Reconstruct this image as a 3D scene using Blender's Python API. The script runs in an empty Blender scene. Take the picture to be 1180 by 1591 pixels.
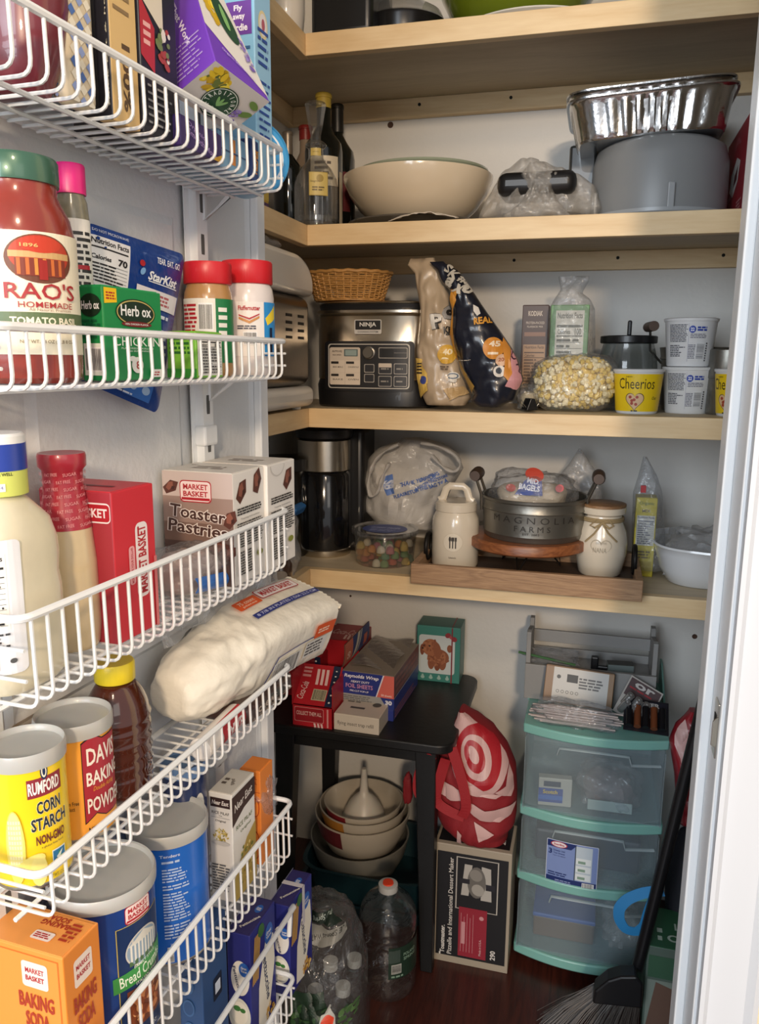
import bpy, bmesh, math, random
from mathutils import Vector, Matrix, noise
# ------------------------------------------------------------------ camera, world, lights
scn = bpy.context.scene
COL = scn.collection
W, H, FPX = 1180, 1591, 1233.0
EYE = 1.30
YAW, PITCH, ROLL = math.radians(15.1), math.radians(10.9), math.radians(0.46)
FWD = Vector((-math.sin(YAW)*math.cos(PITCH), math.cos(YAW)*math.cos(PITCH), -math.sin(PITCH)))
_r0 = Vector((math.cos(YAW), math.sin(YAW), 0)); _u0 = _r0.cross(FWD)
RGT = _r0*math.cos(ROLL) + _u0*math.sin(ROLL); UPV = RGT.cross(FWD)
CAMPOS = Vector((0, 0, EYE))
cam = bpy.data.cameras.new('camera'); camo = bpy.data.objects.new('camera', cam); COL.objects.link(camo)
cam.sensor_fit = 'VERTICAL'; cam.sensor_height = 24; cam.sensor_width = 36; cam.lens = FPX/H*24
cam.clip_start = 0.02
m = Matrix((RGT, UPV, -FWD)).transposed().to_4x4(); m.translation = CAMPOS
camo.matrix_world = m
scn.camera = camo
scn.view_settings.view_transform = 'Standard'; scn.view_settings.look = 'None'
scn.view_settings.gamma = 1; scn.view_settings.exposure = 0.0
scn.cycles.transparent_max_bounces = 32
scn.cycles.max_bounces = 8

wd = bpy.data.worlds.new('world'); scn.world = wd; wd.use_nodes = True
wd.node_tree.nodes['Background'].inputs[0].default_value = (0.97, 0.97, 1.0, 1)
wd.node_tree.nodes['Background'].inputs[1].default_value = 0.60

def light(name, kind, loc, target, energy, color, size=0.5, size_y=None):
    d = bpy.data.lights.new(name, kind); o = bpy.data.objects.new(name, d); COL.objects.link(o)
    o.location = loc
    o.rotation_euler = (Vector(target)-Vector(loc)).to_track_quat('-Z', 'Y').to_euler()
    d.energy = energy; d.color = color
    if kind == 'AREA':
        d.size = size
        if size_y: d.shape = 'RECTANGLE'; d.size_y = size_y
    else: d.shadow_soft_size = size
    return o
# warm ceiling lamp of the room, up and to the right behind the camera
light('ceiling_lamp', 'POINT', (0.46, -0.55, 2.32), (0, 0, 0), 26, (1.0, 0.76, 0.52), 0.09)
# second warm lamp deeper in the room: its flatter light reaches the back wall under the shelves
light('ceiling_lamp', 'POINT', (0.70, -2.4, 2.15), (0, 0, 0), 250, (1.0, 0.78, 0.56), 0.14)
# daylight from the windows behind and left of the camera
light('broad_area_light', 'AREA', (-0.75, -2.1, 1.75), (-0.1, 1.6, 1.0), 62, (0.82, 0.91, 1.0), 1.3, 1.5)
light('broad_area_light', 'AREA', (1.9, -1.3, 1.9), (-0.4, 0.7, 1.0), 8, (1.0, 0.93, 0.84), 1.2, 1.4)  # weak, warm, broad light from the right, aimed at the door

def at(px, py, x=None, y=None, z=None):
    d = FWD*FPX + RGT*(px-W/2) - UPV*(py-H/2)
    t = ((x-CAMPOS.x)/d.x if x is not None else (y-CAMPOS.y)/d.y if y is not None else (z-CAMPOS.z)/d.z)
    return CAMPOS + d*t

# ------------------------------------------------------------------ materials
def lin(c):
    if isinstance(c, str):
        c = c.lstrip('#'); c = [int(c[i:i+2], 16)/255 for i in (0, 2, 4)]
    return tuple((v/12.92 if v <= .04045 else ((v+.055)/1.055)**2.4) for v in c) + (1,)
_mats = {}
def mat(name, color='#808080', rough=.5, metal=0.0, bump=0, bscale=200, var=0, vscale=8, coat=0, alpha=None, trans=0, sheen=0, sss=0):
    key = name
    if key in _mats: return _mats[key]
    m = bpy.data.materials.new(name); m.use_nodes = True; nt = m.node_tree; p = nt.nodes['Principled BSDF']
    p.inputs['Base Color'].default_value = lin(color); p.inputs['Roughness'].default_value = rough
    p.inputs['Metallic'].default_value = metal; p.inputs['Coat Weight'].default_value = coat
    p.inputs['Transmission Weight'].default_value = trans
    if sss: p.inputs['Subsurface Weight'].default_value = sss; p.inputs['Subsurface Scale'].default_value = .01
    tc = None
    def coords():
        return nt.nodes.new('ShaderNodeTexCoord').outputs['Object']
    if var:
        n = nt.nodes.new('ShaderNodeTexNoise'); n.inputs['Scale'].default_value = vscale; n.inputs['Detail'].default_value = 5
        nt.links.new(coords(), n.inputs['Vector'])
        mx = nt.nodes.new('ShaderNodeMix'); mx.data_type = 'RGBA'
        c = lin(color)
        mx.inputs[6].default_value = tuple(v*(1-var) for v in c[:3])+(1,)
        mx.inputs[7].default_value = tuple(min(1, v*(1+var*.6)) for v in c[:3])+(1,)
        nt.links.new(n.outputs[0], mx.inputs[0]); nt.links.new(mx.outputs[2], p.inputs['Base Color'])
    if bump:
        n = nt.nodes.new('ShaderNodeTexNoise'); n.inputs['Scale'].default_value = bscale; n.inputs['Detail'].default_value = 3
        nt.links.new(coords(), n.inputs['Vector'])
        b = nt.nodes.new('ShaderNodeBump'); b.inputs['Strength'].default_value = bump; b.inputs['Distance'].default_value = .01
        nt.links.new(n.outputs[0], b.inputs['Height']); nt.links.new(b.outputs[0], p.inputs['Normal'])
    _mats[key] = m
    return m
def wood(name, c1, c2, scale=(1, 12, 12), rough=.55, rings=9, bump=.12, knots=False):
    if name in _mats: return _mats[name]
    m = bpy.data.materials.new(name); m.use_nodes = True; nt = m.node_tree; p = nt.nodes['Principled BSDF']
    L = nt.links.new
    tc = nt.nodes.new('ShaderNodeTexCoord'); mp = nt.nodes.new('ShaderNodeMapping'); mp.inputs['Scale'].default_value = scale
    L(tc.outputs['Object'], mp.inputs['Vector'])
    n1 = nt.nodes.new('ShaderNodeTexNoise'); n1.inputs['Scale'].default_value = 1.6; n1.inputs['Detail'].default_value = 4; n1.inputs['Distortion'].default_value = .6
    L(mp.outputs[0], n1.inputs['Vector'])
    w = nt.nodes.new('ShaderNodeMath'); w.operation = 'MULTIPLY'; w.inputs[1].default_value = rings; L(n1.outputs[0], w.inputs[0])
    f = nt.nodes.new('ShaderNodeMath'); f.operation = 'PINGPONG'; f.inputs[1].default_value = .5; L(w.outputs[0], f.inputs[0])
    n2 = nt.nodes.new('ShaderNodeTexNoise'); n2.inputs['Scale'].default_value = 14; n2.inputs['Detail'].default_value = 6
    mp2 = nt.nodes.new('ShaderNodeMapping'); mp2.inputs['Scale'].default_value = tuple(v*1.4 for v in scale)
    L(tc.outputs['Object'], mp2.inputs['Vector']); L(mp2.outputs[0], n2.inputs['Vector'])
    a = nt.nodes.new('ShaderNodeMath'); a.operation = 'MULTIPLY_ADD'; a.inputs[1].default_value = .8; L(f.outputs[0], a.inputs[0])
    s = nt.nodes.new('ShaderNodeMath'); s.operation = 'MULTIPLY'; s.inputs[1].default_value = .6; L(n2.outputs[0], s.inputs[0]); L(s.outputs[0], a.inputs[2])
    cr = nt.nodes.new('ShaderNodeValToRGB'); cr.color_ramp.elements[0].color = lin(c1); cr.color_ramp.elements[1].color = lin(c2)
    cr.color_ramp.elements[0].position = .15; cr.color_ramp.elements[1].position = .85
    L(a.outputs[0], cr.inputs[0]); L(cr.outputs[0], p.inputs['Base Color'])
    p.inputs['Roughness'].default_value = rough
    b = nt.nodes.new('ShaderNodeBump'); b.inputs['Strength'].default_value = bump; b.inputs['Distance'].default_value = .004
    L(n2.outputs[0], b.inputs['Height']); L(b.outputs[0], p.inputs['Normal'])
    _mats[name] = m
    return m
def film(name, color=(.95, .97, 1), body=.12, rough=.12, bump=.6, bscale=40, edge=.55, milk='#e8e8e8'):
    """thin clear plastic or glass: transparent, glossy towards grazing angles, a little scattering."""
    if name in _mats: return _mats[name]
    m = bpy.data.materials.new(name); m.use_nodes = True; nt = m.node_tree; nt.nodes.clear(); L = nt.links.new
    out = nt.nodes.new('ShaderNodeOutputMaterial')
    tr = nt.nodes.new('ShaderNodeBsdfTransparent'); tr.inputs[0].default_value = tuple(color)+(1,)
    gl = nt.nodes.new('ShaderNodeBsdfGlossy'); gl.inputs['Roughness'].default_value = rough
    di = nt.nodes.new('ShaderNodeBsdfDiffuse'); di.inputs[0].default_value = lin(milk)
    lw = nt.nodes.new('ShaderNodeLayerWeight'); lw.inputs[0].default_value = .35
    mr = nt.nodes.new('ShaderNodeMapRange'); mr.inputs[3].default_value = .05; mr.inputs[4].default_value = edge
    if bump:
        n = nt.nodes.new('ShaderNodeTexNoise'); n.inputs['Scale'].default_value = bscale; n.inputs['Detail'].default_value = 3; n.inputs['Distortion'].default_value = 1.2
        tc = nt.nodes.new('ShaderNodeTexCoord'); L(tc.outputs['Object'], n.inputs['Vector'])
        b = nt.nodes.new('ShaderNodeBump'); b.inputs['Strength'].default_value = bump; b.inputs['Distance'].default_value = .02
        L(n.outputs[0], b.inputs['Height']); L(b.outputs[0], gl.inputs['Normal']); L(b.outputs[0], lw.inputs['Normal'])
    L(lw.outputs['Facing'], mr.inputs[0])
    m1 = nt.nodes.new('ShaderNodeMixShader'); m1.inputs[0].default_value = body; L(tr.outputs[0], m1.inputs[1]); L(di.outputs[0], m1.inputs[2])
    m2 = nt.nodes.new('ShaderNodeMixShader'); L(mr.outputs[0], m2.inputs[0]); L(m1.outputs[0], m2.inputs[1]); L(gl.outputs[0], m2.inputs[2])
    L(m2.outputs[0], out.inputs[0])
    _mats[name] = m
    return m
def ink(c, rough=.45):
    return mat('ink_'+c.lstrip('#'), c, rough)
def paint(c, rough=.5, **k):
    return mat('paint_%s_%d' % (c.lstrip('#'), int(rough*100)), c, rough, **k)

# ------------------------------------------------------------------ mesh builder
class MB:
    def __init__(s): s.v = []; s.f = []; s.m = []
    def add(s, vs, fs, mi=0, M=None):
        o = len(s.v)
        s.v += [tuple(M @ Vector(v)) if M else tuple(v) for v in vs]
        s.f += [tuple(i+o for i in f) for f in fs]; s.m += [mi]*len(fs) if isinstance(mi, int) else list(mi)
        return s
    def box(s, x0, x1, y0, y1, z0, z1, mi=0, M=None):
        vs = [(x, y, z) for z in (z0, z1) for y in (y0, y1) for x in (x0, x1)]
        # faces order: bottom, top, front(-y), back, left, right
        return s.add(vs, [(0, 2, 3, 1), (4, 5, 7, 6), (0, 1, 5, 4), (2, 6, 7, 3), (0, 4, 6, 2), (1, 3, 7, 5)], mi, M)
    def lathe(s, prof, seg=48, mi=0, M=None, sx=1, sy=1, mis=None, wav=None):
        vs = []; fs = []; ms = []
        n = len(prof)
        for i, (r, z) in enumerate(prof):
            for k in range(seg):
                a = 2*math.pi*k/seg; rr = r*(wav(a, i) if wav else 1)
                vs.append((rr*math.cos(a)*sx, rr*math.sin(a)*sy, z))
        for i in range(n-1):
            for k in range(seg):
                k2 = (k+1) % seg
                fs.append((i*seg+k, i*seg+k2, (i+1)*seg+k2, (i+1)*seg+k)); ms.append(mis[i] if mis else mi)
        if prof[0][0] > 1e-6: fs.append(tuple(range(seg))[::-1]); ms.append(mis[0] if mis else mi)
        if prof[-1][0] > 1e-6 and prof[-1] != prof[0]: fs.append(tuple(range((n-1)*seg, n*seg))); ms.append(mis[-1] if mis else mi)
        return s.add(vs, fs, ms, M)
    def tube(s, pts, r=.003, seg=8, closed=False, mi=0, M=None, flat=1.0, radii=None):
        pts = [Vector(p) for p in pts]; n = len(pts); vs = []; fs = []
        up = None
        for i, p in enumerate(pts):
            a = pts[(i-1) % n] if (closed or i > 0) else p; b = pts[(i+1) % n] if (closed or i < n-1) else p
            t = (b-a).normalized() if (b-a).length > 1e-9 else Vector((0, 0, 1))
            if up is None:
                up = Vector((0, 0, 1)) if abs(t.z) < .9 else Vector((1, 0, 0))
            side = t.cross(up)
            if side.length < 1e-6: side = t.cross(Vector((0, 1, 0)))
            side.normalize(); up = side.cross(t).normalized()
            rr = radii[i] if radii else r
            for k in range(seg):
                an = 2*math.pi*k/seg
                vs.append(tuple(p + side*math.cos(an)*rr + up*math.sin(an)*rr*flat))
        m_ = n if closed else n-1
        for i in range(m_):
            j = (i+1) % n
            for k in range(seg):
                k2 = (k+1) % seg
                fs.append((i*seg+k, i*seg+k2, j*seg+k2, j*seg+k))
        if not closed: fs.append(tuple(range(seg))[::-1]); fs.append(tuple(range((n-1)*seg, n*seg)))
        return s.add(vs, fs, mi, M)
    def prism(s, poly, d0, d1, axis='y', mi=0, M=None):
        n = len(poly)
        def P(u, v, d): return (u, d, v) if axis == 'y' else (d, u, v) if axis == 'x' else (u, v, d)
        vs = [P(u, v, d0) for u, v in poly] + [P(u, v, d1) for u, v in poly]
        fs = [tuple(range(n))[::-1], tuple(range(n, 2*n))] + [(i, (i+1) % n, n+(i+1) % n, n+i) for i in range(n)]
        return s.add(vs, fs, mi, M)
    def ball(s, c, r, mi=0, seg=16, sc=(1, 1, 1), M=None, fn=None):
        vs = []; fs = []; rings = seg//2
        for i in range(rings+1):
            ph = math.pi*i/rings
            for k in range(seg):
                a = 2*math.pi*k/seg
                d = Vector((math.sin(ph)*math.cos(a), math.sin(ph)*math.sin(a), math.cos(ph)))
                q = fn(d) if fn else 1
                vs.append((c[0]+d.x*r*sc[0]*q, c[1]+d.y*r*sc[1]*q, c[2]+d.z*r*sc[2]*q))
        for i in range(rings):
            for k in range(seg):
                k2 = (k+1) % seg; fs.append((i*seg+k, (i+1)*seg+k, (i+1)*seg+k2, i*seg+k2))
        return s.add(vs, fs, mi, M)
    def grid(s, fn, nu, nv, mi=0, M=None):
        vs = [fn(i/nu, j/nv) for j in range(nv+1) for i in range(nu+1)]
        fs = [(j*(nu+1)+i, j*(nu+1)+i+1, (j+1)*(nu+1)+i+1, (j+1)*(nu+1)+i) for j in range(nv) for i in range(nu)]
        return s.add(vs, fs, mi, M)
    def build(s, name, mats, parent=None, loc=None, rz=0, smooth=False, bevel=0, segs=2, rot=None, subsurf=0, solid=0, auto=None):
        me = bpy.data.meshes.new(name); me.from_pydata(s.v, [], s.f)
        if not isinstance(mats, (list, tuple)): mats = [mats]
        for x in mats: me.materials.append(x)
        me.polygons.foreach_set('material_index', s.m)
        if auto is None and smooth: auto = 40
        bm = bmesh.new(); bm.from_mesh(me)
        bmesh.ops.remove_doubles(bm, verts=bm.verts, dist=1e-6)
        bmesh.ops.recalc_face_normals(bm, faces=bm.faces)
        if smooth:
            for f in bm.faces: f.smooth = True
            ca = math.radians(auto)
            for e in bm.edges:
                if len(e.link_faces) == 2 and e.calc_face_angle(0) > ca: e.smooth = False
        bm.to_mesh(me); bm.free()
        o = bpy.data.objects.new(name, me); COL.objects.link(o)
        if parent: o.parent = parent
        if loc is not None: o.location = loc
        if rot is not None: o.rotation_euler = rot
        elif rz: o.rotation_euler = (0, 0, rz)
        if solid: md = o.modifiers.new('solid', 'SOLIDIFY'); md.thickness = solid
        if bevel:
            md = o.modifiers.new('bevel', 'BEVEL'); md.width = bevel; md.segments = segs; md.limit_method = 'ANGLE'; md.angle_limit = math.radians(40)
        if subsurf: md = o.modifiers.new('sub', 'SUBSURF'); md.levels = subsurf; md.render_levels = subsurf
        return o
def thing(name, label, cat, loc=(0, 0, 0), rz=0, group=None, rot=None):
    o = bpy.data.objects.new(name, None); COL.objects.link(o); o.empty_display_size = .05
    o.location = loc; o.rotation_euler = rot if rot is not None else (0, 0, rz)
    o['label'] = label; o['category'] = cat
    if group: o['group'] = group
    return o
def tag(o, label, cat, group=None, kind=None):
    o['label'] = label; o['category'] = cat
    if group: o['group'] = group
    if kind: o['kind'] = kind
    return o
def struct(o): o['kind'] = 'structure'; return o

# ------------------------------------------------------------------ print: flat coloured shapes laid on a face
_txt = {}
def text_mesh(s, bold=0.0, shear=0.0):
    k = (s, bold, shear)
    if k in _txt: return _txt[k]
    cu = bpy.data.curves.new('t', 'FONT'); cu.body = s; cu.size = 1; cu.offset = bold; cu.shear = shear
    cu.resolution_u = 2; cu.fill_mode = 'FRONT'; cu.space_character = 1.0
    ob = bpy.data.objects.new('t', cu); COL.objects.link(ob)
    me = bpy.data.meshes.new_from_object(ob)
    vs = [(v.co.x, v.co.y) for v in me.vertices]; fs = [tuple(p.vertices) for p in me.polygons]
    bpy.data.objects.remove(ob); bpy.data.curves.remove(cu); bpy.data.meshes.remove(me)
    x0 = min(v[0] for v in vs); x1 = max(v[0] for v in vs); y0 = min(v[1] for v in vs); y1 = max(v[1] for v in vs)
    vs = [((x-x0)/(x1-x0)-.5, (y-y0)/(y1-y0)-.5) for x, y in vs]
    _txt[k] = (vs, fs); return _txt[k]
class Print:
    """u,v in metres on the face; each shape lies one hair above the last."""
    def __init__(s, seed=1): s.q = []; s.lay = 0; s.rnd = random.Random(seed)
    def poly(s, pts, c, fs=None, same=False):
        if not same: s.lay += 1
        s.q.append((pts, fs or [tuple(range(len(pts)))], c, s.lay)); return s
    def rect(s, x0, y0, x1, y1, c, same=False): return s.poly([(x0, y0), (x1, y0), (x1, y1), (x0, y1)], c, same=same)
    def rrect(s, x0, y0, x1, y1, r, c):
        p = []
        for cx_, cy_, a0 in ((x1-r, y0+r, -90), (x1-r, y1-r, 0), (x0+r, y1-r, 90), (x0+r, y0+r, 180)):
            for k in range(5): a = math.radians(a0+22.5*k); p.append((cx_+r*math.cos(a), cy_+r*math.sin(a)))
        return s.poly(p, c)
    def ell(s, cx_, cy_, rx, ry, c, n=28, rot=0, a0=0, a1=360):
        p = []
        for k in range(n + (0 if a1-a0 == 360 else 1)):
            a = math.radians(a0+(a1-a0)*k/n); x, y = rx*math.cos(a), ry*math.sin(a)
            cr, sr = math.cos(math.radians(rot)), math.sin(math.radians(rot)); p.append((cx_+x*cr-y*sr, cy_+x*sr+y*cr))
        return s.poly(p, c)
    def text(s, t, cx_, cy_, w, h, c, bold=0.0, rot=0, shear=0, out=None, outw=.03, arc=0):
        def put(b, col, k=1.0):
            vs, fs = text_mesh(t, b, shear); cr, sr = math.cos(math.radians(rot)), math.sin(math.radians(rot))
            pv = []
            for x, y in vs:
                X, Y = x*w*k, y*h*(1+(k-1)*2)
                Y += arc*(1-(2*x)**2)
                pv.append((cx_+X*cr-Y*sr, cy_+X*sr+Y*cr))
            s.poly(pv, col, fs)
        if out: put(bold+outw, out, 1.03)
        put(bold, c); return s
    def para(s, x0, y0, x1, y1, rows, c, fill=.55, ragged=.25):
        s.lay += 1; rh = (y1-y0)/rows
        for i in range(rows):
            y = y1-(i+1)*rh; x = x0; end = x1-(x1-x0)*ragged*s.rnd.random()
            while x < end:
                w = rh*s.rnd.uniform(.8, 3.2); w = min(w, end-x)
                s.rect(x, y+rh*.2, x+w, y+rh*(.2+fill), c, same=True); x += w+rh*.35
        return s
    def bars(s, x0, y0, x1, y1, c='#222222', bg='#f4f4f4', vert=False):
        s.rect(x0, y0, x1, y1, bg); s.lay += 1
        L_ = (y1-y0) if vert else (x1-x0); x = L_*.05
        while x < L_*.93:
            w = L_*s.rnd.choice([.012, .02, .03])
            if vert: s.rect(x0+(x1-x0)*.05, y0+x, x1-(x1-x0)*.05, y0+x+w, c, same=True)
            else: s.rect(x0+x, y0+(y1-y0)*.06, x0+x+w, y1-(y1-y0)*.06, c, same=True)
            x += w+L_*s.rnd.choice([.012, .02, .03])
        return s
    def facts(s, x0, y0, x1, y1, cal='', c='#222222', bg='#f3f1ea'):
        s.rect(x0, y0, x1, y1, bg); w = x1-x0; h = y1-y0
        s.text('Nutrition Facts', (x0+x1)/2, y1-h*.06, w*.88, h*.07, c, .02)
        s.rect(x0+w*.05, y1-h*.20, x1-w*.05, y1-h*.17, c)
        s.text('Calories', x0+w*.3, y1-h*.25, w*.45, h*.06, c, .02)
        if cal: s.text(cal, x1-w*.2, y1-h*.25, w*.22, h*.08, c, .02)
        s.rect(x0+w*.05, y1-h*.31, x1-w*.05, y1-h*.295, c)
        n = 9
        for i in range(n): s.rect(x0+w*.05, y0+h*(.05+.64*i/n), x1-w*.05, y0+h*(.055+.64*i/n), c, same=i > 0)
        s.para(x0+w*.06, y0+h*.05, x1-w*.08, y0+h*.69, n, c, .4, .5)
        return s
    def mb_logo(s, cx_, cy_, w, rot=0):
        """red pill with the store words in two lines"""
        h = w*.62; cr, sr = math.cos(math.radians(rot)), math.sin(math.radians(rot))
        def R(p): return [(cx_+x*cr-y*sr, cy_+x*sr+y*cr) for x, y in p]
        def rr(w_, h_, c): 
            r = h_*.18; p = []
            for ax, ay, a0 in ((w_/2-r, -h_/2+r, -90), (w_/2-r, h_/2-r, 0), (-w_/2+r, h_/2-r, 90), (-w_/2+r, -h_/2+r, 180)):
                for k in range(4): a = math.radians(a0+30*k); p.append((ax+r*math.cos(a), ay+r*math.sin(a)))
            s.poly(R(p), c)
        rr(w, h, '#b3202c'); rr(w*.95, h*.9, '#f2e6e2'); rr(w*.9, h*.82, '#f2d9d4')
        for t, dy in (('MARKET', h*.21), ('BASKET', -h*.11)):
            x, y = 0, dy; s.text(t, cx_+x*cr-y*sr, cy_+x*sr+y*cr, w*.78, h*.25, '#b3202c', .03, rot)
        p = [(-w*.45, -h*.4), (w*.45, -h*.4), (w*.45, -h*.28), (-w*.45, -h*.28)]; s.poly(R(p), '#b3202c')
        return s
    def blotch(s, cx_, cy_, rx, ry, cols, n=30, sz=.25):
        """a printed food picture: many small soft patches"""
        for i in range(n):
            a = s.rnd.uniform(0, 6.28); q = math.sqrt(s.rnd.random())*.85
            x, y = cx_+rx*q*math.cos(a), cy_+ry*q*math.sin(a); k = s.rnd.uniform(.5, 1)*sz
            s.ell(x, y, rx*k, ry*k*s.rnd.uniform(.4, .9), s.rnd.choice(cols), n=8, rot=s.rnd.uniform(0, 180))
        return s
    def build(s, fn, parent, name='label', eps=.00018, base=.0003, step=None, clip=None, cap=.0016):
        lays = sorted({q[3] for q in s.q}); rank = {l: i for i, l in enumerate(lays)}
        e = min(eps, cap/max(1, len(lays)))
        mats = []; mi = {}
        bm = bmesh.new()
        for pts, fs, c, l in s.q:
            if c not in mi: mi[c] = len(mats); mats.append(ink(c))
            d = base+e*rank[l]
            vv = [bm.verts.new((p[0], p[1], d)) for p in pts]
            for f in fs:
                try: fc = bm.faces.new([vv[i] for i in f]); fc.material_index = mi[c]
                except ValueError: pass
        if clip:
            for co, no in (((clip[0], 0, 0), (-1, 0, 0)), ((clip[2], 0, 0), (1, 0, 0)), ((0, clip[1], 0), (0, -1, 0)), ((0, clip[3], 0), (0, 1, 0))):
                bmesh.ops.bisect_plane(bm, geom=bm.verts[:]+bm.edges[:]+bm.faces[:], plane_co=co, plane_no=no, clear_outer=True)
        if step:
            for ax, st in ((0, step[0]), (1, step[1])):
                if not st: continue
                lo = min(v.co[ax] for v in bm.verts); hi = max(v.co[ax] for v in bm.verts); k = math.ceil(lo/st)*st
                while k < hi:
                    co = [0, 0, 0]; no = [0, 0, 0]; co[ax] = k; no[ax] = 1
                    bmesh.ops.bisect_plane(bm, geom=bm.verts[:]+bm.edges[:]+bm.faces[:], plane_co=co, plane_no=no); k += st
        for v in bm.verts: v.co = fn(v.co.x, v.co.y, v.co.z)
        me = bpy.data.meshes.new(name)
        for x in mats: me.materials.append(x)
        bm.to_mesh(me); bm.free()
        o = bpy.data.objects.new(name, me); COL.objects.link(o); o.parent = parent
        return o
def face(w, d, h, side, z0=0):
    """(u,v,e) -> local point on one face of a box of width w, depth d, height h standing on its base centre"""
    return {'front': lambda u, v, e: (-w/2+u, -d/2-e, z0+v), 'right': lambda u, v, e: (w/2+e, -d/2+u, z0+v),
            'left': lambda u, v, e: (-w/2-e, d/2-u, z0+v), 'back': lambda u, v, e: (w/2-u, d/2+e, z0+v),
            'top': lambda u, v, e: (-w/2+u, -d/2+v, z0+h+e)}[side]
def around(r, a0=0, taper=None):
    """wrap on an upright cylinder; u=0 points to angle a0 (degrees, 0 = towards -y, growing to +x)"""
    A = math.radians(a0)
    def fn(u, v, e):
        rr = (taper(v) if taper else r)+e; t = A+u/r
        return (rr*math.sin(t), -rr*math.cos(t), v)
    return fn
def carton(name, label, cat, loc, rz, size, colors, prints=None, group=None, rot=None, bevel=.0012, rough=.42, parent=None, lid=True):
    """a printed cardboard box; colors: one, or dict by face"""
    w, d, h = size
    t = thing(name, label, cat, loc, rz, group, rot)
    if isinstance(colors, str): colors = {'all': colors}
    base = colors.get('all', '#cccccc'); ms = [mat('card_'+base.lstrip('#'), base, rough)]; idx = []
    for k in ('bottom', 'top', 'front', 'back', 'left', 'right'):
        if k in colors: ms.append(mat('card_'+colors[k].lstrip('#'), colors[k], rough)); idx.append(len(ms)-1)
        else: idx.append(0)
    b = MB().box(-w/2, w/2, -d/2, d/2, 0, h, idx)
    b.build('box_body', ms, t, bevel=bevel)
    if lid:  # the closed top flap, a hair above the body with its tuck slit
        q = MB(); q.box(-w/2+.0015, w/2-.0015, -d/2+.001, d/2-.004, h, h+.0007, 0); q.build('top_flap', ms[idx[1]], t)
    for side, pr in (prints or {}).items():
        pr.build(face(w, d, h+(.0008 if side == 'top' and lid else 0), side), t)
    return t
# door frame of reference: origin at the hinge edge of the door face, x out of the face, y towards the hinge
DANG = math.radians(-3.3)
DORG = Vector((-.45, 1.0, 0))
DX = Vector((math.cos(DANG), math.sin(DANG), 0)); DY = Vector((-math.sin(DANG), math.cos(DANG), 0))
def dw(n, s, z=0): return DORG + DX*n + DY*s + Vector((0, 0, z))
def dray(px, py, n=None, s=None):
    """ray meets the plane n = const (parallel to the door) or s = const; returns (n, s, z)"""
    d = FWD*FPX + RGT*(px-W/2) - UPV*(py-H/2); o = CAMPOS-DORG
    on, os_, dn, ds = o.dot(DX), o.dot(DY), d.dot(DX), d.dot(DY)
    t = (n-on)/dn if n is not None else (s-os_)/ds
    return on+t*dn, os_+t*ds, CAMPOS.z+t*d.z
def dbox(pl, pc, pr, pt, zb, n=.095):
    """box standing in a door basket: px of left edge, near corner, right edge, and py of the corner's top"""
    q = pt if pt > 0 else 90
    _, s, _ = dray(pc, q, n=n)
    top = dray(pc, pt, n=n)[2]
    _, s2, _ = dray(pr, q, n=n)
    n1, _, _ = dray(pl, q, s=s)
    n1 = max(n1, .006)
    w, d, h = n-n1, s2-s, top-zb
    return tuple(dw((n+n1)/2, (s+s2)/2, zb)), (w, d, h)
def dcyl(pl, pr, pt, zb, n=.05):
    pm = (pl+pr)/2; _, s, z = dray(pm, pt, n=n)
    c = dw(n, s, z)-CAMPOS; dep = c.dot(FWD)
    r = (pr-pl)/2*dep/FPX*.985
    return tuple(dw(n, s, zb)), r, z-zb
# ------------------------------------------------------------------ the setting
PINE = wood('pine', '#d8b888', '#ecd3a8', (1.0, 9, 9), .5, 4, .06)
PINE_Y = wood('pine_along_y', '#d8b888', '#ecd3a8', (9, 1.0, 9), .5, 4, .06)
PLY = wood('shaded_shelf_board', '#b5a488', '#c9b99d', (1.0, 7, 7), .55, 4, .08)  # greyer than the edging: the underside's shade is put into the board colour
WALLM = mat('wall_paint', '#d9d6d0', .5, bump=.08, bscale=60, var=.03, vscale=4)
WHITE = mat('white_trim_paint', '#e9ebec', .38, bump=.03, bscale=30)
DOORW = mat('door_paint', '#dedfdf', .4, bump=.15, bscale=90)
CREAM = mat('cream_wall', '#efe3c4', .6)
YF, YB, XC, XL, XR = 1.5, 1.86, -.553, -.73, .62
ST = [1.885, 1.551, 1.203, .872]     # shelf tops
def planks():
    m = wood('floor_boards', '#2e1511', '#4c2219', (14, 1.2, 1), .32, 6, .1); return m
struct(MB().box(XL-.3, 2.2, -2.6, YB+.1, -.05, 0).build('floor', planks()))
fl = MB()
struct(MB().box(XL, XR, YB, YB+.05, 0, 2.5).build('wall_back', WALLM))
struct(MB().box(XL-.05, XL, 1.04, YB+.05, 0, 2.5).build('wall_left', WALLM))
struct(MB().box(XR, XR+.05, 1.04, YB+.05, 0, 2.5).build('wall_right', WALLM))
struct(MB().box(XL-.05, XR+.05, 1.0, YB+.05, 2.5, 2.55).build('ceiling', WALLM))
# wall around the doorway; the kitchen side is cream
JX = .152
struct(MB().box(JX+.02, 2.2, .885, 1.04, 0, 2.5, [0, 0, 1, 0, 0, 0]).build('wall_front', [WALLM, CREAM]))
struct(MB().box(XL-.35, -.47, 1.015, 1.04, 0, 2.5).build('wall_front', [WALLM]))
struct(MB().box(-.47, JX+.02, .885, 1.04, 2.32, 2.5).build('wall_front', [WALLM]))
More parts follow.
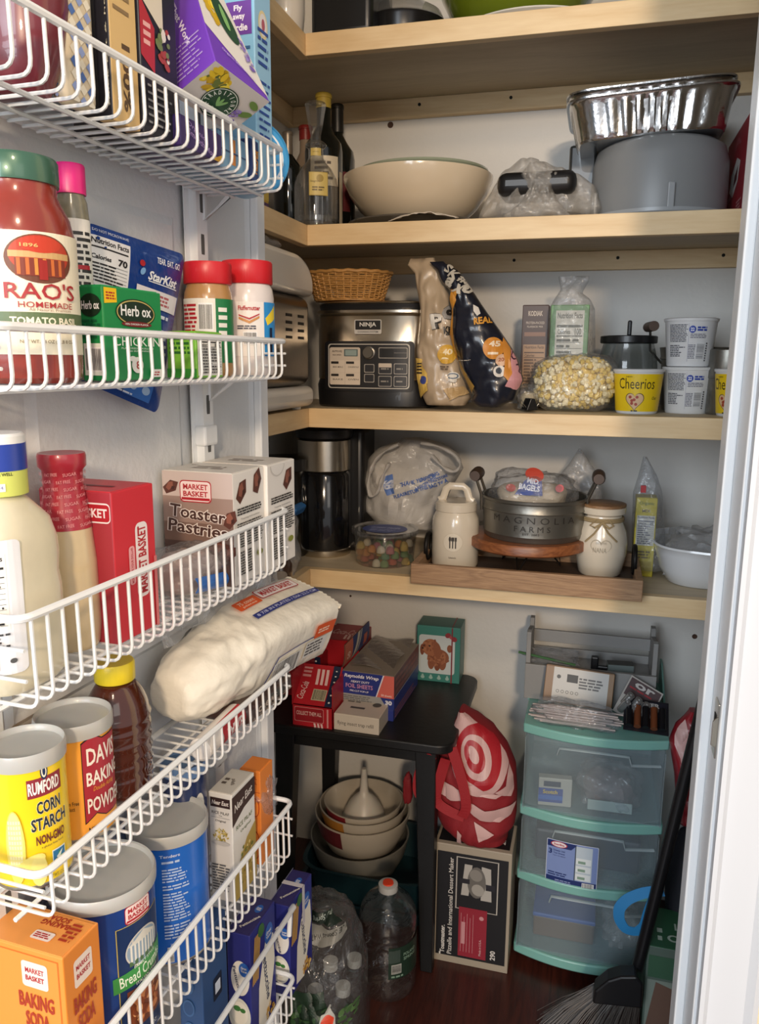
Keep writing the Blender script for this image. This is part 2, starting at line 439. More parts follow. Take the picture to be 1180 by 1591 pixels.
# right jamb with stop, then casing with moulded profile
j = MB().box(JX, JX+.02, .885, 1.04, 0, 2.32)
j.box(JX-.011, JX, .945, .985, 0, 2.32)
struct(j.build('trim_1', WHITE, bevel=.002))
c = MB()
c.prism([(JX+.004, .868), (JX+.004, .885), (JX+.066, .885), (JX+.066, .868), (JX+.060, .865), (JX+.052, .872), (JX+.014, .874), (JX+.009, .868)], 0, 2.38, 'z')
struct(c.build('trim_2', mat('casing_paint', '#d3d6da', .4)))
struct(MB().box(-.47, -.45, .99, 1.04, 0, 2.32).box(-.45, -.439, 1.005, 1.03, 0, 2.32).build('trim_3', WHITE, bevel=.002))
# strike plate on the jamb
sp = thing('strike_plate', 'small metal strike plate let into the white door jamb', 'strike plate', (JX, .905, .895))
STEEL = mat('brushed_steel', '#b9b6ae', .3, 1.0)
q = MB()
ring = [(-.013, -.032), (.011, -.032), (.013, -.03), (.013, .03), (.011, .032), (-.013, .032)]
q.prism([(y, z) for y, z in ring], -.0018, 0, 'x'); q.build('plate', STEEL, sp, bevel=.0006)
q = MB(); q.grid(lambda u, v: (-.002-.006*math.sin(u*1.6), -.013-.006*u, (-.018+.036*v)*(1-.3*u)), 6, 4); q.build('lip', STEEL, sp, solid=.001)
MB().prism([(-.004, -.016), (.007, -.016), (.007, .016), (-.004, .016)], -.0024, -.0019, 'x').build('latch_hole', mat('dark_hole', '#15120f', .8), sp)
# floorboard seams
# L-shaped shelves: board + front strip + cleats
names = [('top pine shelf, holding the black pans and green bowl', 0), ('second pine shelf from the top, under the foil pans', 1), ('third pine shelf, carrying the slow cooker and cereal cups', 2), ('lowest pine shelf, carrying the coffee maker and wooden tray', 3)]
for lab, i in names:
    zt = ST[i]; t = thing('pantry_shelf', lab, 'shelf', (XC, YF, zt-.038))
    L_ = lambda v: v
    b = MB(); b.box(XL-XC, XR-XC, .019, YB-YF, .019, .0378); b.build('board', PLY, t)
    if True:
        b = MB(); b.box(XL-XC, -.019, 1.06-YF, .019, .019, .0378); b.build('side_board', PLY, t)
    MB().box(0, XR-XC, 0, .019, 0, .038).build('front_edge', PINE, t, bevel=.001)
    MB().box(-.019, -.0004, 1.06-YF, .019, 0, .038).build('side_edge', PINE_Y, t, bevel=.001)
    cl = MB(); cl.box(XL-XC+.019, XR-XC, YB-YF-.019, YB-YF, -.02, .0188); cl.build('back_cleat', PINE, t, bevel=.001)
    cl = MB(); cl.box(XL-XC, XL-XC+.019, 1.06-YF, YB-YF, -.02, .0188); cl.build('side_cleat', PINE_Y, t, bevel=.001)
    ns = MB()
    for px_ in (.14, .34, .56, .77): ns.lathe([(0.0035, 0), (0.0035, .001)], 10, M=Matrix.Translation((px_+.02*i, YB-YF-.0195, .004))@Matrix.Rotation(math.pi/2, 4, 'X'))
    ns.build('nail_hole', mat('dark_hole'), t)
# wall marks
for (px, py, r) in ((607, 194, .007), (815, 170, .003), (798, 170, .002), (1080, 989, .006), (545, 926, .003)):
    p = at(px, py, y=YB); k = MB(); k.lathe([(r, 0), (r*.9, .0012), (r*.4, .0008), (0, .0008)], 12, M=Matrix.Translation((p.x, YB, p.z))@Matrix.Rotation(math.pi/2, 4, 'X'))
    k.build('nail_hole' if False else 'wall_anchor', mat('anchor_hole', '#4a3022', .7)); tag(bpy.context.scene.objects[-1] if False else COL.objects[-1], {607: 'brown screw hole in the wall above the white oval bowl', 815: 'small nail hole in the wall left of the foil pans', 798: 'tiniest nail hole in the wall, left of the foil pans', 1080: 'screw hole in the wall right of the grey wooden rack', 545: 'small screw hole in the wall under the lowest shelf corner'}[px], 'hole')
# door with recessed panels
d = MB()
DWid = .60
d.box(-.035, 0, -DWid, 0, .01, 2.3)
dob = d.build('door_1', DOORW); dob.location = DORG; dob.rotation_euler = (0, 0, DANG); struct(dob)
pn = MB()
for z0, z1 in ((.20, .78), (.98, 1.50), (1.62, 2.15)):
    y0, y1 = -.47, -.128
    def ringp(i, n): return [(n, y0+i, z0+i), (n, y1-i, z0+i), (n, y1-i, z1-i), (n, y0+i, z1-i)]
    prof = [(0, .0003), (.006, .005), (.012, .002), (.018, -.003+.0035), (.05, .0015), (.06, .006), (.07, .006)]
    vs = []; fs = []
    for i, n in prof: vs += ringp(i, n)
    for a in range(len(prof)-1):
        for k in range(4): k2 = (k+1) % 4; fs.append((a*4+k, a*4+k2, (a+1)*4+k2, (a+1)*4+k))
    fs.append(tuple(range(len(prof)*4-4, len(prof)*4)))
    pn.add(vs, fs)
pn.build('door_panel', DOORW, dob)
# white slotted standards screwed to the door
ENA = mat('white_enamel', '#eceeee', .3, coat=.3)
for i, s in enumerate((-.145, -.50)):
    t = thing('slotted_standard', ['white slotted metal upright on the door beside its hinged edge', 'white slotted metal upright on the door near its latch side'][i], 'bracket rail', dw(0, s, 0), DANG)
    q = MB(); q.box(.0065, .018, -.011, .011, .15, 2.2)
    q.box(.0065, .008, -.02, .02, .15, 2.2)
    z = .2
    while z < 2.15:
        q.prism([(-.003+.0, z), (.003, z), (.0035, z+.004), (.0035, z+.018), (.003, z+.022), (-.003, z+.022), (-.0035, z+.018), (-.0035, z+.004)], .018, .0183, 'x', 1); z += .045
    q.build('rail', [ENA, mat('slot_shadow', '#5b5a57', .8)], t)
    for z in (1.21, .80):
        if i == 0:
            MB().box(.007, .022, -.015, .015, z-.012, z+.012).build('clip', ENA, t, bevel=.003)
# wire baskets
def basket(zr, depth, label, s0=-.553, s1=-.128, nf=.112, lip=True, drop=0, kind='basket'):
    t = thing('wire_basket', label, 'basket', dw(0, s0, zr), DANG, 'white wire baskets on the door')
    Ln = s1-s0; n0 = .02; ni = nf+.001
    r = .00145
    def arc(p0, p1, p2, k=4, q=.012):
        p0, p1, p2 = map(Vector, (p0, p1, p2)); a = p1+(p0-p1).normalized()*q; b = p1+(p2-p1).normalized()*q
        return [a*(1-t_)**2+p1*2*t_*(1-t_)+b*t_**2 for t_ in [i/k for i in range(k+1)]]
    rim = [Vector((n0, 0, 0))] + arc((n0, 0, 0), (nf, 0, 0), (nf, Ln, 0)) + arc((nf, 0, 0), (nf, Ln, 0), (n0, Ln, 0)) + [Vector((n0, Ln, 0))]
    if not lip: rim = [Vector((n0, 0, 0))] + arc((n0, 0, 0), (nf, 0, 0), (nf, Ln, 0)) + [Vector((nf, Ln+.012, 0))]
    MB().tube(rim, .0031, 8).build('rim', ENA, t, smooth=True)
    MB().tube([(n0, -.006, -depth+.004), (n0, Ln+.006, -depth+.004)], .0035, 8).build('back_rail', ENA, t, smooth=True)
    w = MB(); y = .010
    k = 0
    while y < Ln-.008:
        path = [Vector((nf, y, 0))] + arc((nf, y, 0), (ni, y, -depth), (n0, y, -depth), 4, .010) + [Vector((n0, y, -depth))]
        w.tube(path, r, 6); y += .0157; k += 1
    w.build('wire_grid', ENA, t, smooth=True)
    g = MB()
    for x in (.05, .085): g.tube([(x, 0, -depth-.002), (x, Ln, -depth-.002)], .002, 6)
    for yy in (0.002, Ln-.002):
        for f in (.33, .66): g.tube([(n0, yy, -depth*f), (nf, yy, -depth*f)], .0014, 6)
    g.build('cross_wires', ENA, t, smooth=True)
    for yy in (.055, Ln-.012):
        MB().tube([(.018, yy, -.004), (.018, yy, -depth-.028), (.05, yy, -depth-.003), ], .003, 6).build('bracket', ENA, t, smooth=True)
    return t
BZ = [1.522, 1.319, 1.123, .928, .744, .592, .487]
BD = [.042, .041, .068, .040, .072, .04, .05]
BL = ['top wire basket on the door, holding tea boxes', 'second wire basket on the door, under the tomato sauce jar', 'third wire basket on the door, holding salad dressings', 'fourth wire basket on the door, holding baking powder and paper plates', 'fifth wire basket on the door, holding the bread crumb tub', 'lower wire basket on the door, in front of the pasta boxes', 'lowest wire basket on the door, below the pasta boxes']
for i, z in enumerate(BZ):
    if i == 5: continue
    basket(z, BD[i], BL[i], lip=True, s0=-.56 if i else -.57)
FLR = [z-d+.0025 for z, d in zip(BZ, BD)]
# ------------------------------------------------------------------ things in the door baskets
def face_ang(loc, off=0):
    """angle (degrees from local -y towards +x, in the door's frame) that looks at the viewer"""
    v = CAMPOS-Vector(loc); a = v.dot(DX); b = -v.dot(DY)
    return math.degrees(math.atan2(a, b))+off
METAL = mat('can_metal', '#b9b4aa', .3, 1.0)
LIDG = mat('grey_plastic_lid', '#b4b3ae', .35, coat=.2, sss=.1)
def can(label, cat, loc, r, h, color, pr, lidm=None, off=0, name='canister', shiny=.3):
    t = thing(name, label, cat, loc, DANG)
    b = MB().lathe([(0, 0), (r*.93, 0), (r*.97, .001), (r, .004), (r*.985, .006), (r*.985, h-.008), (r*.985, h-.006)], 72)
    b.build('can_body', [mat('can_'+color.lstrip('#'), color, shiny, coat=.3)], t, smooth=True)
    MB().lathe([(r*.96, -.0002), (r*1.005, .001), (r*1.005, .0035), (r*.986, .005)], 72).build('bottom_rim', METAL, t, smooth=True)
    lm = lidm or LIDG
    MB().lathe([(r*.99, h-.012), (r*1.03, h-.012), (r*1.035, h-.009), (r*1.035, h-.002), (r*1.0, h+.001), (r*.965, h), (r*.94, h-.004), (r*.5, h-.005), (0, h-.005)], 72).build('plastic_lid', lm, t, smooth=True)
    if pr: pr.build(around(r*.986, face_ang(loc, off)), t, step=(r*.12, 0))
    return t
# --- second basket: tomato sauce jar
loc, r, h = dcyl(-66, 106, 247, FLR[1], .058)
SAUCE = mat('tomato_sauce', '#8e3428', .22, coat=.5, var=.25, vscale=40)
t = thing('sauce_jar', 'big jar of red tomato sauce with cream label and green lid', 'jar', loc, DANG)
MB().lathe([(0, 0), (r*.85, 0), (r*.97, .004), (r, .012), (r, h*.60), (r*.985, h*.66), (r*.92, h*.74), (r*.80, h*.80), (r*.72, h*.84), (r*.72, h*.9)], 72).build('filled_glass', SAUCE, t, smooth=True)
MB().lathe([(r*.74, h*.885), (r*.765, h*.885), (r*.775, h*.90), (r*.775, h*.985), (r*.74, h), (r*.70, h-.001), (0, h-.001)], 72).build('lid', mat('green_lid', '#3d6350', .3, .2, coat=.4), t, smooth=True)
p = Print(3); R_ = r*1.002
p.rect(-r*1.3, h*.13, r*1.3, h*.66, '#efe6cd')
p.rect(-r*1.3, h*.24, r*1.3, h*.315, '#5c6f4a'); p.text('TOMATO BASIL', .002, h*.277, r*1.3, h*.034, '#efe6cd', .03)
p.ell(0, h*.545, r*.62, h*.105, '#6b3a26', 40)
p.ell(0, h*.56, r*.55, h*.085, '#b63a22', 36)
p.rect(-r*.55, h*.548, r*.55, h*.575, '#c9a26b'); p.ell(0, h*.605, r*.38, h*.035, '#c43a20', 30)
p.rect(-r*.45, h*.47, r*.45, h*.545, '#7c2c1a')
for k in range(6): p.rect(-r*.42+k*r*.145, h*.475, -r*.36+k*r*.145, h*.545, '#d98a3a' if k in (2, 3) else '#c9682c', same=k > 0)
p.rect(-r*.06, h*.455, r*.09, h*.54, '#9c1f18'); p.text('1896', -r*.2, h*.60, r*.3, h*.016, '#e6b06a', .02)
p.text("RAO'S", .0, h*.407, r*1.3, h*.072, '#a32a2e', .012)
p.text('HOMEMADE', r*.06, h*.347, r*1.0, h*.026, '#a32a2e', .005)
p.text('All Natural, Premium', r*.12, h*.325, r*.78, h*.013, '#8b6a52')
p.text('NET WT. 24 OZ (1 LB 8 OZ)', r*.05, h*.185, r*1.0, h*.02, '#7a6a4a', .01)
p.build(around(R_, face_ang(loc, 20)), t, step=(r*.1, 0))
# pink-lidded spice jar behind it
loc, r, h = dcyl(80, 133, 256, FLR[1], .045)
t = thing('spice_jar', 'slim glass spice jar with a hot pink cap behind the tomato sauce jar', 'jar', loc, DANG)
MB().lathe([(0, 0), (r*.95, 0), (r, .004), (r, h*.76), (r*.93, h*.83), (r*.8, h*.86), (r*.8, h*.9)], 40).build('filled_glass', mat('dried_herb', '#8b8672', .25, var=.4, vscale=150, coat=.5), t, smooth=True)
MB().lathe([(r*.85, h*.865), (r*.9, h*.865), (r*.9, h*.99), (r*.85, h), (0, h)], 40, wav=lambda a, i: 1+.01*math.cos(a*30)).build('cap', mat('pink_cap', '#e0257e', .35), t, smooth=True)
p = Print(4); p.rect(-r*1.2, h*.1, r*1.2, h*.75, '#e9e6df'); p.para(-r*.9, h*.3, r*.9, h*.7, 14, '#2c2c2c'); p.rect(-r, h*.52, r*.6, h*.54, '#b3202c')
p.build(around(r*1.003, face_ang(loc, 20)), t, step=(r*.2, 0))
# tuna pouch
q0 = [dray(x, y, n=.034) for x, y in ((133, 344), (288, 396), (245, 643), (118, 588))]
V2 = lambda a: Vector((a[1], a[2]))
TL, TR, BR, BL_ = map(V2, q0)
U = (TR-TL); Wp = U.length; U.normalize(); Vv = Vector((-U.y, U.x)); Hp = (TR-BR).dot(Vv)
org = TR-U*Wp-Vv*Hp
t = thing('tuna_pouch', 'blue foil tuna pouch leaning crooked and poking out below its basket', 'pouch', dw(.034, BL_.x, BL_.y), DANG, rot=None)
angp = math.atan2(U.y, U.x)
def pouchf(u, v, e):
    a = min(u, Wp-u, v, Hp-v)/Wp; b = .006*(1-math.exp(-max(a, 0)*12))
    f, g2 = u/Wp, v/Hp; P = (BL_*(1-f)+BR*f)*(1-g2)+(TL*(1-f)+TR*f)*g2-BL_; return (b+e, P.x, P.y)
g = MB(); 
def rr_pts(w, h, rr, n=6):
    out = []
    for cx_, cy_, a0 in ((w-rr, rr, -90), (w-rr, h-rr, 0), (rr, h-rr, 90), (rr, rr, 180)):
        for k in range(n+1): a = math.radians(a0+90*k/n); out.append((cx_+rr*math.cos(a), cy_+rr*math.sin(a)))
    return out
op = rr_pts(Wp, Hp, .010)
rings = []
for k in range(8):
    f = k/8; rings.append([(p_[0]+(Wp/2-p_[0])*f, p_[1]+(Hp/2-p_[1])*f) for p_ in op])
for sgn in (1, -1):
    vs = []; fs = []; n = len(op)
    for i, rg in enumerate(rings):
        for (u, v) in rg:
            x, y, z = pouchf(u, v, 0); vs.append((x*sgn if i else 0, y, z))
    x, y, z = pouchf(Wp/2, Hp/2, 0); vs.append((x*sgn, y, z))
    for i in range(7):
        for k in range(n): k2 = (k+1) % n; fs.append((i*n+k, i*n+k2, (i+1)*n+k2, (i+1)*n+k))
    for k in range(n): fs.append((7*n+k, 7*n+(k+1) % n, len(vs)-1))
    g.add(vs, fs)
g.build('foil_pouch', mat('blue_foil', '#17479c', .28, .35, coat=.3, bump=.15, bscale=60), t, smooth=True)
p = Print(5); w, hh = Wp, Hp
p.rect(w*.02, hh*.62, w*.38, hh*.93, '#e8e8ea'); p.text('Nutrition Facts', w*.2, hh*.90, w*.33, hh*.035, '#1d1d22', .03)
p.rect(w*.04, hh*.855, w*.36, hh*.865, '#1d1d22'); p.text('Calories', w*.12, hh*.80, w*.16, hh*.03, '#1d1d22', .03); p.text('70', w*.31, hh*.80, w*.09, hh*.045, '#1d1d22', .04)
for k in range(6): p.rect(w*.04, hh*(.65+.022*k), w*.36, hh*(.652+.022*k), '#1d1d22', same=k > 0)
p.para(w*.04, hh*.64, w*.35, hh*.77, 6, '#1d1d22', .45, .5)
p.text('DO NOT MICROWAVE', w*.2, hh*.965, w*.33, hh*.018, '#dfe8f6')
p.text('TEAR. EAT. GO.', w*.79, hh*.90, w*.27, hh*.04, '#eef3fb', .02)
p.text('StarKist', w*.74, hh*.79, w*.34, hh*.06, '#f3f6fb', .03, shear=.3); p.rect(w*.58, hh*.75, w*.92, hh*.756, '#f3f6fb')
p.ell(w*.5, hh*.85, w*.028, hh*.02, '#b3202c'); p.ell(w*.51, hh*.80, w*.03, hh*.02, '#7fb0e0', rot=40)
p.rect(w*.46, hh*.60, w*.95, hh*.71, '#e5e1e4'); p.para(w*.58, hh*.62, w*.85, hh*.69, 3, '#b25a62', .6, .1)
p.para(w*.44, hh*.54, w*.9, hh*.58, 1, '#dfe8f6', .5, .1); p.para(w*.7, hh*.2, w*.92, hh*.5, 7, '#dfe8f6', .4)
p.rect(w*.48, hh*.03, w*.82, hh*.13, '#2f6fc4'); p.ell(w*.74, hh*.09, w*.05, hh*.025, '#a9c9ec'); p.ell(w*.58, hh*.09, w*.04, hh*.02, '#a9c9ec'); p.para(w*.2, hh*.03, w*.7, hh*.055, 1, '#dfe8f6', .4)
p.build(pouchf, t, step=(w*.06, hh*.06))
# bouillon boxes
loc, sz = dbox(121, 158, 249, 443, FLR[1], .088); w, d, hh = sz
G = '#1e8c4c'
pl = Print(6); pl.rect(w*.1, hh*.06, w*.9, hh*.4, '#e9efe6'); pl.bars(w*.15, hh*.1, w*.85, hh*.36)
pl.ell(w*.5, hh*.8, w*.46, hh*.12, '#16301f'); pl.text('Herb ox', w*.5, hh*.8, w*.75, hh*.09, '#eeeeee', .02); pl.para(w*.1, hh*.45, w*.9, hh*.66, 5, '#12603a')
pr = Print(7); pr.poly([(d*.02, hh*.82), (d*.22, hh*.84), (d*.22, hh*.985), (d*.02, hh*.985)], '#f2c71d'); pr.para(d*.05, hh*.86, d*.2, hh*.95, 3, '#b3202c')
pr.ell(d*.53, hh*.745, d*.34, hh*.15, '#0f2a1a', 40); pr.ell(d*.53, hh*.745, d*.325, hh*.138, '#c9b56a', 40); pr.ell(d*.53, hh*.745, d*.31, hh*.125, '#16301f', 40)
pr.text('Herb ox', d*.53, hh*.765, d*.52, hh*.12, '#f2f2ee', .02); pr.ell(d*.53, hh*.62, d*.26, hh*.03, '#7a1f22', 24); pr.text('100% CHICKEN FLAVOR', d*.53, hh*.62, d*.4, hh*.02, '#f2f2ee', .01)
pr.text('CHICKEN', d*.52, hh*.43, d*.80, hh*.10, '#eef3ec', 0); pr.text('FLAVORED BOUILLON', d*.52, hh*.355, d*.55, hh*.018, '#eef3ec'); pr.text('AND SEASONING', d*.52, hh*.325, d*.4, hh*.018, '#eef3ec')
pr.ell(d*.5, hh*.17, d*.10, hh*.09, '#f0efe9', 24); pr.ell(d*.42, hh*.24, d*.06, hh*.03, '#f0efe9', 16); pr.text('8', d*.51, hh*.17, d*.07, hh*.09, '#a32a2e', .02)
pr.rrect(d*.72, hh*.03, d*.95, hh*.12, d*.03, '#f0efe9'); pr.para(d*.76, hh*.045, d*.92, hh*.10, 2, '#b3202c')
carton('bouillon_box', 'green bouillon cube box with a dark oval logo, beside the tomato sauce jar', 'box', loc, DANG, sz, {'all': G, 'top': '#23a05a'}, {'front': pl, 'right': pr})
loc, sz = dbox(258, 304, 345, 515, FLR[1], .090); w, d, hh = sz
pl = Print(8); pl.para(w*.1, hh*.5, w*.9, hh*.9, 4, '#2f6a2c'); pl.rect(0, 0, w, hh*.2, '#3f9a38')
pr = Print(9); pr.facts(d*.04, hh*.05, d*.96, hh*.95, '15')
carton('drink_mix_box', 'small lime green box with a nutrition panel between the tuna pouch and the peanut butter', 'box', loc, DANG, sz, '#7fc142', {'front': pl, 'right': pr})
# peanut butter and marshmallow spread
REDP = mat('red_cap_plastic', '#d3262e', .35)
def ribbed(r0, z0, z1, n=60): return lambda b: b.lathe([(r0*.97, z0), (r0, z0+.001), (r0, z1-.002), (r0*.97, z1), (0, z1)], 120, wav=lambda a, i: 1+(.012*math.cos(a*n) if i in (1, 2) else 0))
loc, r, h = dcyl(284, 360, 409, FLR[1], .047)
t = thing('peanut_butter_jar', 'peanut butter jar with red ribbed lid and tan contents', 'jar', loc, DANG)
MB().lathe([(0, 0), (r*.9, 0), (r*.99, .004), (r, .012), (r, h*.68), (r*.97, h*.74), (r*.88, h*.79), (r*.88, h*.83)], 60).build('filled_jar', mat('peanut_butter', '#b88a55', .25, coat=.5), t, smooth=True)
b = MB(); ribbed(r*.98, h*.81, h)(b); b.build('lid', REDP, t, smooth=True, auto=60)
p = Print(10); p.rect(-r*1.5, h*.12, r*.35, h*.68, '#ece9df'); p.rect(r*.35, h*.12, r*1.6, h*.68, '#1f7a45'); p.bars(-r*.35, h*.4, r*.25, h*.64); p.para(-r*1.2, h*.2, -r*.4, h*.64, 12, '#b3202c'); p.para(-r*.3, h*.14, r*.3, h*.36, 7, '#333333')
p.para(r*.45, h*.35, r*.9, h*.62, 4, '#ece9df')
p.build(around(r*1.003, face_ang(loc, -4)), t, step=(r*.12, 0))
loc, r, h = dcyl(341, 426, 407, FLR[1], .056)
t = thing('marshmallow_spread_jar', 'clear jar of white marshmallow spread with red ribbed lid at the basket end', 'jar', loc, DANG)
MB().lathe([(0, 0), (r*.9, 0), (r*.97, .004), (r*.98, .012), (r*.97, h*.6), (r*.98, h*.68), (r*.93, h*.76), (r*.84, h*.80), (r*.84, h*.83)], 60).build('filled_jar', mat('marshmallow', '#e6dcd6', .25, coat=.6, var=.05, vscale=60), t, smooth=True)
b = MB(); ribbed(r*.93, h*.80, h)(b); b.build('lid', REDP, t, smooth=True, auto=60)
p = Print(11); p.rect(-r*.9, h*.17, r*.55, h*.64, '#ede7e1'); p.rect(r*.55, h*.17, r*1.5, h*.64, '#2f8fd0'); p.poly([(r*.6, h*.5), (r*1.2, h*.62), (r*1.2, h*.5), (r*.7, h*.44)], '#f0d53a')
p.text('Fluffernutter', -r*.02, h*.585, r*.8, h*.04, '#b3202c', .03); p.poly([(-r*.4, h*.51), (-r*.02, h*.475), (r*.35, h*.52), (r*.35, h*.50), (-r*.02, h*.45), (-r*.4, h*.49)], '#c98b4a'); p.poly([(-r*.4, h*.53), (-r*.02, h*.50), (r*.35, h*.54), (r*.35, h*.53), (-r*.02, h*.485), (-r*.4, h*.52)], '#b3202c')
p.bars(-r*.25, h*.27, r*.25, h*.38); p.para(-r*.45, h*.40, r*.3, h*.44, 2, '#4a4a5a'); p.rect(r*.78, h*.2, r*.92, h*.42, '#14223e')
p.build(around(r*.985, face_ang(loc, 4)), t, step=(r*.12, 0))

# --- third basket
loc, r, h = dcyl(-66, 47, 672, FLR[2], .062)
r = r*1.12; R0 = r
t = thing('ranch_dressing_bottle', 'large ranch dressing bottle with blue and white cap and broad shoulders', 'bottle', loc, DANG)
def sq(k): return lambda a, i: (1/((abs(math.cos(a))**k+abs(math.sin(a))**k)**(1/k)))
def sqz(z0): return lambda a, i: sq(4)(a, i)*(.985) if i < z0 else 1
RB = R0*1.3
MB().lathe([(0, 0), (RB*.85, 0), (RB*.96, .005), (RB, .014), (RB, h*.38), (RB*.96, h*.44), (RB*.99, h*.52), (RB*.97, h*.58), (RB*.86, h*.66), (RB*.6, h*.735), (R0*.60, h*.76), (R0*.60, h*.80)], 64, sx=.82, wav=lambda a, i: (sq(3.2)(a, i) if i < 9 else 1)).build('filled_bottle', mat('ranch_dressing', '#dcd3b8', .25, var=.06, vscale=120, coat=.4), t, smooth=True)
MB().lathe([(R0*.60, h*.76), (R0*.70, h*.765), (R0*.70, h*.862), (R0*.6, h*.864)], 48).build('seal', mat('lime_seal', '#cfd66a', .4), t, smooth=True)
MB().lathe([(R0*.62, h*.858), (R0*.71, h*.86), (R0*.71, h*.962), (R0*.66, h*.962)], 48).build('cap', mat('cap_blue', '#27409b', .3), t, smooth=True)
MB().lathe([(R0*.62, h*.958), (R0*.70, h*.96), (R0*.70, h*.99), (R0*.64, h), (0, h)], 48).build('cap_top', mat('cap_white', '#e8e8e6', .35), t, smooth=True)
p = Print(12); p.rrect(-r*.8, h*.10, r*.62, h*.62, .004, '#e9ebf0'); p.facts(-r*.4, h*.28, r*.35, h*.57, ''); p.bars(-r*.3, h*.12, r*.12, h*.20); p.ell(r*.36, h*.155, r*.06, h*.01, '#555555', 12); p.para(-r*.7, h*.21, r*.4, h*.27, 4, '#444444')
fa = face_ang(loc, -14)
def ranchf(u, v, e):
    a = math.radians(fa)+u/(r*1.0); rr = (RB*sq(3.2)(a, 0)+.0012+e); return (rr*math.sin(a)*.82+(0), -rr*math.cos(a), v)
p.build(ranchf, t, step=(r*.1, 0))
p = Print(13); p.text('SHAKE WELL', r*.1, h*.85, r*.6, h*.012, '#3a3f1c', .02); p.rect(-r*.3, h*.785, r*.2, h*.815, '#f0f0ea'); p.text('SB 24', 0, h*.80, r*.3, h*.012, '#7777aa')
p.build(around(R0*.702, face_ang(loc, -4)), t, 'seal_print', step=(r*.12, 0))
# fat free dressing bottle in a red sleeve
loc, r, h = dcyl(57, 133, 703, FLR[2], .055)
t = thing('salad_dressing_bottle', 'tall tan dressing bottle with a red shrink sleeve over its neck', 'bottle', loc, DANG)
MB().lathe([(0, 0), (r*1.0, 0), (r*1.12, .004), (r*1.2, .02), (r*1.16, h*.45), (r*1.03, h*.62), (r*.93, h*.72), (r*.88, h*.74)], 56).build('filled_bottle', mat('tan_dressing', '#cbb893', .2, coat=.6, var=.06, vscale=150), t, smooth=True)
pf = [(r*1.045, h*.625), (r*.97, h*.70), (r*.84, h*.79), (r*.80, h*.87), (r*.82, h*.915), (r*.96, h*.935), (r*.97, h*.985), (r*.93, h), (0, h-.0015)]
MB().lathe(pf, 56).build('shrink_sleeve', mat('red_sleeve', '#a52838', .3, coat=.3), t, smooth=True)
def tap(prof):
    def f(v):
        for (r0, z0), (r1, z1) in zip(prof, prof[1:]):
            if z0 <= v <= z1: return r0+(r1-r0)*(v-z0)/(z1-z0+1e-9)
        return prof[-1][0] if v > prof[-1][1] else prof[0][0]
    return f
p = Print(14)
for i in range(8):
    for k in range(-2, 3): p.text(['FAT FREE', 'SUGAR'][(i+k) % 2], k*r*.85+(i % 2)*r*.3, h*(.65+.036*i), r*.62, h*.016, '#d98c90', .01, rot=4)
p.build(around(r, face_ang(loc, 0), tap(pf[:-1])), t, 'sleeve_print', step=(r*.15, h*.02), base=.0005)
# red box
loc, sz = dbox(60, 172, 238, 766, FLR[2], .092); w, d, hh = sz
pl = Print(15); pl.rrect(w*.45, hh*.80, w*.98, hh*.93, .004, '#f0e6e4'); pl.rrect(w*.47, hh*.81, w*.97, hh*.92, .003, '#b3202c'); pl.text('BASKET', w*.73, hh*.865, w*.42, hh*.06, '#f0e6e4', .03)
pr = Print(16); pr.rrect(d*.50, hh*.25, d*.80, hh*.76, d*.1, '#f0e6e4'); pr.text('MARKET BASKET', d*.65, hh*.505, hh*.46, d*.20, '#b3202c', .03, rot=90)
pr.rrect(d*.32, hh*.36, d*.46, hh*.62, d*.05, '#e9a9ac'); pr.text('MORE FOR YOUR DOLLAR', d*.39, hh*.49, hh*.24, d*.05, '#b3202c', .01, rot=90); pr.rect(d*.92, hh*.0, d*.99, hh*.5, '#dc7a7a')
pt = Print(17); pt.rect(w*.3, d*.35, w*.8, d*.45, '#7a1420')
carton('red_store_box', 'tall bright red store brand box standing behind the dressing bottles', 'box', loc, DANG, sz, {'all': '#cf2f3b', 'front': '#a9333f', 'top': '#c63a44'}, {'front': pl, 'right': pr, 'top': pt})
# toaster pastries, two boxes
def choc(p, x, y, s, rot=0):
    p.ell(x, y, s, s*.62, '#5a3126', 5, rot); p.ell(x-s*.1, y+s*.1, s*.55, s*.35, '#8b5443', 5, rot+20); p.ell(x+s*.25, y-s*.1, s*.3, s*.2, '#3f211a', 4, rot)
def tp_side(w, hh, v, sd):
    p = Print(sd); 
    if v: p.ell(w*.35, hh*.985, w*.26, hh*.11, '#cfcac2', 20, a0=180, a1=360); p.ell(w*.35, hh*.99, w*.23, hh*.10, '#e7e3dc', 20, a0=180, a1=360)
    choc(p, w*(.72 if v else .26), hh*.83, w*.22, 50)
    if not v: choc(p, w*.75, hh*.88, w*.22, 70)
    p.para(w*.1, hh*.62, w*.92, hh*.69, 3, '#2a2624', .6, .1); p.text('Toasting Instructions:', w*.5, hh*.585, w*.6, hh*.018, '#2a2624'); p.para(w*.08, hh*.33, w*.94, hh*.56, 10, '#2a2624', .5, .15)
    p.para(w*.08, hh*.08, w*.6, hh*.30, 9, '#2a2624', .55, .1); p.ell(w*.78, hh*.22, w*.1, hh*.03, '#8a8f3a', 12)
    return p
loc, sz = dbox(252, 361, 410, 737, FLR[2], .100); w, d, hh = sz
pl = Print(18)
pl.rect(0, 0, w, hh*.55, '#7b6257'); pl.rect(0, 0, w, hh*.38, '#5c463f'); pl.rect(0, hh*.55, w, hh*.78, '#9d857a'); pl.rect(0, hh*.78, w, hh, '#c9b8b0')
choc(pl, w*.12, hh*.86, w*.13, 30); choc(pl, w*.96, hh*.60, w*.14, 60); choc(pl, w*.8, hh*.33, w*.16, 20); choc(pl, w*.95, hh*.3, w*.12, 50)
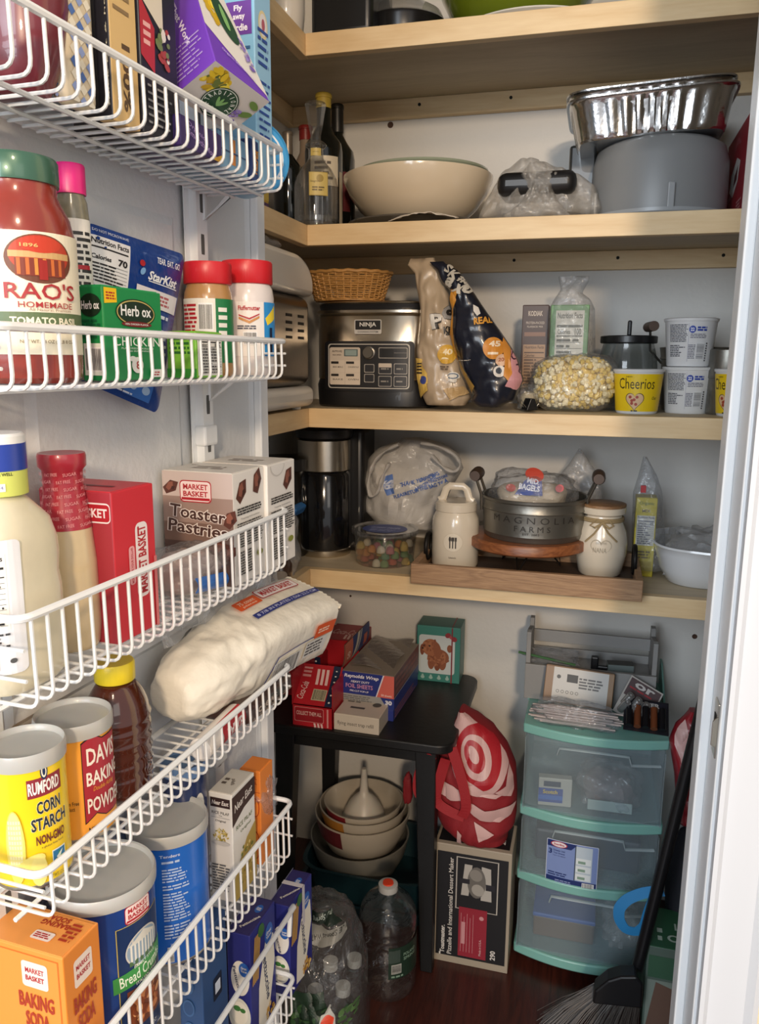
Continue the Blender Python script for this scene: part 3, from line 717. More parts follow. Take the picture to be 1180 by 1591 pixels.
pl.mb_logo(w*.48, hh*.83, w*.45)
pl.text('Toaster', w*.50, hh*.635, w*.80, hh*.115, '#4a2f28', .02, rot=-5, out='#efe6df', outw=.05)
pl.text('Pastries', w*.50, hh*.50, w*.86, hh*.115, '#4a2f28', .02, rot=-5, out='#efe6df', outw=.05)
pl.ell(w*.3, hh*.25, w*.25, hh*.1, '#3b2620', 24); pl.blotch(w*.45, hh*.2, w*.4, hh*.15, ['#8b5443', '#c8a58f', '#3f211a'], 24)
pt = Print(19); pt.para(w*.25, d*.3, w*.75, d*.6, 2, '#9a8f88'); pt.rect(w*.1, d*.62, w*.2, d*.66, '#9a8f88')
carton('toaster_pastry_box', 'toaster pastries box with chocolate front and store logo, the nearer of the pair', 'box', loc, DANG, sz, {'all': '#e9e4dc', 'top': '#ded8cf'}, {'front': pl, 'right': tp_side(d, hh, 0, 20), 'top': pt}, group=None)
l2 = tuple(Vector(loc)+DY*(d+.0015)+DX*.004)
w2, d2 = w, d*1.02
pt = Print(21); pt.para(w*.25, d*.3, w*.75, d*.6, 2, '#9a8f88')
carton('toaster_pastry_box', 'second toaster pastries box with finger tab, directly behind the chocolate fronted one', 'box', l2, DANG, (w, d2, hh*1.0), {'all': '#e9e4dc', 'top': '#ded8cf'}, {'right': tp_side(d2, hh, 1, 22), 'top': pt})

# plastic bags -------------------------------------------------
CLEAR = film('clear_film', body=.10, edge=.5)
HAZE = film('hazy_film', (.93, .93, .93), body=.30, rough=.25, edge=.35, bscale=25)
GLASS = film('clear_glass', (.96, .97, .97), body=.03, rough=.04, bump=0, edge=.85)
PET = film('bottle_plastic', (.93, .95, .95), body=.012, rough=.06, bump=.35, bscale=18, edge=.55)
def blob(c, s, seed, amp=.16, seg=40, fold=6, sharp=1.0, top=None):
    """crumpled bag skin; s half sizes; top = height factor of a gathered neck"""
    rnd = random.Random(seed); off = Vector((rnd.uniform(0, 50), rnd.uniform(0, 50), rnd.uniform(0, 50)))
    def fn(d):
        n = noise.noise(d*1.6+off)*amp*1.2 + (abs(noise.noise(d*fold*.55+off*2))-.25)*amp*1.1*sharp + (abs(noise.noise(d*fold*1.3+off*3))-.25)*amp*.5
        q = (abs(d.x)**3+abs(d.y)**3+abs(d.z)**3)**(-1/3)
        return q*(1+n)
    b = MB(); b.ball((0, 0, 0), 1, 0, seg, s, fn=fn)
    z0 = min(v[2] for v in b.v)
    out = []
    for x, y, z in b.v:
        if z < -s[2]*.92: z = -s[2]*.92
        out.append((x+c[0], y+c[1], z+s[2]*.92+c[2]))
    b.v = out
    return b
def gather(b, z1, k=.25):
    """pinch the top of a bag above z1 to a neck"""
    zt = max(v[2] for v in b.v); n = len(b.v)
    cx_ = sum(v[0] for v in b.v)/n; cy_ = sum(v[1] for v in b.v)/n; out = []
    for x, y, z in b.v:
        if z > z1:
            f = (z-z1)/(zt-z1+1e-6); q = 1-(1-k)*math.sin(min(f*1.5, 1)*math.pi/2)
            x = cx_+(x-cx_)*q; y = cy_+(y-cy_)*q
        out.append((x, y, z))
    b.v = out; return b
def pbag(name, label, cat, loc, s, seed, m, rz=0, amp=.16, contents=None, seg=40, group=None):
    t = thing(name, label, cat, loc, rz, group)
    blob((0, 0, 0), s, seed, amp, seg).build('plastic', m, t, smooth=True, auto=50)
    if contents:
        mm, k, sd = contents; blob((0, 0, .001), tuple(v*k for v in s), sd, amp*.8, 24).build('contents', mm, t, smooth=True)
    return t
n, s, z = dray(290, 890, n=.058)
pbag('snack_bag', 'crumpled clear bag of tan food with a blue stripe between red box and toaster pastries', 'bag', dw(.058, s, FLR[2]), (.034, .045, .026), 5, CLEAR, DANG, .2, (mat('tan_food', '#c3aba0', .6, var=.3, vscale=60), .82, 6))
MB().grid(lambda u, v: (.033+.004*math.sin(v*3.1), -.036+.06*u, .010+.016*v-.008*u), 8, 4).build('blue_stripe', mat('blue_wrap', '#2f6fc0', .35), COL.objects['snack_bag'], solid=.001)

# --- fourth basket
loc, r, h = dcyl(-20, 97, 1152, FLR[3], .060)
Y = '#f2cf1f'
p = Print(23); u0 = r*.25
p.text('RUMFORD', r*.50, h*.76, r*.85, h*.095, '#f3efe6', .03, rot=0)
q_ = p.q.pop(); p.rect(r*.05, h*.69, r*1.0, h*.83, '#8c2b36'); p.q.append(q_); q_ = (q_[0], q_[1], q_[2], p.lay+1); p.q[-1] = q_; p.lay += 1
p.ell(r*.5, h*.87, r*.1, h*.06, '#1f2f55'); p.ell(r*.5, h*.87, r*.07, h*.045, '#efe6cd'); p.ell(r*.5, h*.87, r*.04, h*.03, '#1f2f55')
p.text('CORN', r*.58, h*.61, r*.66, h*.095, '#222b3a', .03, out='#f6e9b0', outw=.03); p.text('STARCH', r*.58, h*.49, r*.98, h*.095, '#222b3a', .03, out='#f6e9b0', outw=.03)
p.text('NON-GMO', r*.58, h*.37, r*.8, h*.07, '#6b2a2a', .03); p.text('a gluten free food', r*.6, h*.31, r*.6, h*.02, '#333333')
p.rect(r*.55, h*.12, r*.95, h*.26, '#e6efe8'); p.rect(r*.57, h*.13, r*.93, h*.25, '#2a76a8'); p.poly([(r*.6, h*.14), (r*.75, h*.24), (r*.9, h*.14)], '#3c9a58'); p.poly([(r*.66, h*.2), (r*.72, h*.16), (r*.86, h*.24)], '#e6efe8')
p.ell(-r*.32, h*.34, r*.24, h*.28, '#f7df6a', 30); p.ell(-r*.32, h*.37, r*.19, h*.24, '#f9e98e', 30)
for i in range(10):
    for k in range(5): p.rect(-r*.47+k*r*.065, h*(.18+.038*i), -r*.425+k*r*.065, h*(.205+.038*i), '#fbf2b8', same=not (i == 0 and k == 0))
p.ell(0, h*.2, r*.42, h*.06, '#f6e27a', 20, rot=35); p.ell(r*.2, h*.15, r*.2, h*.12, '#f7e587', 20); p.text('NET WT. 12 OZ', r*.65, h*.07, r*.5, h*.025, '#6b5a1a')
can('short yellow corn starch can with frosted lid, nearest in its basket', 'can', loc, r, h, Y, p, off=-6)
loc, r, h = dcyl(55, 171, 1108, FLR[3], .052)
p = Print(24); p.poly([(r*.30, h*.86), (r*.62, h*.92), (r*.9, h*.86), (r*1.5, h*.86), (r*1.5, h*.17), (r*.9, h*.17), (r*.62, h*.22), (r*.30, h*.15)], '#1f1a18')
p.poly([(r*.32, h*.85), (r*.62, h*.905), (r*.9, h*.85), (r*1.48, h*.85), (r*1.48, h*.18), (r*.9, h*.18), (r*.62, h*.23), (r*.32, h*.165)], '#a92a38')
p.text('DAVIS', r*.93, h*.73, r*1.0, h*.15, '#f3e9dd', .02); p.text('BAKING', r*.97, h*.54, r*1.15, h*.12, '#f3e9dd', .02); p.text('Double Acting', r*.9, h*.44, r*.7, h*.05, '#e39a3c', .01, shear=.3)
p.text('POWDER', r*.98, h*.31, r*1.2, h*.13, '#f3e9dd', .02); p.text('NET WT. 8.1 OZ', r*.85, h*.10, r*.95, h*.045, '#2a2018', .02)
p.text('A Gluten Free', -r*.1, h*.36, r*.55, h*.035, '#2a2018', .01); p.text('Product', -r*.08, h*.315, r*.3, h*.035, '#2a2018', .01)
can('orange baking powder can with a red panel and frosted lid', 'can', loc, r, h, '#f0a43a', p, off=-10)
# honey bottle
loc, r, h = dcyl(146, 208, 1026, FLR[3], .052)
t = thing('honey_bottle', 'dark amber honey bottle with ridged sides and bright yellow cap', 'bottle', loc, DANG)
rb = r*1.8
HON = mat('dark_honey', '#4a2012', .12, coat=.8, var=.25, vscale=25)
prf = [(0, 0), (rb*.88, 0), (rb, .006)]
for i in range(1, 26):
    f = i/26; rr = rb*(1.0+.02*math.sin(f*3)-.58*max(0, (f-.6)/.4)**2.2); rr += .0012*math.sin(f*60) if .08 < f < .72 else 0; prf.append((rr, .006+(h*.885-.006)*f))
MB().lathe(prf, 56, sx=.86).build('filled_bottle', HON, t, smooth=True, auto=80)
b = MB(); b.lathe([(r*.97, h*.86), (r*1.0, h*.865), (r*1.0, h*.985), (r*.95, h), (0, h)], 90, wav=lambda a, i: 1+(.012*math.cos(a*40) if i in (1, 2) else 0)); b.build('cap', mat('yellow_cap', '#e9cf2e', .35), t, smooth=True, auto=60)
p = Print(25); p.rrect(-rb*.5, h*.22, rb*.42, h*.74, .004, '#c7a08c'); p.para(-rb*.4, h*.3, rb*.32, h*.7, 10, '#4a2a20')
p.build(lambda u, v, e: (tap(prf)(v)*.86*math.sin(math.radians(face_ang(loc, -52))+u/rb)+(.0012+e)*.5, -(tap(prf)(v)*math.cos(math.radians(face_ang(loc, -52))+u/rb)+.0012+e), v), t, step=(rb*.15, h*.04), name='label')
# paper plates bag: a leaning stack, bulging at the near end, plate edges fanned at the far end
pA = Vector(dray(262, 1085, n=.050)); pB = Vector(dray(470, 965, n=.075))
A_ = dw(*pA); B_ = dw(*pB); ax = (B_-A_); Lp = ax.length; ax.normalize()
upz = Vector((0, 0, 1)); side = ax.cross(upz).normalized(); upn = side.cross(ax).normalized()
tilt = math.radians(20); sd = side*math.cos(tilt)-upn*math.sin(tilt); un = side*math.sin(tilt)+upn*math.cos(tilt)
t = thing('paper_plate_pack', 'bag of white paper plates lying slanted across its door basket', 'paper plates', A_)
def hw(f):  # half width, half height along the pack
    if f < .36: k = math.sqrt(max(0, 1-((.36-f)/.36)**2)); return .020+.026*k, .018+.026*k
    return .046+.004*(f-.36), .044+.001*(f-.36)
ctr = lambda f: ax*(f*Lp) + upz*(.013*math.sin(min(f, 1)*2.6))
b = MB(); nu, nv = 80, 64; vs = []; fs = []
for i in range(nu+1):
    f = i/nu; a, c_ = hw(f); c0 = ctr(f)
    for k in range(nv):
        an = 2*math.pi*k/nv; kk = 2.2+ (3.5*max(0, min(1, (f-.3)/.2))); ca, sa = math.cos(an), math.sin(an)
        q = (abs(ca)**kk+abs(sa)**kk)**(-1/kk); ns = 1+.05*noise.noise(Vector((f*9, ca*2, sa*2)))*(2 if f < .4 else .3)+.09*(abs(noise.noise(Vector((f*16, ca*3.4, sa*3.4))))-.2)*(1 if f < .42 else .15)
        vs.append(tuple(c0+sd*ca*a*q*ns+un*sa*c_*q*ns))
for i in range(nu):
    for k in range(nv): k2 = (k+1) % nv; fs.append((i*nv+k, i*nv+k2, (i+1)*nv+k2, (i+1)*nv+k))
fs.append(tuple(range(nv))); fs.append(tuple(range(nu*nv, nu*nv+nv)))
b.add(vs, fs); b.build('plates', mat('paper_plates', '#f0e9d8', .5, bump=.25, bscale=45, coat=.4), t, smooth=True, auto=60)
b = MB(); 
for k in range(9):   # crimped plate rims
    o = -.036+.009*k; ve = []; n_ = 26
    for i in range(n_):
        g_ = i/(n_-1)-.5; off = .012-.03*g_*g_+(.003 if i % 2 else 0)+.002*(k % 3)
        for dz in (-.003, .003): ve.append(tuple(ctr(1.0)+ax*off+sd*(g_*.088)+un*(o+dz)))
        ve.append(tuple(ctr(1.0)-ax*.02+sd*(g_*.088)+un*o))
    b.add(ve, [(3*i, 3*i+1, 3*i+4, 3*i+3) for i in range(n_-1)]+[(3*i+1, 3*i+2, 3*i+5, 3*i+4) for i in range(n_-1)]+[(3*i+2, 3*i, 3*i+3, 3*i+5) for i in range(n_-1)])
b.build('plate_rims', mat('paper_plates'), t)
# loose film of the bag standing up at the door side
b = MB(); b.grid(lambda u, v: tuple(ctr(.05+u*.85)+un*(.038+.045*v*math.sin(.35+u*2.2))+sd*(-.03-.02*v+.004*math.sin(u*23+v*3))), 24, 8); b.build('bag_film', HAZE, t, smooth=True)
p = Print(26)
def topf(u, v, e):   # u along, v across
    f = .36+u/Lp; return ctr(f)+un*(hw(min(f, 1))[1]*1.005+.0014+e)+sd*v
LL = Lp*.64
p.poly([(LL*.5, -.03), (LL*.98, -.03), (LL*.98, -.012), (LL*.5, -.012)], '#b3202c'); p.poly([(LL*.51, -.029), (LL*.97, -.029), (LL*.97, -.013), (LL*.51, -.013)], '#f0e6e4'); p.text('MARKET BASKET', LL*.74, -.021, LL*.43, .011, '#b3202c', .03, rot=180); 
pq = Print(27)
pq.rrect(LL*.42, .013, LL*.92, .031, .003, '#b3202c'); pq.rrect(LL*.43, .014, LL*.91, .030, .003, '#f0e6e4'); pq.text('MARKET BASKET', LL*.67, .022, LL*.42, .010, '#b3202c', .03)
pq.rrect(LL*.14, .010, LL*.40, .026, .002, '#e05a22'); pq.text('75 count', LL*.27, .020, LL*.18, .006, '#f6d9c0', .01); pq.text('plates', LL*.27, .0135, LL*.16, .004, '#f6d9c0', .01)
pq.rect(LL*.16, -.012, LL*1.0, -.003, '#27357f'); pq.text('8 7/8 IN PLATES / DIA 22.5 CM', LL*.58, -.0075, LL*.78, .0045, '#c9cde6', .01)
pq.build(lambda u, v, e: topf(u, -v, e), t, 'top_print', step=(.02, 0))
ps = Print(28)   # side that faces the viewer
ps.poly([(LL*.10, -.030), (LL*.22, .008), (LL*.95, .010), (LL*.95, .0085), (LL*.235, .0065), (LL*.12, -.030)], '#27357f'); ps.bars(LL*.2, -.030, LL*.55, -.001, '#33363f', '#dcdad4'); ps.rect(LL*.60, -.02, LL*.9, .004, '#dcdad4'); ps.para(LL*.62, -.018, LL*.88, .002, 4, '#555555'); ps.rrect(LL*.68, .006, LL*.96, .026, .002, '#e05a22'); ps.para(LL*.72, .012, LL*.92, .020, 2, '#f6d9c0')
ps.build(lambda u, v, e: ctr(.36+u/Lp)+sd*(hw(min(.36+u/Lp, 1))[0]*1.005+.0012+e)+un*v, t, 'side_print', step=(.02, 0))
# small tube and brown pack under the plates
n, s, z = dray(330, 1118, n=.085)
t = thing('red_white_roll', 'small roll in red and white wrapper tucked beneath the paper plates', 'roll', dw(.092, s, FLR[3]+.013), DANG+math.radians(4))
MB().lathe([(0, -.045), (.009, -.045), (.0125, -.042), (.0125, .045), (0, .045)], 24, M=Matrix.Rotation(-math.pi/2, 4, 'X')).build('wrapper', paint('#e9e2da', .4), t, smooth=True)
p = Print(29); p.rect(-.018, -.012, .018, .045, '#b3202c'); p.text('BASKET', 0, .02, .045, .012, '#f0e6e4', .03, rot=90)
p.build(lambda u, v, e: ((.0128+e)*math.cos(u/.0128), v, (.0128+e)*math.sin(u/.0128)), t, step=(.003, 0))
n, s, z = dray(405, 1080, n=.085)
t = thing('brown_candy_pack', 'flat brown wrapped pack lying in the far end of the paper plates basket', 'pack', dw(.075, s-.01, FLR[3]), DANG)
MB().box(-.03, .03, -.06, .06, 0, .022).build('wrapper', paint('#46302a', .3, coat=.5), t, bevel=.006, smooth=True)
p = Print(30); p.text('chews', .05, .011, .05, .010, '#c9b8a8', .02); p.rect(.004, .002, .116, .004, '#8c7a6c'); p.build(face(.06, .12, .022, 'right'), t)

# --- fifth basket
loc, sz = dbox(-75, 97, 157, 1490, FLR[4], .098); w, d, hh = sz
O = '#f0953f'; BR_ = '#a8371f'
pl = Print(31); pl.rect(w*.05, hh*.03, w*.95, hh*.97, '#d9742c'); pl.rect(w*.06, hh*.035, w*.94, hh*.965, O)
pl.rrect(w*.55, hh*.78, w*.83, hh*.93, .003, '#f0e0d4'); pl.text('MARKET', w*.69, hh*.88, w*.2, hh*.03, '#b3202c', .02); pl.text('BASKET', w*.69, hh*.835, w*.2, hh*.03, '#b3202c', .02)
pl.text('BAKING', w*.69, hh*.70, w*.38, hh*.09, BR_, .03); pl.text('SODA', w*.69, hh*.59, w*.26, hh*.09, BR_, .03); pl.para(w*.5, hh*.1, w*.9, hh*.52, 12, BR_, .4)
pr = Print(32); pr.rrect(d*.25, hh*.76, d*.75, hh*.92, .003, '#f0e0d4'); pr.text('MARKET', d*.5, hh*.87, d*.38, hh*.03, '#b3202c', .02); pr.text('BASKET', d*.5, hh*.82, d*.38, hh*.03, '#b3202c', .02); pr.text('BAKING', d*.5, hh*.67, d*.62, hh*.1, BR_, .03); pr.text('SODA', d*.5, hh*.55, d*.46, hh*.1, BR_, .03)
pt = Print(33); pt.text('BAKING', w*.66, d*.66, w*.3, d*.13, BR_, .03, rot=180); pt.text('SODA', w*.66, d*.80, w*.22, d*.13, BR_, .03, rot=180); pt.rrect(w*.55, d*.22, w*.76, d*.44, .002, '#f0e0d4'); pt.para(w*.57, d*.26, w*.74, d*.4, 3, '#b3202c'); pt.para(w*.82, d*.3, w*.96, d*.8, 5, BR_)
carton('baking_soda_box', 'orange baking soda box at the near end of its basket', 'box', loc, DANG, sz, {'all': '#e58a34', 'front': O, 'top': '#ee9c4d'}, {'front': pl, 'right': pr, 'top': pt})
loc, r, h = dcyl(78, 238, 1352, FLR[4], .058)
p = Print(34); x0, x1 = r*.1, r*1.25
p.rect(x0, h*.03, x1, h*.80, '#c9b458'); p.rect(x0+.0008, h*.034, x1-.0008, h*.796, '#16305c')
p.mb_logo(r*.60, h*.86, r*.62)
p.ell(r*.68, h*.62, r*.42, h*.11, '#c9c6bd', 36); p.ell(r*.68, h*.62, r*.39, h*.10, '#8fa3b4', 36)
for k in range(8): p.rect(r*(.36+.085*k), h*.56, r*(.40+.085*k), h*.665, '#e4e1d6', same=k > 0)
p.rect(r*.33, h*.535, r*1.02, h*.565, '#4c6b46'); p.poly([(r*.3, h*.66), (r*.68, h*.72), (r*1.04, h*.66)], '#d8d5ca')
p.poly([(r*.0, h*.40), (r*1.32, h*.44), (r*1.32, h*.555), (r*.0, h*.50)], '#3f9148'); p.text('Bread Crumbs', r*.66, h*.472, r*1.08, h*.07, '#eaf3df', .01, rot=4); p.text('FAMILY STYLE', r*.7, h*.525, r*.55, h*.018, '#eaf3df', .01, rot=4); p.text('ITALIAN STYLE', r*.75, h*.415, r*.6, h*.02, '#eaf3df', .01, rot=3)
p.rect(r*.25, h*.13, r*1.12, h*.385, '#7a3d22'); p.blotch(r*.69, h*.255, r*.42, h*.12, ['#c97a45', '#e0a06a', '#8c4526', '#b35f34', '#d98c58'], 40, .3)
p.text('NET WT 15 OZ', r*.6, h*.075, r*.6, h*.025, '#dfe3ea', .02)
can('large dark blue bread crumb tub with a chicken picture', 'tub', loc, r, h, '#1c3f86', p, off=4, name='bread_crumb_tub')
loc, r, h = dcyl(198, 321, 1268, FLR[4], .054)
p = Print(35); p.text('Tenders', -r*.05, h*.86, r*.5, h*.022, '#d5e0f2', .02); p.para(-r*.25, h*.80, r*.25, h*.83, 1, '#b9cdec')
for a, b2 in ((.66, .77), (.6, .645), (.36, .585), (.22, .34)): p.para(-r*.25, h*a, r*.42, h*b2, max(1, int((b2-a)/.022)), '#b9cdec', .5, .35)
p.rect(-r*.2, h*.04, -r*.05, h*.16, '#e4e4e0'); p.bars(-r*.2, h*.04, -r*.05, h*.16, vert=True); p.text('2%, TPS.', 0, h*.18, r*.25, h*.02, '#d5e0f2')
can('bright blue drum of bread crumbs showing its printed cooking text', 'tub', loc, r, h, '#2468c6', p, off=4, name='bread_crumb_tub')
loc, r, h = dcyl(250, 320, 1180, FLR[4], .040)
p = Print(36); p.ell(r*.7, h*.72, r*.28, h*.1, '#d9d5c9', 20); p.rect(-r, h*.4, r, h*.42, '#c9b458')
can('small navy blue canister with a white rimmed blue lid, behind the drums', 'can', loc, r, h, '#1b2b55', p, mat('blue_lid', '#6f8fb8', .35))
loc, sz = dbox(324, 360, 396, 1236, FLR[4], .090); w, d, hh = sz
pl = Print(37); pl.rect(w*.08, hh*.87, w*.92, hh*.955, '#3c2a26'); pl.text('Near East', w*.5, hh*.912, w*.72, hh*.04, '#eee8e0', .02, shear=.2); pl.text('RICE PILAF', w*.5, hh*.82, w*.75, hh*.025, '#4a4a4a', .01); pl.text('mix', w*.5, hh*.795, w*.15, hh*.012, '#4a4a4a'); pl.rect(w*.1, hh*.775, w*.9, hh*.778, '#888888'); pl.text('Original', w*.5, hh*.745, w*.45, hh*.025, '#4a4a4a', .01)
pl.blotch(w*.5, hh*.62, w*.40, hh*.07, ['#c9b35a', '#e2d08a', '#8f8a3c', '#b39a48'], 60, .16); pl.ell(w*.5, hh*.55, w*.4, hh*.02, '#c9c6c0'); pl.para(w*.1, hh*.1, w*.9, hh*.36, 10, '#555555', .4)
pr = Print(38); pr.poly([(0, hh*.70), (0, hh*.97), (d, hh*.97), (d, hh*.80), (d*.5, hh*.78)], '#43302a'); pr.text('Near East', d*.48, hh*.87, d*.8, hh*.07, '#efe8df', .01, shear=.3, rot=8); pr.text('RICE PILAF', d*.5, hh*.66, d*.7, hh*.04, '#5c6b3f', .01, rot=0); pr.text('Original', d*.55, hh*.59, d*.45, hh*.03, '#5c6b3f', .01)
pr.poly([(0, 0), (d, 0), (d, hh*.55), (d*.6, hh*.48), (0, hh*.2)], '#b59a4c'); pr.blotch(d*.55, hh*.25, d*.40, hh*.22, ['#d9c06a', '#ead894', '#8c7a34', '#c2a24c', '#6f7a34'], 90, .12)
pt = Print(39); pt.text('pilafs', w*.6, d*.45, d*.25, w*.2, '#5c5048', .01, rot=-70); pt.para(w*.2, d*.3, w*.4, d*.6, 2, '#5c5048')
carton('rice_pilaf_box', 'white rice pilaf box with brown brand panels and rice picture', 'box', loc, DANG, sz, {'all': '#e4e1da', 'top': '#cfcac0'}, {'front': pl, 'right': pr, 'top': pt})
loc, sz = dbox(372, 404, 424, 1200, FLR[4], .088); w, d, hh = sz
pl = Print(40); pl.text('VEAL', w*.6, hh*.93, w*.5, hh*.03, BR_, .02); pl.text('MEAL', w*.6, hh*.88, w*.5, hh*.03, BR_, .02); pl.rect(0, hh*.78, w, hh*.785, BR_); pl.ell(w*.75, hh*.62, w*.2, hh*.1, BR_, 20); pl.ell(w*.75, hh*.62, w*.17, hh*.09, '#e8883a', 20); pl.ell(w*.75, hh*.22, w*.2, hh*.15, BR_, 20); pl.ell(w*.75, hh*.22, w*.17, hh*.14, '#e8883a', 20)
t = carton('orange_food_box', 'tall orange food box wrapped at its waist in twisted clear plastic', 'box', loc, DANG, sz, {'all': '#e8883a'}, {'front': pl})
blob((w*.1, d*.15, hh*.45), (w*.55, d*.62, hh*.22), 71, .3, 36, 8).build('plastic_wrap', CLEAR, t, smooth=True)
# --- lowest basket
loc, sz = dbox(275, 312, 352, 1462, FLR[6], .088); w, d, hh = sz
pl = Print(41)
for k in range(7): pl.ell(w*.4, hh*(.15+.12*k), w*.25, hh*.045, '#3a5f8f', 14); pl.ell(w*.4, hh*(.15+.12*k), w*.2, hh*.036, '#2a4a78', 14)
pr = Print(42); pr.rrect(d*.4, hh*.6, d*.75, hh*.72, .002, '#101c33'); pr.rrect(d*.47, hh*.63, d*.68, hh*.69, .001, '#c9d3e2')
carton('blue_patterned_box', 'dark blue box with swirling pattern, low down behind the fifth basket', 'box', loc, DANG, sz, {'all': '#2a4a78'}, {'front': pl, 'right': pr})
n, s, z = dray(345, 1500, n=.05)
t = thing('dark_bottle', 'dark glass bottle partly hidden beside the near pasta box', 'bottle', dw(.036, s+.03, FLR[6]), DANG)
MB().lathe([(0, 0), (.022, 0), (.024, .004), (.024, .09), (.018, .115), (.010, .13), (.010, .150), (0, .150)], 32).build('bottle_body', mat('dark_glass', '#1a1210', .1, coat=.6), t, smooth=True)
def fett(L, sz_, seed):
    w, d, hh = sz_
    pl = Print(seed); pl.ell(w*.55, hh*.62, w*.40, hh*.15, '#e9e6df', 30); pl.ell(w*.72, hh*.70, w*.22, hh*.06, '#2c62b4', 20); pl.text('Great', w*.72, hh*.715, w*.25, hh*.022, '#e9e6df', .02); pl.text('Value', w*.72, hh*.69, w*.25, hh*.022, '#e9e6df', .02)
    pl.text('Fettuccine', w*.42, hh*.60, hh*.24, w*.14, '#1b2b55', .02, rot=-78); pl.ell(w*.5, hh*.30, w*.48, hh*.15, '#dcdcd2', 30); pl.ell(w*.5, hh*.32, w*.36, hh*.10, '#efece0', 26); pl.ell(w*.4, hh*.36, w*.16, hh*.025, '#3f7a3c', 10); pl.ell(w*.65, hh*.35, w*.12, hh*.02, '#3f7a3c', 10)
    pr = Print(seed+1); pr.poly([(d*.25, hh*.05), (d*.6, hh*.0), (d*.95, hh*.5), (d*.9, hh*.75), (d*.6, hh*.8), (d*.3, hh*.45)], '#e9e4d4'); pr.ell(d*.72, hh*.80, d*.16, hh*.085, '#2c62b4', 24, rot=0); pr.text('Great', d*.72, hh*.815, d*.2, hh*.03, '#e9e6df', .02); pr.text('Value', d*.72, hh*.78, d*.2, hh*.03, '#e9e6df', .02)
    pr.text('Fettuccine', d*.6, hh*.47, hh*.46, d*.15, '#1b2b55', .02, rot=-82)
    for k in range(5): pr.poly([(d*(.05+.05*k), hh*.55), (d*(.08+.05*k), hh*.55), (d*(.2+.05*k), hh*.93), (d*(.17+.05*k), hh*.93)], '#d9a94c', same=k > 0)
    pr.ell(d*.42, hh*.92, d*.12, hh*.06, '#3c6b3c', 10, rot=30); pr.blotch(d*.7, hh*.1, d*.2, hh*.1, ['#d9a94c', '#ecc878', '#b3822c'], 20, .3)
    pt = Print(seed+2); pt.ell(w*.65, d*.68, w*.16, d*.11, '#2c62b4', 24); pt.text('Great', w*.65, d*.70, w*.2, d*.045, '#e9e6df', .02); pt.text('Value', w*.65, d*.655, w*.2, d*.045, '#e9e6df', .02); pt.text('Fettuccine', w*.66, d*.32, d*.42, w*.14, '#e9e6df', .02, rot=60); pt.rect(w*.02, d*.0, w*.04, d, '#8f93b8')
    return {'front': pl, 'right': pr, 'top': pt}
loc, sz = dbox(352, 388, 428, 1455, FLR[6], .090)
carton('fettuccine_box', 'dark blue fettuccine box with cream swirl, the nearer and lower of the two', 'box', loc, DANG, sz, {'all': '#2a2f7c', 'top': '#2f2b63'}, fett(loc, sz, 43))
loc, sz = dbox(419, 450, 485, 1409, FLR[6], .1)
pr2 = fett(loc, sz, 46)
t = carton('fettuccine_box', 'farther fettuccine box standing higher with a clear tape strip on top', 'box', loc, DANG, sz, {'all': '#2a2f7c', 'top': '#2f2b63'}, pr2)
w, d, hh = sz
MB().box(-w/2-.0004, w/2+.0006, d*.02, d*.12, hh+.0016, hh+.002).box(w/2+.0012, w/2+.0016, d*.02, d*.12, hh*.6, hh+.002).build('tape_strip', mat('tape', '#c9c4c9', .3), t)
n, s, z = dray(290, 1590, n=.06)
t = carton('tan_carton', 'plain tan carton whose pale top just shows at the bottom edge of the photo', 'box', dw(.055, s-.045, FLR[6]), DANG+.1, (.08, .075, z-FLR[6]), {'all': '#b8a88e', 'top': '#c4b59c'})
# loose retaining rail
t = thing('retaining_rail', 'single thick white wire rail crossing in front of the pasta boxes', 'rail', dw(.112, -.128, BZ[5]), DANG)
MB().tube([(.0, -.44, 0), (.0, 0, 0), (-.003, .004, -.002), (-.008, .006, -.01), (-.008, .0, -.045)], .0033, 8).build('rail', ENA, t, smooth=True)

# --- top basket
def tall(pl_, pc, pr_, name, label, color, prints, n=.095, hh=.16, cat='box'):
    loc, sz = dbox(pl_, pc, pr_, -40, FLR[0], n); sz = (sz[0], sz[1], hh)
    return loc, sz
# dark red pouch
n, s, z = dray(24, 60, n=.06)
t = thing('dark_red_pouch', 'glossy dark red food pouch at the near end of the top basket', 'pouch', dw(.06, s, FLR[0]), DANG)
blob((0, 0, 0), (.036, .028, .09), 31, .08, 32).build('pouch_body', mat('dark_red_foil', '#6e2630', .3, coat=.4), t, smooth=True)
loc, sz = dbox(72, 100, 152, -40, FLR[0], .092); w, d, hh = sz; hh = .17
t = thing('checked_pasta_bag', 'cream food bag with blue and white checks in the top basket', 'bag', loc, DANG)
b = MB().box(-w/2, w/2, -d/2, d/2, 0, hh); b.build('bag_body', paint('#d3c4a8', .35, coat=.3), t, bevel=.008, segs=4, smooth=True)
def checks(W_, seed):
    p = Print(seed); c_ = W_/5.5
    for i in range(-8, 18):
        for k in range(-8, 18):
            x = (i-k)*c_*.62; y = (i+k)*c_*.62
            if y > hh*.62 or i % 2 or k % 2 == 0: continue
            p.poly([(x, y-c_*.6), (x+c_*.6, y), (x, y+c_*.6), (x-c_*.6, y)], '#4d6fae' if (i//2+k) % 2 else '#8d9fce', same=bool(p.q))
            p.poly([(x+c_*1.24, y-c_*.6), (x+c_*1.84, y), (x+c_*1.24, y+c_*.6), (x+c_*.64, y)], '#e4dcc8', same=True)
    return p
checks(w, 50).build(face(w-.012, d+.0004, hh, 'front'), t, 'checks_front', clip=(0, 0.003, w-.012, hh*.7))
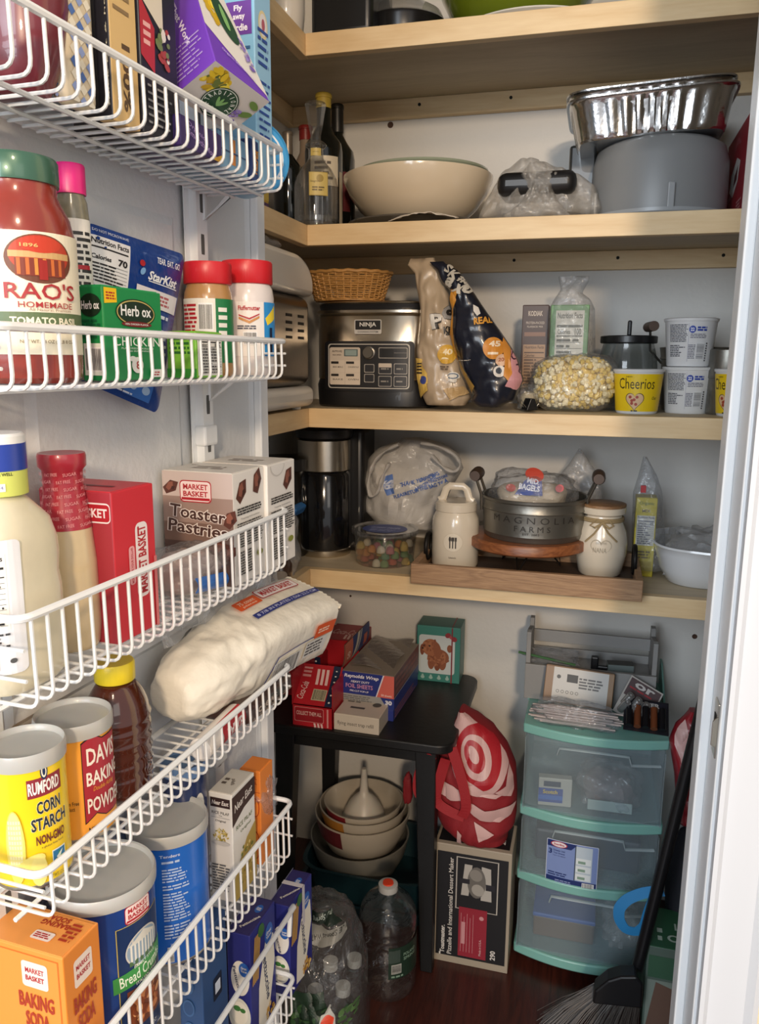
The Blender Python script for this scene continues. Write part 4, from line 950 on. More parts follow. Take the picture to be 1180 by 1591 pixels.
checks(d, 51).build(face(w+.0004, d-.012, hh, 'right'), t, 'checks_side', clip=(0, 0.003, d-.012, hh*.7))
loc, sz = dbox(148, 172, 214, -40, FLR[0], .096); w, d, hh = sz; sz = (w, d, .18)
pl = Print(52); pl.text('thick cut & hearty', w*.8, .06, .10, w*.12, '#c9c2a8', .0, rot=90)
pr = Print(53); pr.text('100%', d*.55, .035, .05, d*.3, '#5a4630', .03, rot=-90); pr.para(d*.15, .08, d*.9, .14, 6, '#8c7350', .3)
carton('tan_side_box', 'black fronted box with tan side reading 100%, in the top basket', 'box', loc, DANG, sz, {'all': '#d9b77c', 'front': '#1c1c26'}, {'front': pl, 'right': pr})
loc, sz = dbox(213, 219, 275, -40, FLR[0], .098); w, d, hh = sz; sz = (.07, d, .18)
loc = tuple(Vector(loc)-DX*(.035-w/2))
pr = Print(54); pr.poly([(0, .18), (d*.62, .18), (d*.62, .085), (0, .105)], '#ddd3bd'); pr.para(d*.1, .11, d*.55, .17, 6, '#8a8070', .3); pr.poly([(0, .06), (d*.35, .05), (d*.38, .085), (0, .105)], '#b52f38'); pr.para(d*.08, .068, d*.3, .088, 3, '#e9b0a8')
pr.blotch(d*.62, .075, d*.18, .02, ['#e4ddd0', '#a8443a', '#6f7f4a'], 16, .4); pr.para(d*.1, .008, d*.8, .042, 6, '#9c9c9c', .3)
carton('black_food_box', 'black food box with cream and red panels next to the purple tea box', 'box', loc, DANG, sz, {'all': '#22222a'}, {'right': pr})
# tilted tea box
P0 = Vector((-.3339, .682, 1.30+.2518)); e1 = Vector((-.0366, .007, -.0178)); e2 = Vector((.0202, .0701, -.0142)); e3 = Vector((-.0241, .0185, .0568))
L1, L2 = e1.length*1.25, e2.length; e1.normalize(); e2 = (e2-e1*e2.dot(e1)).normalized(); e3 = e1.cross(e2); e3 = e3 if e3.z > 0 else -e3; L3 = .135
t = thing('tea_box', 'purple tea box tipped out over the top basket rim, its flowered end facing out', 'box', P0)
b = MB(); c8 = [P0*0+e1*a*L1*(1-.15*c_)+e2*b_*L2*(1-.55*c_)+e3*c_*L3 for c_ in (0, 1) for b_ in (0, 1) for a in (0, 1)]
b.add([tuple(v) for v in c8], [(0, 2, 3, 1), (4, 5, 7, 6), (0, 1, 5, 4), (2, 6, 7, 3), (0, 4, 6, 2), (1, 3, 7, 5)])
b.build('box_body', mat('purple_card', '#6d3bb0', .4), t, bevel=.001)
p = Print(55)  # end face, u along e2, v along e1
p.rect(0, 0, L2, L1, '#d8d2cc'); p.blotch(L2*.22, L1*.70, L2*.22, L1*.28, ['#e6c52e', '#f2dc4e', '#c9a41f', '#6b7a3a'], 44, .35)
CX_, CY_ = L2*.50, L1*.40
p.ell(CX_, CY_, L2*.25, L1*.36, '#1f3d2a', 36); p.ell(CX_, CY_, L2*.235, L1*.335, '#e0e6dc', 36); p.ell(CX_, CY_, L2*.225, L1*.32, '#23482f', 36)
for i, ch in enumerate('TRADITIONAL'):
    a = math.radians(195-210*(i/10)); p.text(ch, CX_+L2*.18*math.cos(a), CY_+L1*.245*math.sin(a), L2*.034 if ch != 'I' else L2*.01, L1*.095, '#e9efe6', .02, rot=math.degrees(a)-90)
for k in (-30, 0, 30): p.ell(CX_-L2*.04*k/30, CY_+L1*.02, L2*.02, L1*.11, '#7fb06a', 12, rot=k)
p.text('Medicinals', CX_, CY_-L1*.16, L2*.30, L1*.08, '#e9efe6', .02)
p.ell(L2*.88, L1*.75, L2*.09, L1*.07, '#6f8f4a', 16, rot=-20); p.ell(L2*.90, L1*.5, L2*.1, L1*.07, '#6f8f4a', 16, rot=30); p.blotch(L2*.80, L1*.35, L2*.07, L1*.2, ['#7a5fb0', '#9a86c8'], 24, .3)
p.build(lambda u, v, e: e2*u+e1*(L1-v)-e3*e, t, 'end_print')
p = Print(56); p.poly([(0, L3*.3), (L2, 0.004), (L2, L3), (0, L3)], '#ddd8d0')
q0_ = p.q; p.blotch(L2*.3, L3*.62, L2*.22, L3*.25, ['#e6c52e', '#f2dc4e', '#c9a41f'], 26, .35); p.ell(L2*.62, L3*.5, L2*.22, L3*.18, '#23482f', 30, rot=20); p.blotch(L2*.85, L3*.3, L2*.1, L3*.15, ['#7a5fb0', '#9a86c8'], 16, .3); p.ell(L2*.62, L3*.5, L2*.07, L3*.1, '#7fb06a', 12)
p.text('Organic Stomach Tea', L2*.5, L3*.12, L2*.6, L3*.03, '#cbb6e6', .01, rot=-12)
p.build(lambda u, v, e: e2*u*(1-.55*v/L3)+e3*v-e1*e, t, 'top_print', step=(0, .01))
p = Print(57); p.text('That Work', L1*.5, L3*.42, L3*.36, L1*.13, '#e4d8f2', .03, rot=-80); p.para(L1*.12, L3*.05, L1*.85, L3*.30, 8, '#a98fd0', .35)
p.build(lambda u, v, e: e1*(L1-u)*(1-.15*v/L3)+e3*v-e2*e, t, 'side_print', step=(0, .01))
# light blue box leaning at the far end
loc, sz = dbox(345, 396, 421, 60, FLR[0], .096); w, d, hh = sz; loc = tuple(Vector(loc)-DY*(d-min(d, .05))/2); d = min(d, .05); sz = (w, d, .205)
LB = '#86bfdf'
k_ = w/.05; pl = Print(58); pl.rect(.008*k_, .148, .046*k_, .18, '#6a3a9c'); pl.text('Fly', .026*k_, .173, .013*k_, .007, '#f0ecf6', .03); pl.text('away', .027*k_, .164, .018*k_, .006, '#f0ecf6', .03); pl.text('Birdie', .027*k_, .155, .026*k_, .007, '#f0ecf6', .03); pl.ell(.002*k_, .17, .008*k_, .010, '#e9e2e6', 16); pl.para(.018*k_, .08, .048*k_, .14, 8, '#2f5f8c', .35)
pr = Print(59); d_ = sz[1]; pr.ell(d_*.5, .162, d_*.28, .014, '#e6d5a0', 20); pr.ell(d_*.5, .162, d_*.22, .011, '#e9e4e0', 20); pr.ell(d_*.5, .162, d_*.1, .006, '#b35a6a', 16); pr.para(d_*.15, .12, d_*.9, .16, 5, '#2c4f9c', .4); pr.para(d_*.15, .05, d_*.9, .11, 8, '#2c4f9c', .3)
carton('light_blue_box', 'light blue food box with a small purple flag, behind the tipped tea box', 'box', loc, DANG, sz, {'all': LB, 'right': '#9ccbe6'}, {'front': pl, 'right': pr}, rot=None)
loc, sz = dbox(262, 268, 332, 178, FLR[0], .098); w, d, hh = sz; w = .06; loc = tuple(Vector(loc)-DX*.02)
pr = Print(60); pr.text('Organic', d*.35, hh*.7, d*.42, hh*.2, '#b79ad6', .01, rot=-14); pr.text('Smooth Move', d*.5, hh*.35, d*.7, hh*.2, '#b79ad6', .01, rot=-14); pr.poly([(d*.7, 0), (d, 0), (d, hh*.3)], '#d9a733')
carton('purple_tea_carton', 'dark purple tea carton lying under the tipped tea box, seen through the wires', 'box', loc, DANG, (w, d, min(hh, .04)), {'all': '#3b2566'}, {'right': pr})
loc, sz = dbox(330, 336, 380, 200, FLR[0], .095); w, d, hh = sz; w = .05; loc = tuple(Vector(loc)-DX*.02)
pr = Print(61); pr.rect(d*.35, hh*.2, d*.55, hh*.9, '#d98a3a'); pr.rect(0, hh*.5, d, hh*.54, '#2f4f7c')
carton('pale_blue_carton', 'small pale blue carton with orange print low in the top basket', 'box', loc, DANG, (w, d, min(hh, .04)), {'all': '#7ba7c6'}, {'right': pr})
loc, sz = dbox(380, 386, 398, 215, FLR[0], .097); w, d, hh = sz; w = .05; loc = tuple(Vector(loc)-DX*.02)
pr = Print(62); pr.text('HELPER', d*.6, hh*.5, hh*.6, d*.5, '#e6962e', .05, rot=80)
carton('navy_carton', 'narrow navy carton with orange letters beside the round tins', 'box', loc, DANG, (w, d, min(hh, .045)), {'all': '#24407c'}, {'right': pr})
n, s, z = dray(398, 235, n=.07)
for i, (ds, rr, c1, c2) in enumerate(((0, .038, '#3f9bd4', '#f0dc5a'), (.026, .036, '#5ab0e0', '#f2e58a'))):
    t = thing('tuna_can', ['blue and yellow tuna can standing on edge in the top basket, the front one', 'blue tuna can on edge behind the front one at the far basket end'][i], 'can', dw(.070-ds*.6, s-.004+ds*.5, FLR[0]+rr), DANG+math.radians(52))
    M_ = Matrix.Rotation(math.radians(90), 4, 'X')
    MB().lathe([(0, -.011), (rr*.93, -.011), (rr*.97, -.0125), (rr, -.0115), (rr, .0115), (rr*.97, .0125), (rr*.93, .011), (0, .011)], 40, M=M_).build('can_body', paint(c1, .3, coat=.4), t, smooth=True)
    p = Print(63+i); p.ell(0, 0, rr*.9, rr*.9, c1, 36); p.ell(0, 0, rr*.8, rr*.8, '#e8eef2', 36); p.ell(0, 0, rr*.74, rr*.74, c1, 36); p.poly([(-rr*.6, -rr*.3), (rr*.5, rr*.1), (rr*.6, rr*.4), (-rr*.5, rr*.1)], c2); p.text('tuna', 0, rr*.4, rr*.6, rr*.2, '#1b3f7c', .04)
    p.build(lambda u, v, e: (u, -.0112-e, v), t)
# ------------------------------------------------------------------ things on the shelves
def pcyl(pl, pr, pt, y, zb):
    c = at((pl+pr)/2, pt, y=y); dep = (c-CAMPOS).dot(FWD)
    return (c.x, y, zb), (pr-pl)/2*dep/FPX, c.z-zb
def pbox(pl, pr, pt, y, zb, d):
    a = at(pl, pt, y=y); b = at(pr, pt, y=y)
    return ((a.x+b.x)/2, y+d/2, zb), (b.x-a.x, d, (a.z+b.z)/2-zb)
def vang(loc, off=0):
    v = CAMPOS-Vector(loc); return math.degrees(math.atan2(v.x, -v.y))+off
def lathe_thing(name, label, cat, loc, parts, group=None, rz=0, seg=56):
    t = thing(name, label, cat, loc, rz, group)
    for nm, m, prof in parts: MB().lathe(prof, seg).build(nm, m, t, smooth=True)
    return t
class Slices:
    """a soft bag: left and right silhouette (pixels, top to bottom) in a plane y, given real depth"""
    def __init__(s, y, L, R, depth, n=46, nv=40, seed=1, amp=.004, fold=30, sharp=2.4, top=.12, bot=.8, lean=0):
        s.y = y; l = sorted([(p.z, p.x) for p in (at(a, b, y=y) for a, b in L)], reverse=True); r = sorted([(p.z, p.x) for p in (at(a, b, y=y) for a, b in R)], reverse=True)
        s.l, s.r = l, r; s.zt = max(l[0][0], r[0][0]); s.zb = min(l[-1][0], r[-1][0]); s.depth = depth; s.top = top; s.bot = bot; s.k = sharp; s.amp = amp; s.fold = fold; s.off = Vector((seed*7.3, seed*3.1, seed)); s.lean = lean; s.n = n; s.nv = nv
    def ip(s, tab, z):
        if z >= tab[0][0]: return tab[0][1]
        for (z0, x0), (z1, x1) in zip(tab, tab[1:]):
            if z1 <= z <= z0: f = (z0-z)/(z0-z1+1e-9); return x0+(x1-x0)*f
        return tab[-1][1]
    def dep(s, f): # f 0 top..1 bottom
        a = s.top+(1-s.top)*min(1, f/.45)**.7; b = 1 if f < .85 else s.bot+(1-s.bot)*math.sqrt(max(0, 1-((f-.85)/.15)**2)); return s.depth*a*b
    def surf(s, x, z, side=-1):
        f = (s.zt-z)/(s.zt-s.zb); xl, xr = s.ip(s.l, z), s.ip(s.r, z); c = (xl+xr)/2; h = max((xr-xl)/2, 1e-5); q = min(1, abs((x-c)/h)); w = (1-q**s.k)**(1/s.k)
        d = s.dep(f)/2*w
        nz = (noise.noise(Vector((x, 0, z))*s.fold+s.off)*1.0+(abs(noise.noise(Vector((x*1.6, 0, z*.9))*s.fold*1.2+s.off*2))-.2)*1.6)*s.amp*min(1, w*2)
        return s.y+side*(d+nz)+s.lean*f
    def mesh(s):
        b = MB(); vs = []; fs = []
        for i in range(s.n+1):
            z = s.zt+(s.zb-s.zt)*i/s.n; xl, xr = s.ip(s.l, z), s.ip(s.r, z)
            for k in range(s.nv):
                a = math.pi*2*k/s.nv; x = (xl+xr)/2-math.cos(a)*(xr-xl)/2
                vs.append((x, s.surf(x, z, -1 if math.sin(a) >= 0 else 1), z))
        for i in range(s.n):
            for k in range(s.nv): k2 = (k+1) % s.nv; fs.append((i*s.nv+k, i*s.nv+k2, (i+1)*s.nv+k2, (i+1)*s.nv+k))
        fs.append(tuple(range(s.nv))); fs.append(tuple(range(s.n*s.nv, (s.n+1)*s.nv))); return b.add(vs, fs)
    def origin(s): return Vector(((s.ip(s.l, s.zb)+s.ip(s.r, s.zb))/2, s.y, s.zb))
    def make(s, name, label, cat, m, part='bag_body', prints=None, group=None, auto=50):
        o = s.origin(); t = thing(name, label, cat, o, group=group); b = s.mesh(); b.v = [tuple(Vector(v)-o) for v in b.v]
        b.build(part, m, t, smooth=True, auto=auto)
        if prints:
            def fn(u, v, e):   # print given in pixels of the bag's outline
                p = at(u, -v, y=s.y-s.depth*.4); z = min(max(p.z, s.zb+.002), s.zt-.002); xl, xr = s.ip(s.l, z), s.ip(s.r, z); g = min(.004, (xr-xl)*.1)
                x = min(max(p.x, xl+g), xr-g); f0 = s.surf(x, z); h_ = .0015
                n_ = Vector(((s.surf(x+h_, z)-s.surf(x-h_, z))/(2*h_), -1, max(-1, min(1, (s.surf(x, z+h_)-s.surf(x, z-h_))/(2*h_))))).normalized()
                return Vector((x, f0, z))+n_*(.0016+e)-o
            prints.build(fn, t, 'print', step=(3, 3), eps=.0006, cap=.005)
        return t
S1, S2, S3, S4 = ST
BLACK = mat('black_plastic', '#141416', .38, coat=.1)
CER = mat('white_ceramic', '#e6e0d6', .18, coat=.5)
# --- top shelf
loc, r, h = pcyl(412, 474, -20, 1.56, S1)
lathe_thing('white_mug', 'white ceramic mug at the front corner of the top shelf', 'mug', loc, [('mug_body', CER, [(0, 0), (r*.62, 0), (r*.7, .004), (r*.66, .010), (r*.9, .03), (r, .06), (r, .12), (r*.94, .12), (r*.92, .06), (0, .012)])])
loc, sz = pbox(482, 578, 0, 1.54, S1, .16)
t = thing('black_appliance', 'black boxy kitchen appliance on the top shelf beside the mug', 'appliance', loc)
w, d, _ = sz; MB().box(-w/2, w/2, -d/2, d/2, .006, .15).build('housing', BLACK, t, bevel=.012, segs=4, smooth=True)
for sx_ in (-1, 1): MB().lathe([(.006, 0), (.006, .008)], 12, M=Matrix.Translation((sx_*w*.38, -d*.38, 0))).build('foot', BLACK, t)
loc, r, h = pcyl(560, 694, 0, 1.66, S1)
lathe_thing('black_pan', 'round black pan with a glass lid, on the top shelf behind the appliance', 'pan', loc, [('pan_body', mat('pan_black', '#1d1c1c', .25, .3), [(0, 0), (r*.8, 0), (r*.95, .012), (r, .05), (r*1.03, .055), (r*.98, .057), (r*.8, .05), (0, .05)]), ('glass_lid', GLASS, [(r*1.0, .058), (r*.9, .075), (r*.5, .095), (0, .1)])])
loc, r, h = pcyl(700, 960, 0, 1.70, S1)
t = lathe_thing('platter', 'white platter rim showing under the green bowl', 'plate', loc, [('platter_body', CER, [(0, 0), (r*.6, 0), (r*.9, .012), (r, .02), (r*.99, .023), (r*.6, .006), (0, .006)])])
loc2 = (loc[0]-.03, 1.70, S1+.024)
lathe_thing('green_bowl', 'large olive green bowl on the top shelf', 'bowl', loc2, [('bowl_body', mat('olive_glaze', '#6c7a1c', .15, coat=.6), [(0, 0), (r*.5, 0), (r*.75, .03), (r*.92, .08), (r*.97, .12), (r*.94, .12), (r*.7, .04), (0, .01)])])
# --- second shelf
def wine(name, label, loc, r, h, glass, foil, lab=None, fh=.2, group=None, cat='bottle', nk=.36):
    t = thing(name, label, cat, loc)
    MB().lathe([(0, .003), (r*.9, 0), (r, .006), (r, h*.60), (r*.92, h*.66), (r*.6, h*.72), (r*nk, h*.78), (r*nk*.95, h*.955)], 40).build('glass_body', glass, t, smooth=True)
    MB().lathe([(r*nk*1.05, h*(1-fh)), (r*nk*1.03, h*.965), (r*nk*1.14, h*.967), (r*nk*1.14, h*.99), (r*nk*1.0, h), (0, h)], 32).build('capsule', foil, t, smooth=True)
    if lab: lab.build(around(r*1.004, vang(loc)), t, step=(r*.15, 0))
    return t
DG = mat('dark_bottle_glass', '#0d1110', .08, coat=.7)
loc, r, h = pcyl(430, 472, 205, 1.60, S2); loc = (at(447, 205, y=1.60).x, 1.60, S2)
wine('wine_bottle', 'dark wine bottle with a dull silver capsule, at the left end behind the wire basket', loc, .030, h, DG, mat('pewter_foil', '#9b8f80', .35, .7), nk=.32, fh=.22)
loc, r, h = pcyl(515, 534, 163, 1.74, S2)
p = Print(70); p.rect(-.02, .06, .03, .14, '#5c1f22')
wine('wine_bottle', 'dark wine bottle with plain black neck just left of the white oval bowl', loc, .038, h, DG, mat('black_foil', '#14120f', .4), p, nk=.33, fh=.2)
loc, r, h = pcyl(492, 514, 146, 1.68, S2)
p = Print(71); p.rect(-.03, .10, .032, .158, '#d8ccb4'); p.rect(.036, .02, .05, .13, '#b9ad96'); p.para(-.02, .11, .02, .15, 4, '#5c5248')
wine('liquor_bottle', 'dark liquor bottle with a mustard yellow cap behind the decanter', loc, .040, h, DG, mat('mustard_cap', '#b39a3c', .5), p, nk=.38, fh=.1)
loc, r, h = pcyl(464, 486, 196, 1.77, S2)
wine('red_cap_bottle', 'bottle with a red cap and pale label standing behind the decanter', loc, .034, h, mat('pale_bottle', '#8c7b6a', .3), mat('dull_red', '#7c1f1c', .4), nk=.4, fh=.12)
# decanter
loc, r, h = pcyl(456, 525, 160, 1.548, S2)
t = thing('glass_decanter', 'clear glass decanter with flared stopper and gold label', 'decanter', loc)
MB().lathe([(0, .004), (r*.85, 0), (r*.97, .004), (r, .02), (r, h*.33), (r*.94, h*.40), (r*.7, h*.48), (r*.42, h*.535), (r*.34, h*.57), (r*.34, h*.64), (r*.46, h*.655), (r*.50, h*.67), (r*.42, h*.69), (r*.30, h*.70)], 56, wav=lambda a, i: 1+(.025*math.cos(a*14) if 1 <= i <= 4 else 0)).build('bottle_body', GLASS, t, smooth=True)
MB().lathe([(0, .012), (r*.84, .010), (r*.9, .02), (r*.9, h*.05), (0, h*.05)], 40).build('base_glass', GLASS, t, smooth=True)
MB().lathe([(r*.26, h*.66), (r*.24, h*.74), (r*.32, h*.80), (r*.5, h*.98), (r*.44, h), (r*.2, h*.985), (0, h*.985)], 10).build('stopper', GLASS, t)
p = Print(72); p.rect(-r*.25, h*.235, r*.62, h*.42, '#b49a4a'); p.rect(-r*.22, h*.24, r*.59, h*.415, '#cdb668'); p.ell(r*.25, h*.37, r*.16, h*.03, '#a38a3c', 20); p.text('Seagram', r*.02, h*.345, r*.4, h*.02, '#5a4a1c'); p.para(-r*.1, h*.27, r*.45, h*.31, 2, '#6b5a28')
p.build(around(r*1.03, vang(loc, -4)), t, step=(r*.1, 0))
p = Print(73); p.rect(-r*.25, h*.575, r*.25, h*.635, '#cdb668'); p.text('whisky', 0, h*.605, r*.3, h*.014, '#6b5a28'); p.build(around(r*.35, vang(loc, 0)), t, 'neck_label', step=(r*.06, 0))
# jar of preserves far left
loc, sz = pbox(398, 434, 300, 1.50, S2, .05); loc = (loc[0], 1.42, S2)
t = carton('tea_tin', 'small box with yellow and purple band at the left end of the second shelf', 'box', loc, 0, (.05, .05, .058), {'all': '#c9a33c'}, {'front': Print(74).rect(0, .008, .05, .03, '#5b3a6b').rect(0, .034, .05, .05, '#d9bf5a'), 'right': Print(75).rect(0, .008, .05, .03, '#5b3a6b').rect(0, .034, .05, .05, '#d9bf5a')})
# oval bowl, platter, dark plate, paper
loc, r, h = pcyl(534, 766, 277, 1.675, S2); 
lathe_thing('dark_plate', 'dark grey plate underneath the white oval bowl', 'plate', (loc[0]-.008, 1.675, S2), [('plate_body', mat('slate_glaze', '#5a544c', .25, coat=.4), [(0, 0), (r*.5, 0), (r*.8, .010), (r*.9, .018), (r*.89, .021), (r*.55, .008), (0, .008)])])
hb = h-.02
lathe_thing('white_oval_bowl', 'wide cream white serving bowl resting on the dark plate', 'bowl', (loc[0], 1.675, S2+.019), [('bowl_body', mat('cream_glaze', '#dccbb0', .18, coat=.6), [(0, 0), (r*.56, 0), (r*.60, .004), (r*.78, hb*.3), (r*.92, hb*.62), (r*1.0, hb*.92), (r*1.0, hb), (r*.97, hb), (r*.88, hb*.6), (r*.5, .012), (0, .01)])])
lathe_thing('sage_platter', 'pale sage green platter lying inside the white serving bowl', 'plate', (loc[0]+.004, 1.70, S2+.019+hb*.78), [('platter_body', mat('sage_glaze', '#98a08a', .22, coat=.5), [(0, -.0), (r*.5, 0), (r*.83, .018), (r*.9, .032), (r*.89, .036), (r*.5, .006), (0, .006)])], seg=64)
t = thing('paper_napkin', 'crumpled white paper sheet tucked between the bowl and the plate', 'paper', at(657, 333, y=1.53)); o = Vector(t.location)
b = MB(); b.grid(lambda u, v: ((u-.5)*.13, -.006+.03*v, -.004+.012*math.sin(u*3.1)+.004*noise.noise(Vector((u*9, v*3, 1)))-(1-v)*.006), 24, 6); b.build('sheet', paint('#d9cfc0', .6), t, smooth=True, solid=.0008)
# grocery bag with black thing
GB = film('grey_bag_film', (.9, .9, .9), body=.30, rough=.25, edge=.4, bscale=30, milk='#e2ddd4')
t = Slices(1.60, [(805, 250), (785, 268), (770, 290), (752, 320), (745, 338)], [(838, 250), (885, 268), (905, 275), (925, 290), (935, 325), (930, 336)], .12, seed=3, amp=.016, fold=30, top=.3, n=70, nv=70).make('plastic_bag', 'greyish plastic bag with black handles of something inside, beside the white bowl', 'bag', GB)
zc0 = at(838, 304, y=1.55).z; zc1 = at(838, 266, y=1.55).z
t = thing('black_container', 'black container poking out of the greyish plastic bag on both sides of its knot', 'container', (at(838, 300, y=1.6).x, 1.60, zc0)); MB().box(-.072, .070, -.066, .03, 0, zc1-zc0).build('container_body', BLACK, t, bevel=.016, segs=3, smooth=True)
zk = Slices(1.535, [(822, 252), (808, 272), (822, 290), (812, 312), (780, 336)], [(845, 250), (868, 268), (858, 290), (868, 312), (890, 336)], .05, seed=6, amp=.012, fold=46, top=.4, n=50, nv=50); zk.y = 1.545
bk = zk.mesh(); tk = COL.objects['plastic_bag']; bk.v = [tuple(Vector(v)-Vector(tk.location)) for v in bk.v]; bk.build('knot', GB, tk, smooth=True, auto=45)
# cake carrier, foil pans
loc, r, h = pcyl(925, 1130, 228, 1.665, S2)
FROST = mat('frosted_plastic', '#8f9192', .38, sss=.0, trans=.15)
t = lathe_thing('cake_carrier', 'round frosted grey cake carrier below the foil pans', 'cake carrier', loc, [('dome', FROST, [(r*.99, .012), (r*1.0, .03), (r*.985, h*.75), (r*.93, h*.92), (r*.82, h*.985), (r*.6, h), (0, h)]), ('base_tray', mat('carrier_base', '#a9adb0', .3, trans=.2), [(0, 0), (r*1.0, 0), (r*1.06, .008), (r*1.06, .014), (r*1.0, .012), (0, .012)])])
for a in (-60, 10): MB().box(-.006, .006, -.003, .003, .008, .055).build('clip', mat('carrier_base'), t, bevel=.002); COL.objects[-1].location = (r*1.035*math.sin(math.radians(a+vang(loc))), -r*1.035*math.cos(math.radians(a+vang(loc))), 0); COL.objects[-1].rotation_euler = (0, 0, math.radians(a+vang(loc)))
ch = h
loc, sz = pbox(886, 930, 224, 1.70, S2, .10)
t = thing('dark_storage_box', 'dark translucent box partly hidden left of the cake carrier', 'box', loc); w, d, _ = sz; MB().box(-w/2, w/2, -d/2, d/2, 0, sz[2]).build('box_body', mat('smoky_plastic', '#3c3c3a', .3, coat=.3), t, bevel=.006)
FOIL = mat('aluminium_foil', '#d2d2d2', .17, 1.0, bump=.06, bscale=90)
def foilpan(label, z0, cx_, w, d, h, rot):
    t = thing('foil_pan', label, 'pan', (cx_, 1.675, z0), rot=rot, group=None)
    N = 240
    def rr(s_, off, z, rib=0):
        out = []; a_, b_ = w/2*s_+off, d/2*s_+off
        for k in range(N):
            an = 2*math.pi*k/N; kk = 7; ca, sa = math.cos(an), math.sin(an); q = (abs(ca)**kk+abs(sa)**kk)**(-1/kk)
            rb = rib*(1 if math.cos(k*2*math.pi/6) > 0 else -1)*min(1, 1.2*abs(abs(ca)-abs(sa)))
            out.append((ca*q*(a_+rb), sa*q*(b_+rb), z))
        return out
    rings = [rr(.84, 0, .0), rr(.86, 0, .003), rr(.87, 0, h*.15, .0024), rr(.93, 0, h*.80, .0024), rr(.95, 0, h*.9), rr(.955, 0, h*.93), rr(.97, 0, h*.96), rr(1.0, 0, h*.96), rr(1.005, 0, h), rr(.99, 0, h*1.0), rr(.96, -.001, h*.97), rr(.93, -.002, h*.80), rr(.85, -.002, .005)]
    b = MB(); vs = [v for r_ in rings for v in r_]; fs = []
    for i in range(len(rings)-1):
        for k in range(N): k2 = (k+1) % N; fs.append((i*N+k, i*N+k2, (i+1)*N+k2, (i+1)*N+k))
    fs.append(tuple(range(N))); fs.append(tuple(range((len(rings)-1)*N, len(rings)*N))[::-1]); b.add(vs, fs)
    b.build('pan_body', FOIL, t, smooth=True, auto=35); return t
xl, xr = at(880, 190, y=1.55).x, at(1158, 170, y=1.55).x
zb = S2+ch-.001
foilpan('lower ribbed aluminium foil pan sitting on the cake carrier', zb, (xl+xr)/2, xr-xl,   .25, .070, (0, math.radians(-2.5), 0))
foilpan('upper aluminium foil pan nested inside the lower foil pan', zb+.014, (xl+xr)/2-.003, (xr-xl)*.985, .245, .068, (0, math.radians(-2.5), 0))
# red box lying upright at the right
x0 = at(1168, 200, y=1.53).x
loc = (x0+.03, 1.66, S2); hh = at(1176, 166, y=1.53).z-S2
p = Print(76); d = .26
p.poly([(d*.25, hh*.40), (d*.42, hh*.30), (d*.60, hh*.42), (d*.66, hh*.62), (d*.5, hh*.70), (d*.30, hh*.58)], '#d9d4cf'); p.poly([(d*.42, hh*.40), (d*.56, hh*.45), (d*.58, hh*.60), (d*.45, hh*.52)], '#5b2a2e'); p.text('A', d*.5, hh*.86, d*.3, hh*.10, '#a8545c', .03); p.para(d*.08, hh*.04, d*.5, hh*.12, 3, '#c98a8c'); p.para(d*.65, hh*.05, d*.85, hh*.2, 4, '#c98a8c')
for k in (0, 1): p.poly([(d*.2, hh*(.28+.03*k)), (d*.45, hh*(.32+.03*k)), (d*.45, hh*(.33+.03*k)), (d*.2, hh*(.29+.03*k))], '#d9a0a0')
carton('red_appliance_box', 'dark red appliance box with small white picture, right end of the second shelf', 'box', loc, 0, (.06, d, hh), {'all': '#9a2430', 'front': '#3a1418'}, {'left': p})

# --- third shelf
# bread machine on the left return
t = thing('bread_machine', 'bread machine with rounded white lid and steel side, behind the door edge', 'bread machine', (-.624, 1.36, S3))
zt = at(430, 396, y=1.42).z-S3; zs = at(478, 462, y=1.49).z-S3
w2 = .085
prof = []
def bm_prof(z0, z1, y0=-.14, y1=.128, rr=.03): return [(y0, z0), (y1-rr, z0), (y1-rr*.3, z0+rr*.3), (y1, z0+rr), (y1, z1), (y0, z1)]
STL = mat('steel_panel', '#6f675e', .3, .9, bump=.02)
WPL = mat('white_plastic', '#dcd6cb', .3, coat=.2)
b = MB(); b.box(-w2, w2, -.14, .122, .045, zs, 0); b.build('steel_housing', STL, t, bevel=.022, segs=5, smooth=True)
b = MB(); b.box(-w2-.004, w2+.004, -.144, .130, .006, .045, 0); b.build('base', WPL, t, bevel=.014, segs=4, smooth=True)
b = MB()
pts = [(-.144, zs), (.128, zs), (.128, zs+.02)]
for k in range(1, 9): a = math.pi/2*k/8; pts.append((.128-.09*(1-math.cos(a)), zs+.02+(zt-zs-.02)*math.sin(a)))
pts += [(-.144, zt)]
b.prism(pts, -w2-.004, w2+.004, 'x'); b.build('lid', WPL, t, bevel=.01, segs=3, smooth=True)
for col in (-.01, .05):
    for k in range(4): MB().box(w2, w2+.0012, col, col+.028, zs*.62+k*.013, zs*.62+k*.013+.005).build('vent_slot', mat('dark_hole'), t)
for sx_ in (-1, 1): MB().lathe([(.009, 0), (.011, .008)], 12, M=Matrix.Translation((sx_*.06, .10, 0))).build('foot', WPL, t)
pbag('film_bag', 'clear crumpled bag with a red tag lying on the bread machine lid', 'bag', (-.635, 1.36, S3+zt+.001), (.06, .075, .016), 15, HAZE, 0, .3)
MB().box(.045, .062, .04, .044, .0, .012, M=Matrix.Rotation(.6, 4, 'Y')).build('red_tag', paint('#a32a2e', .4), COL.objects['film_bag'])
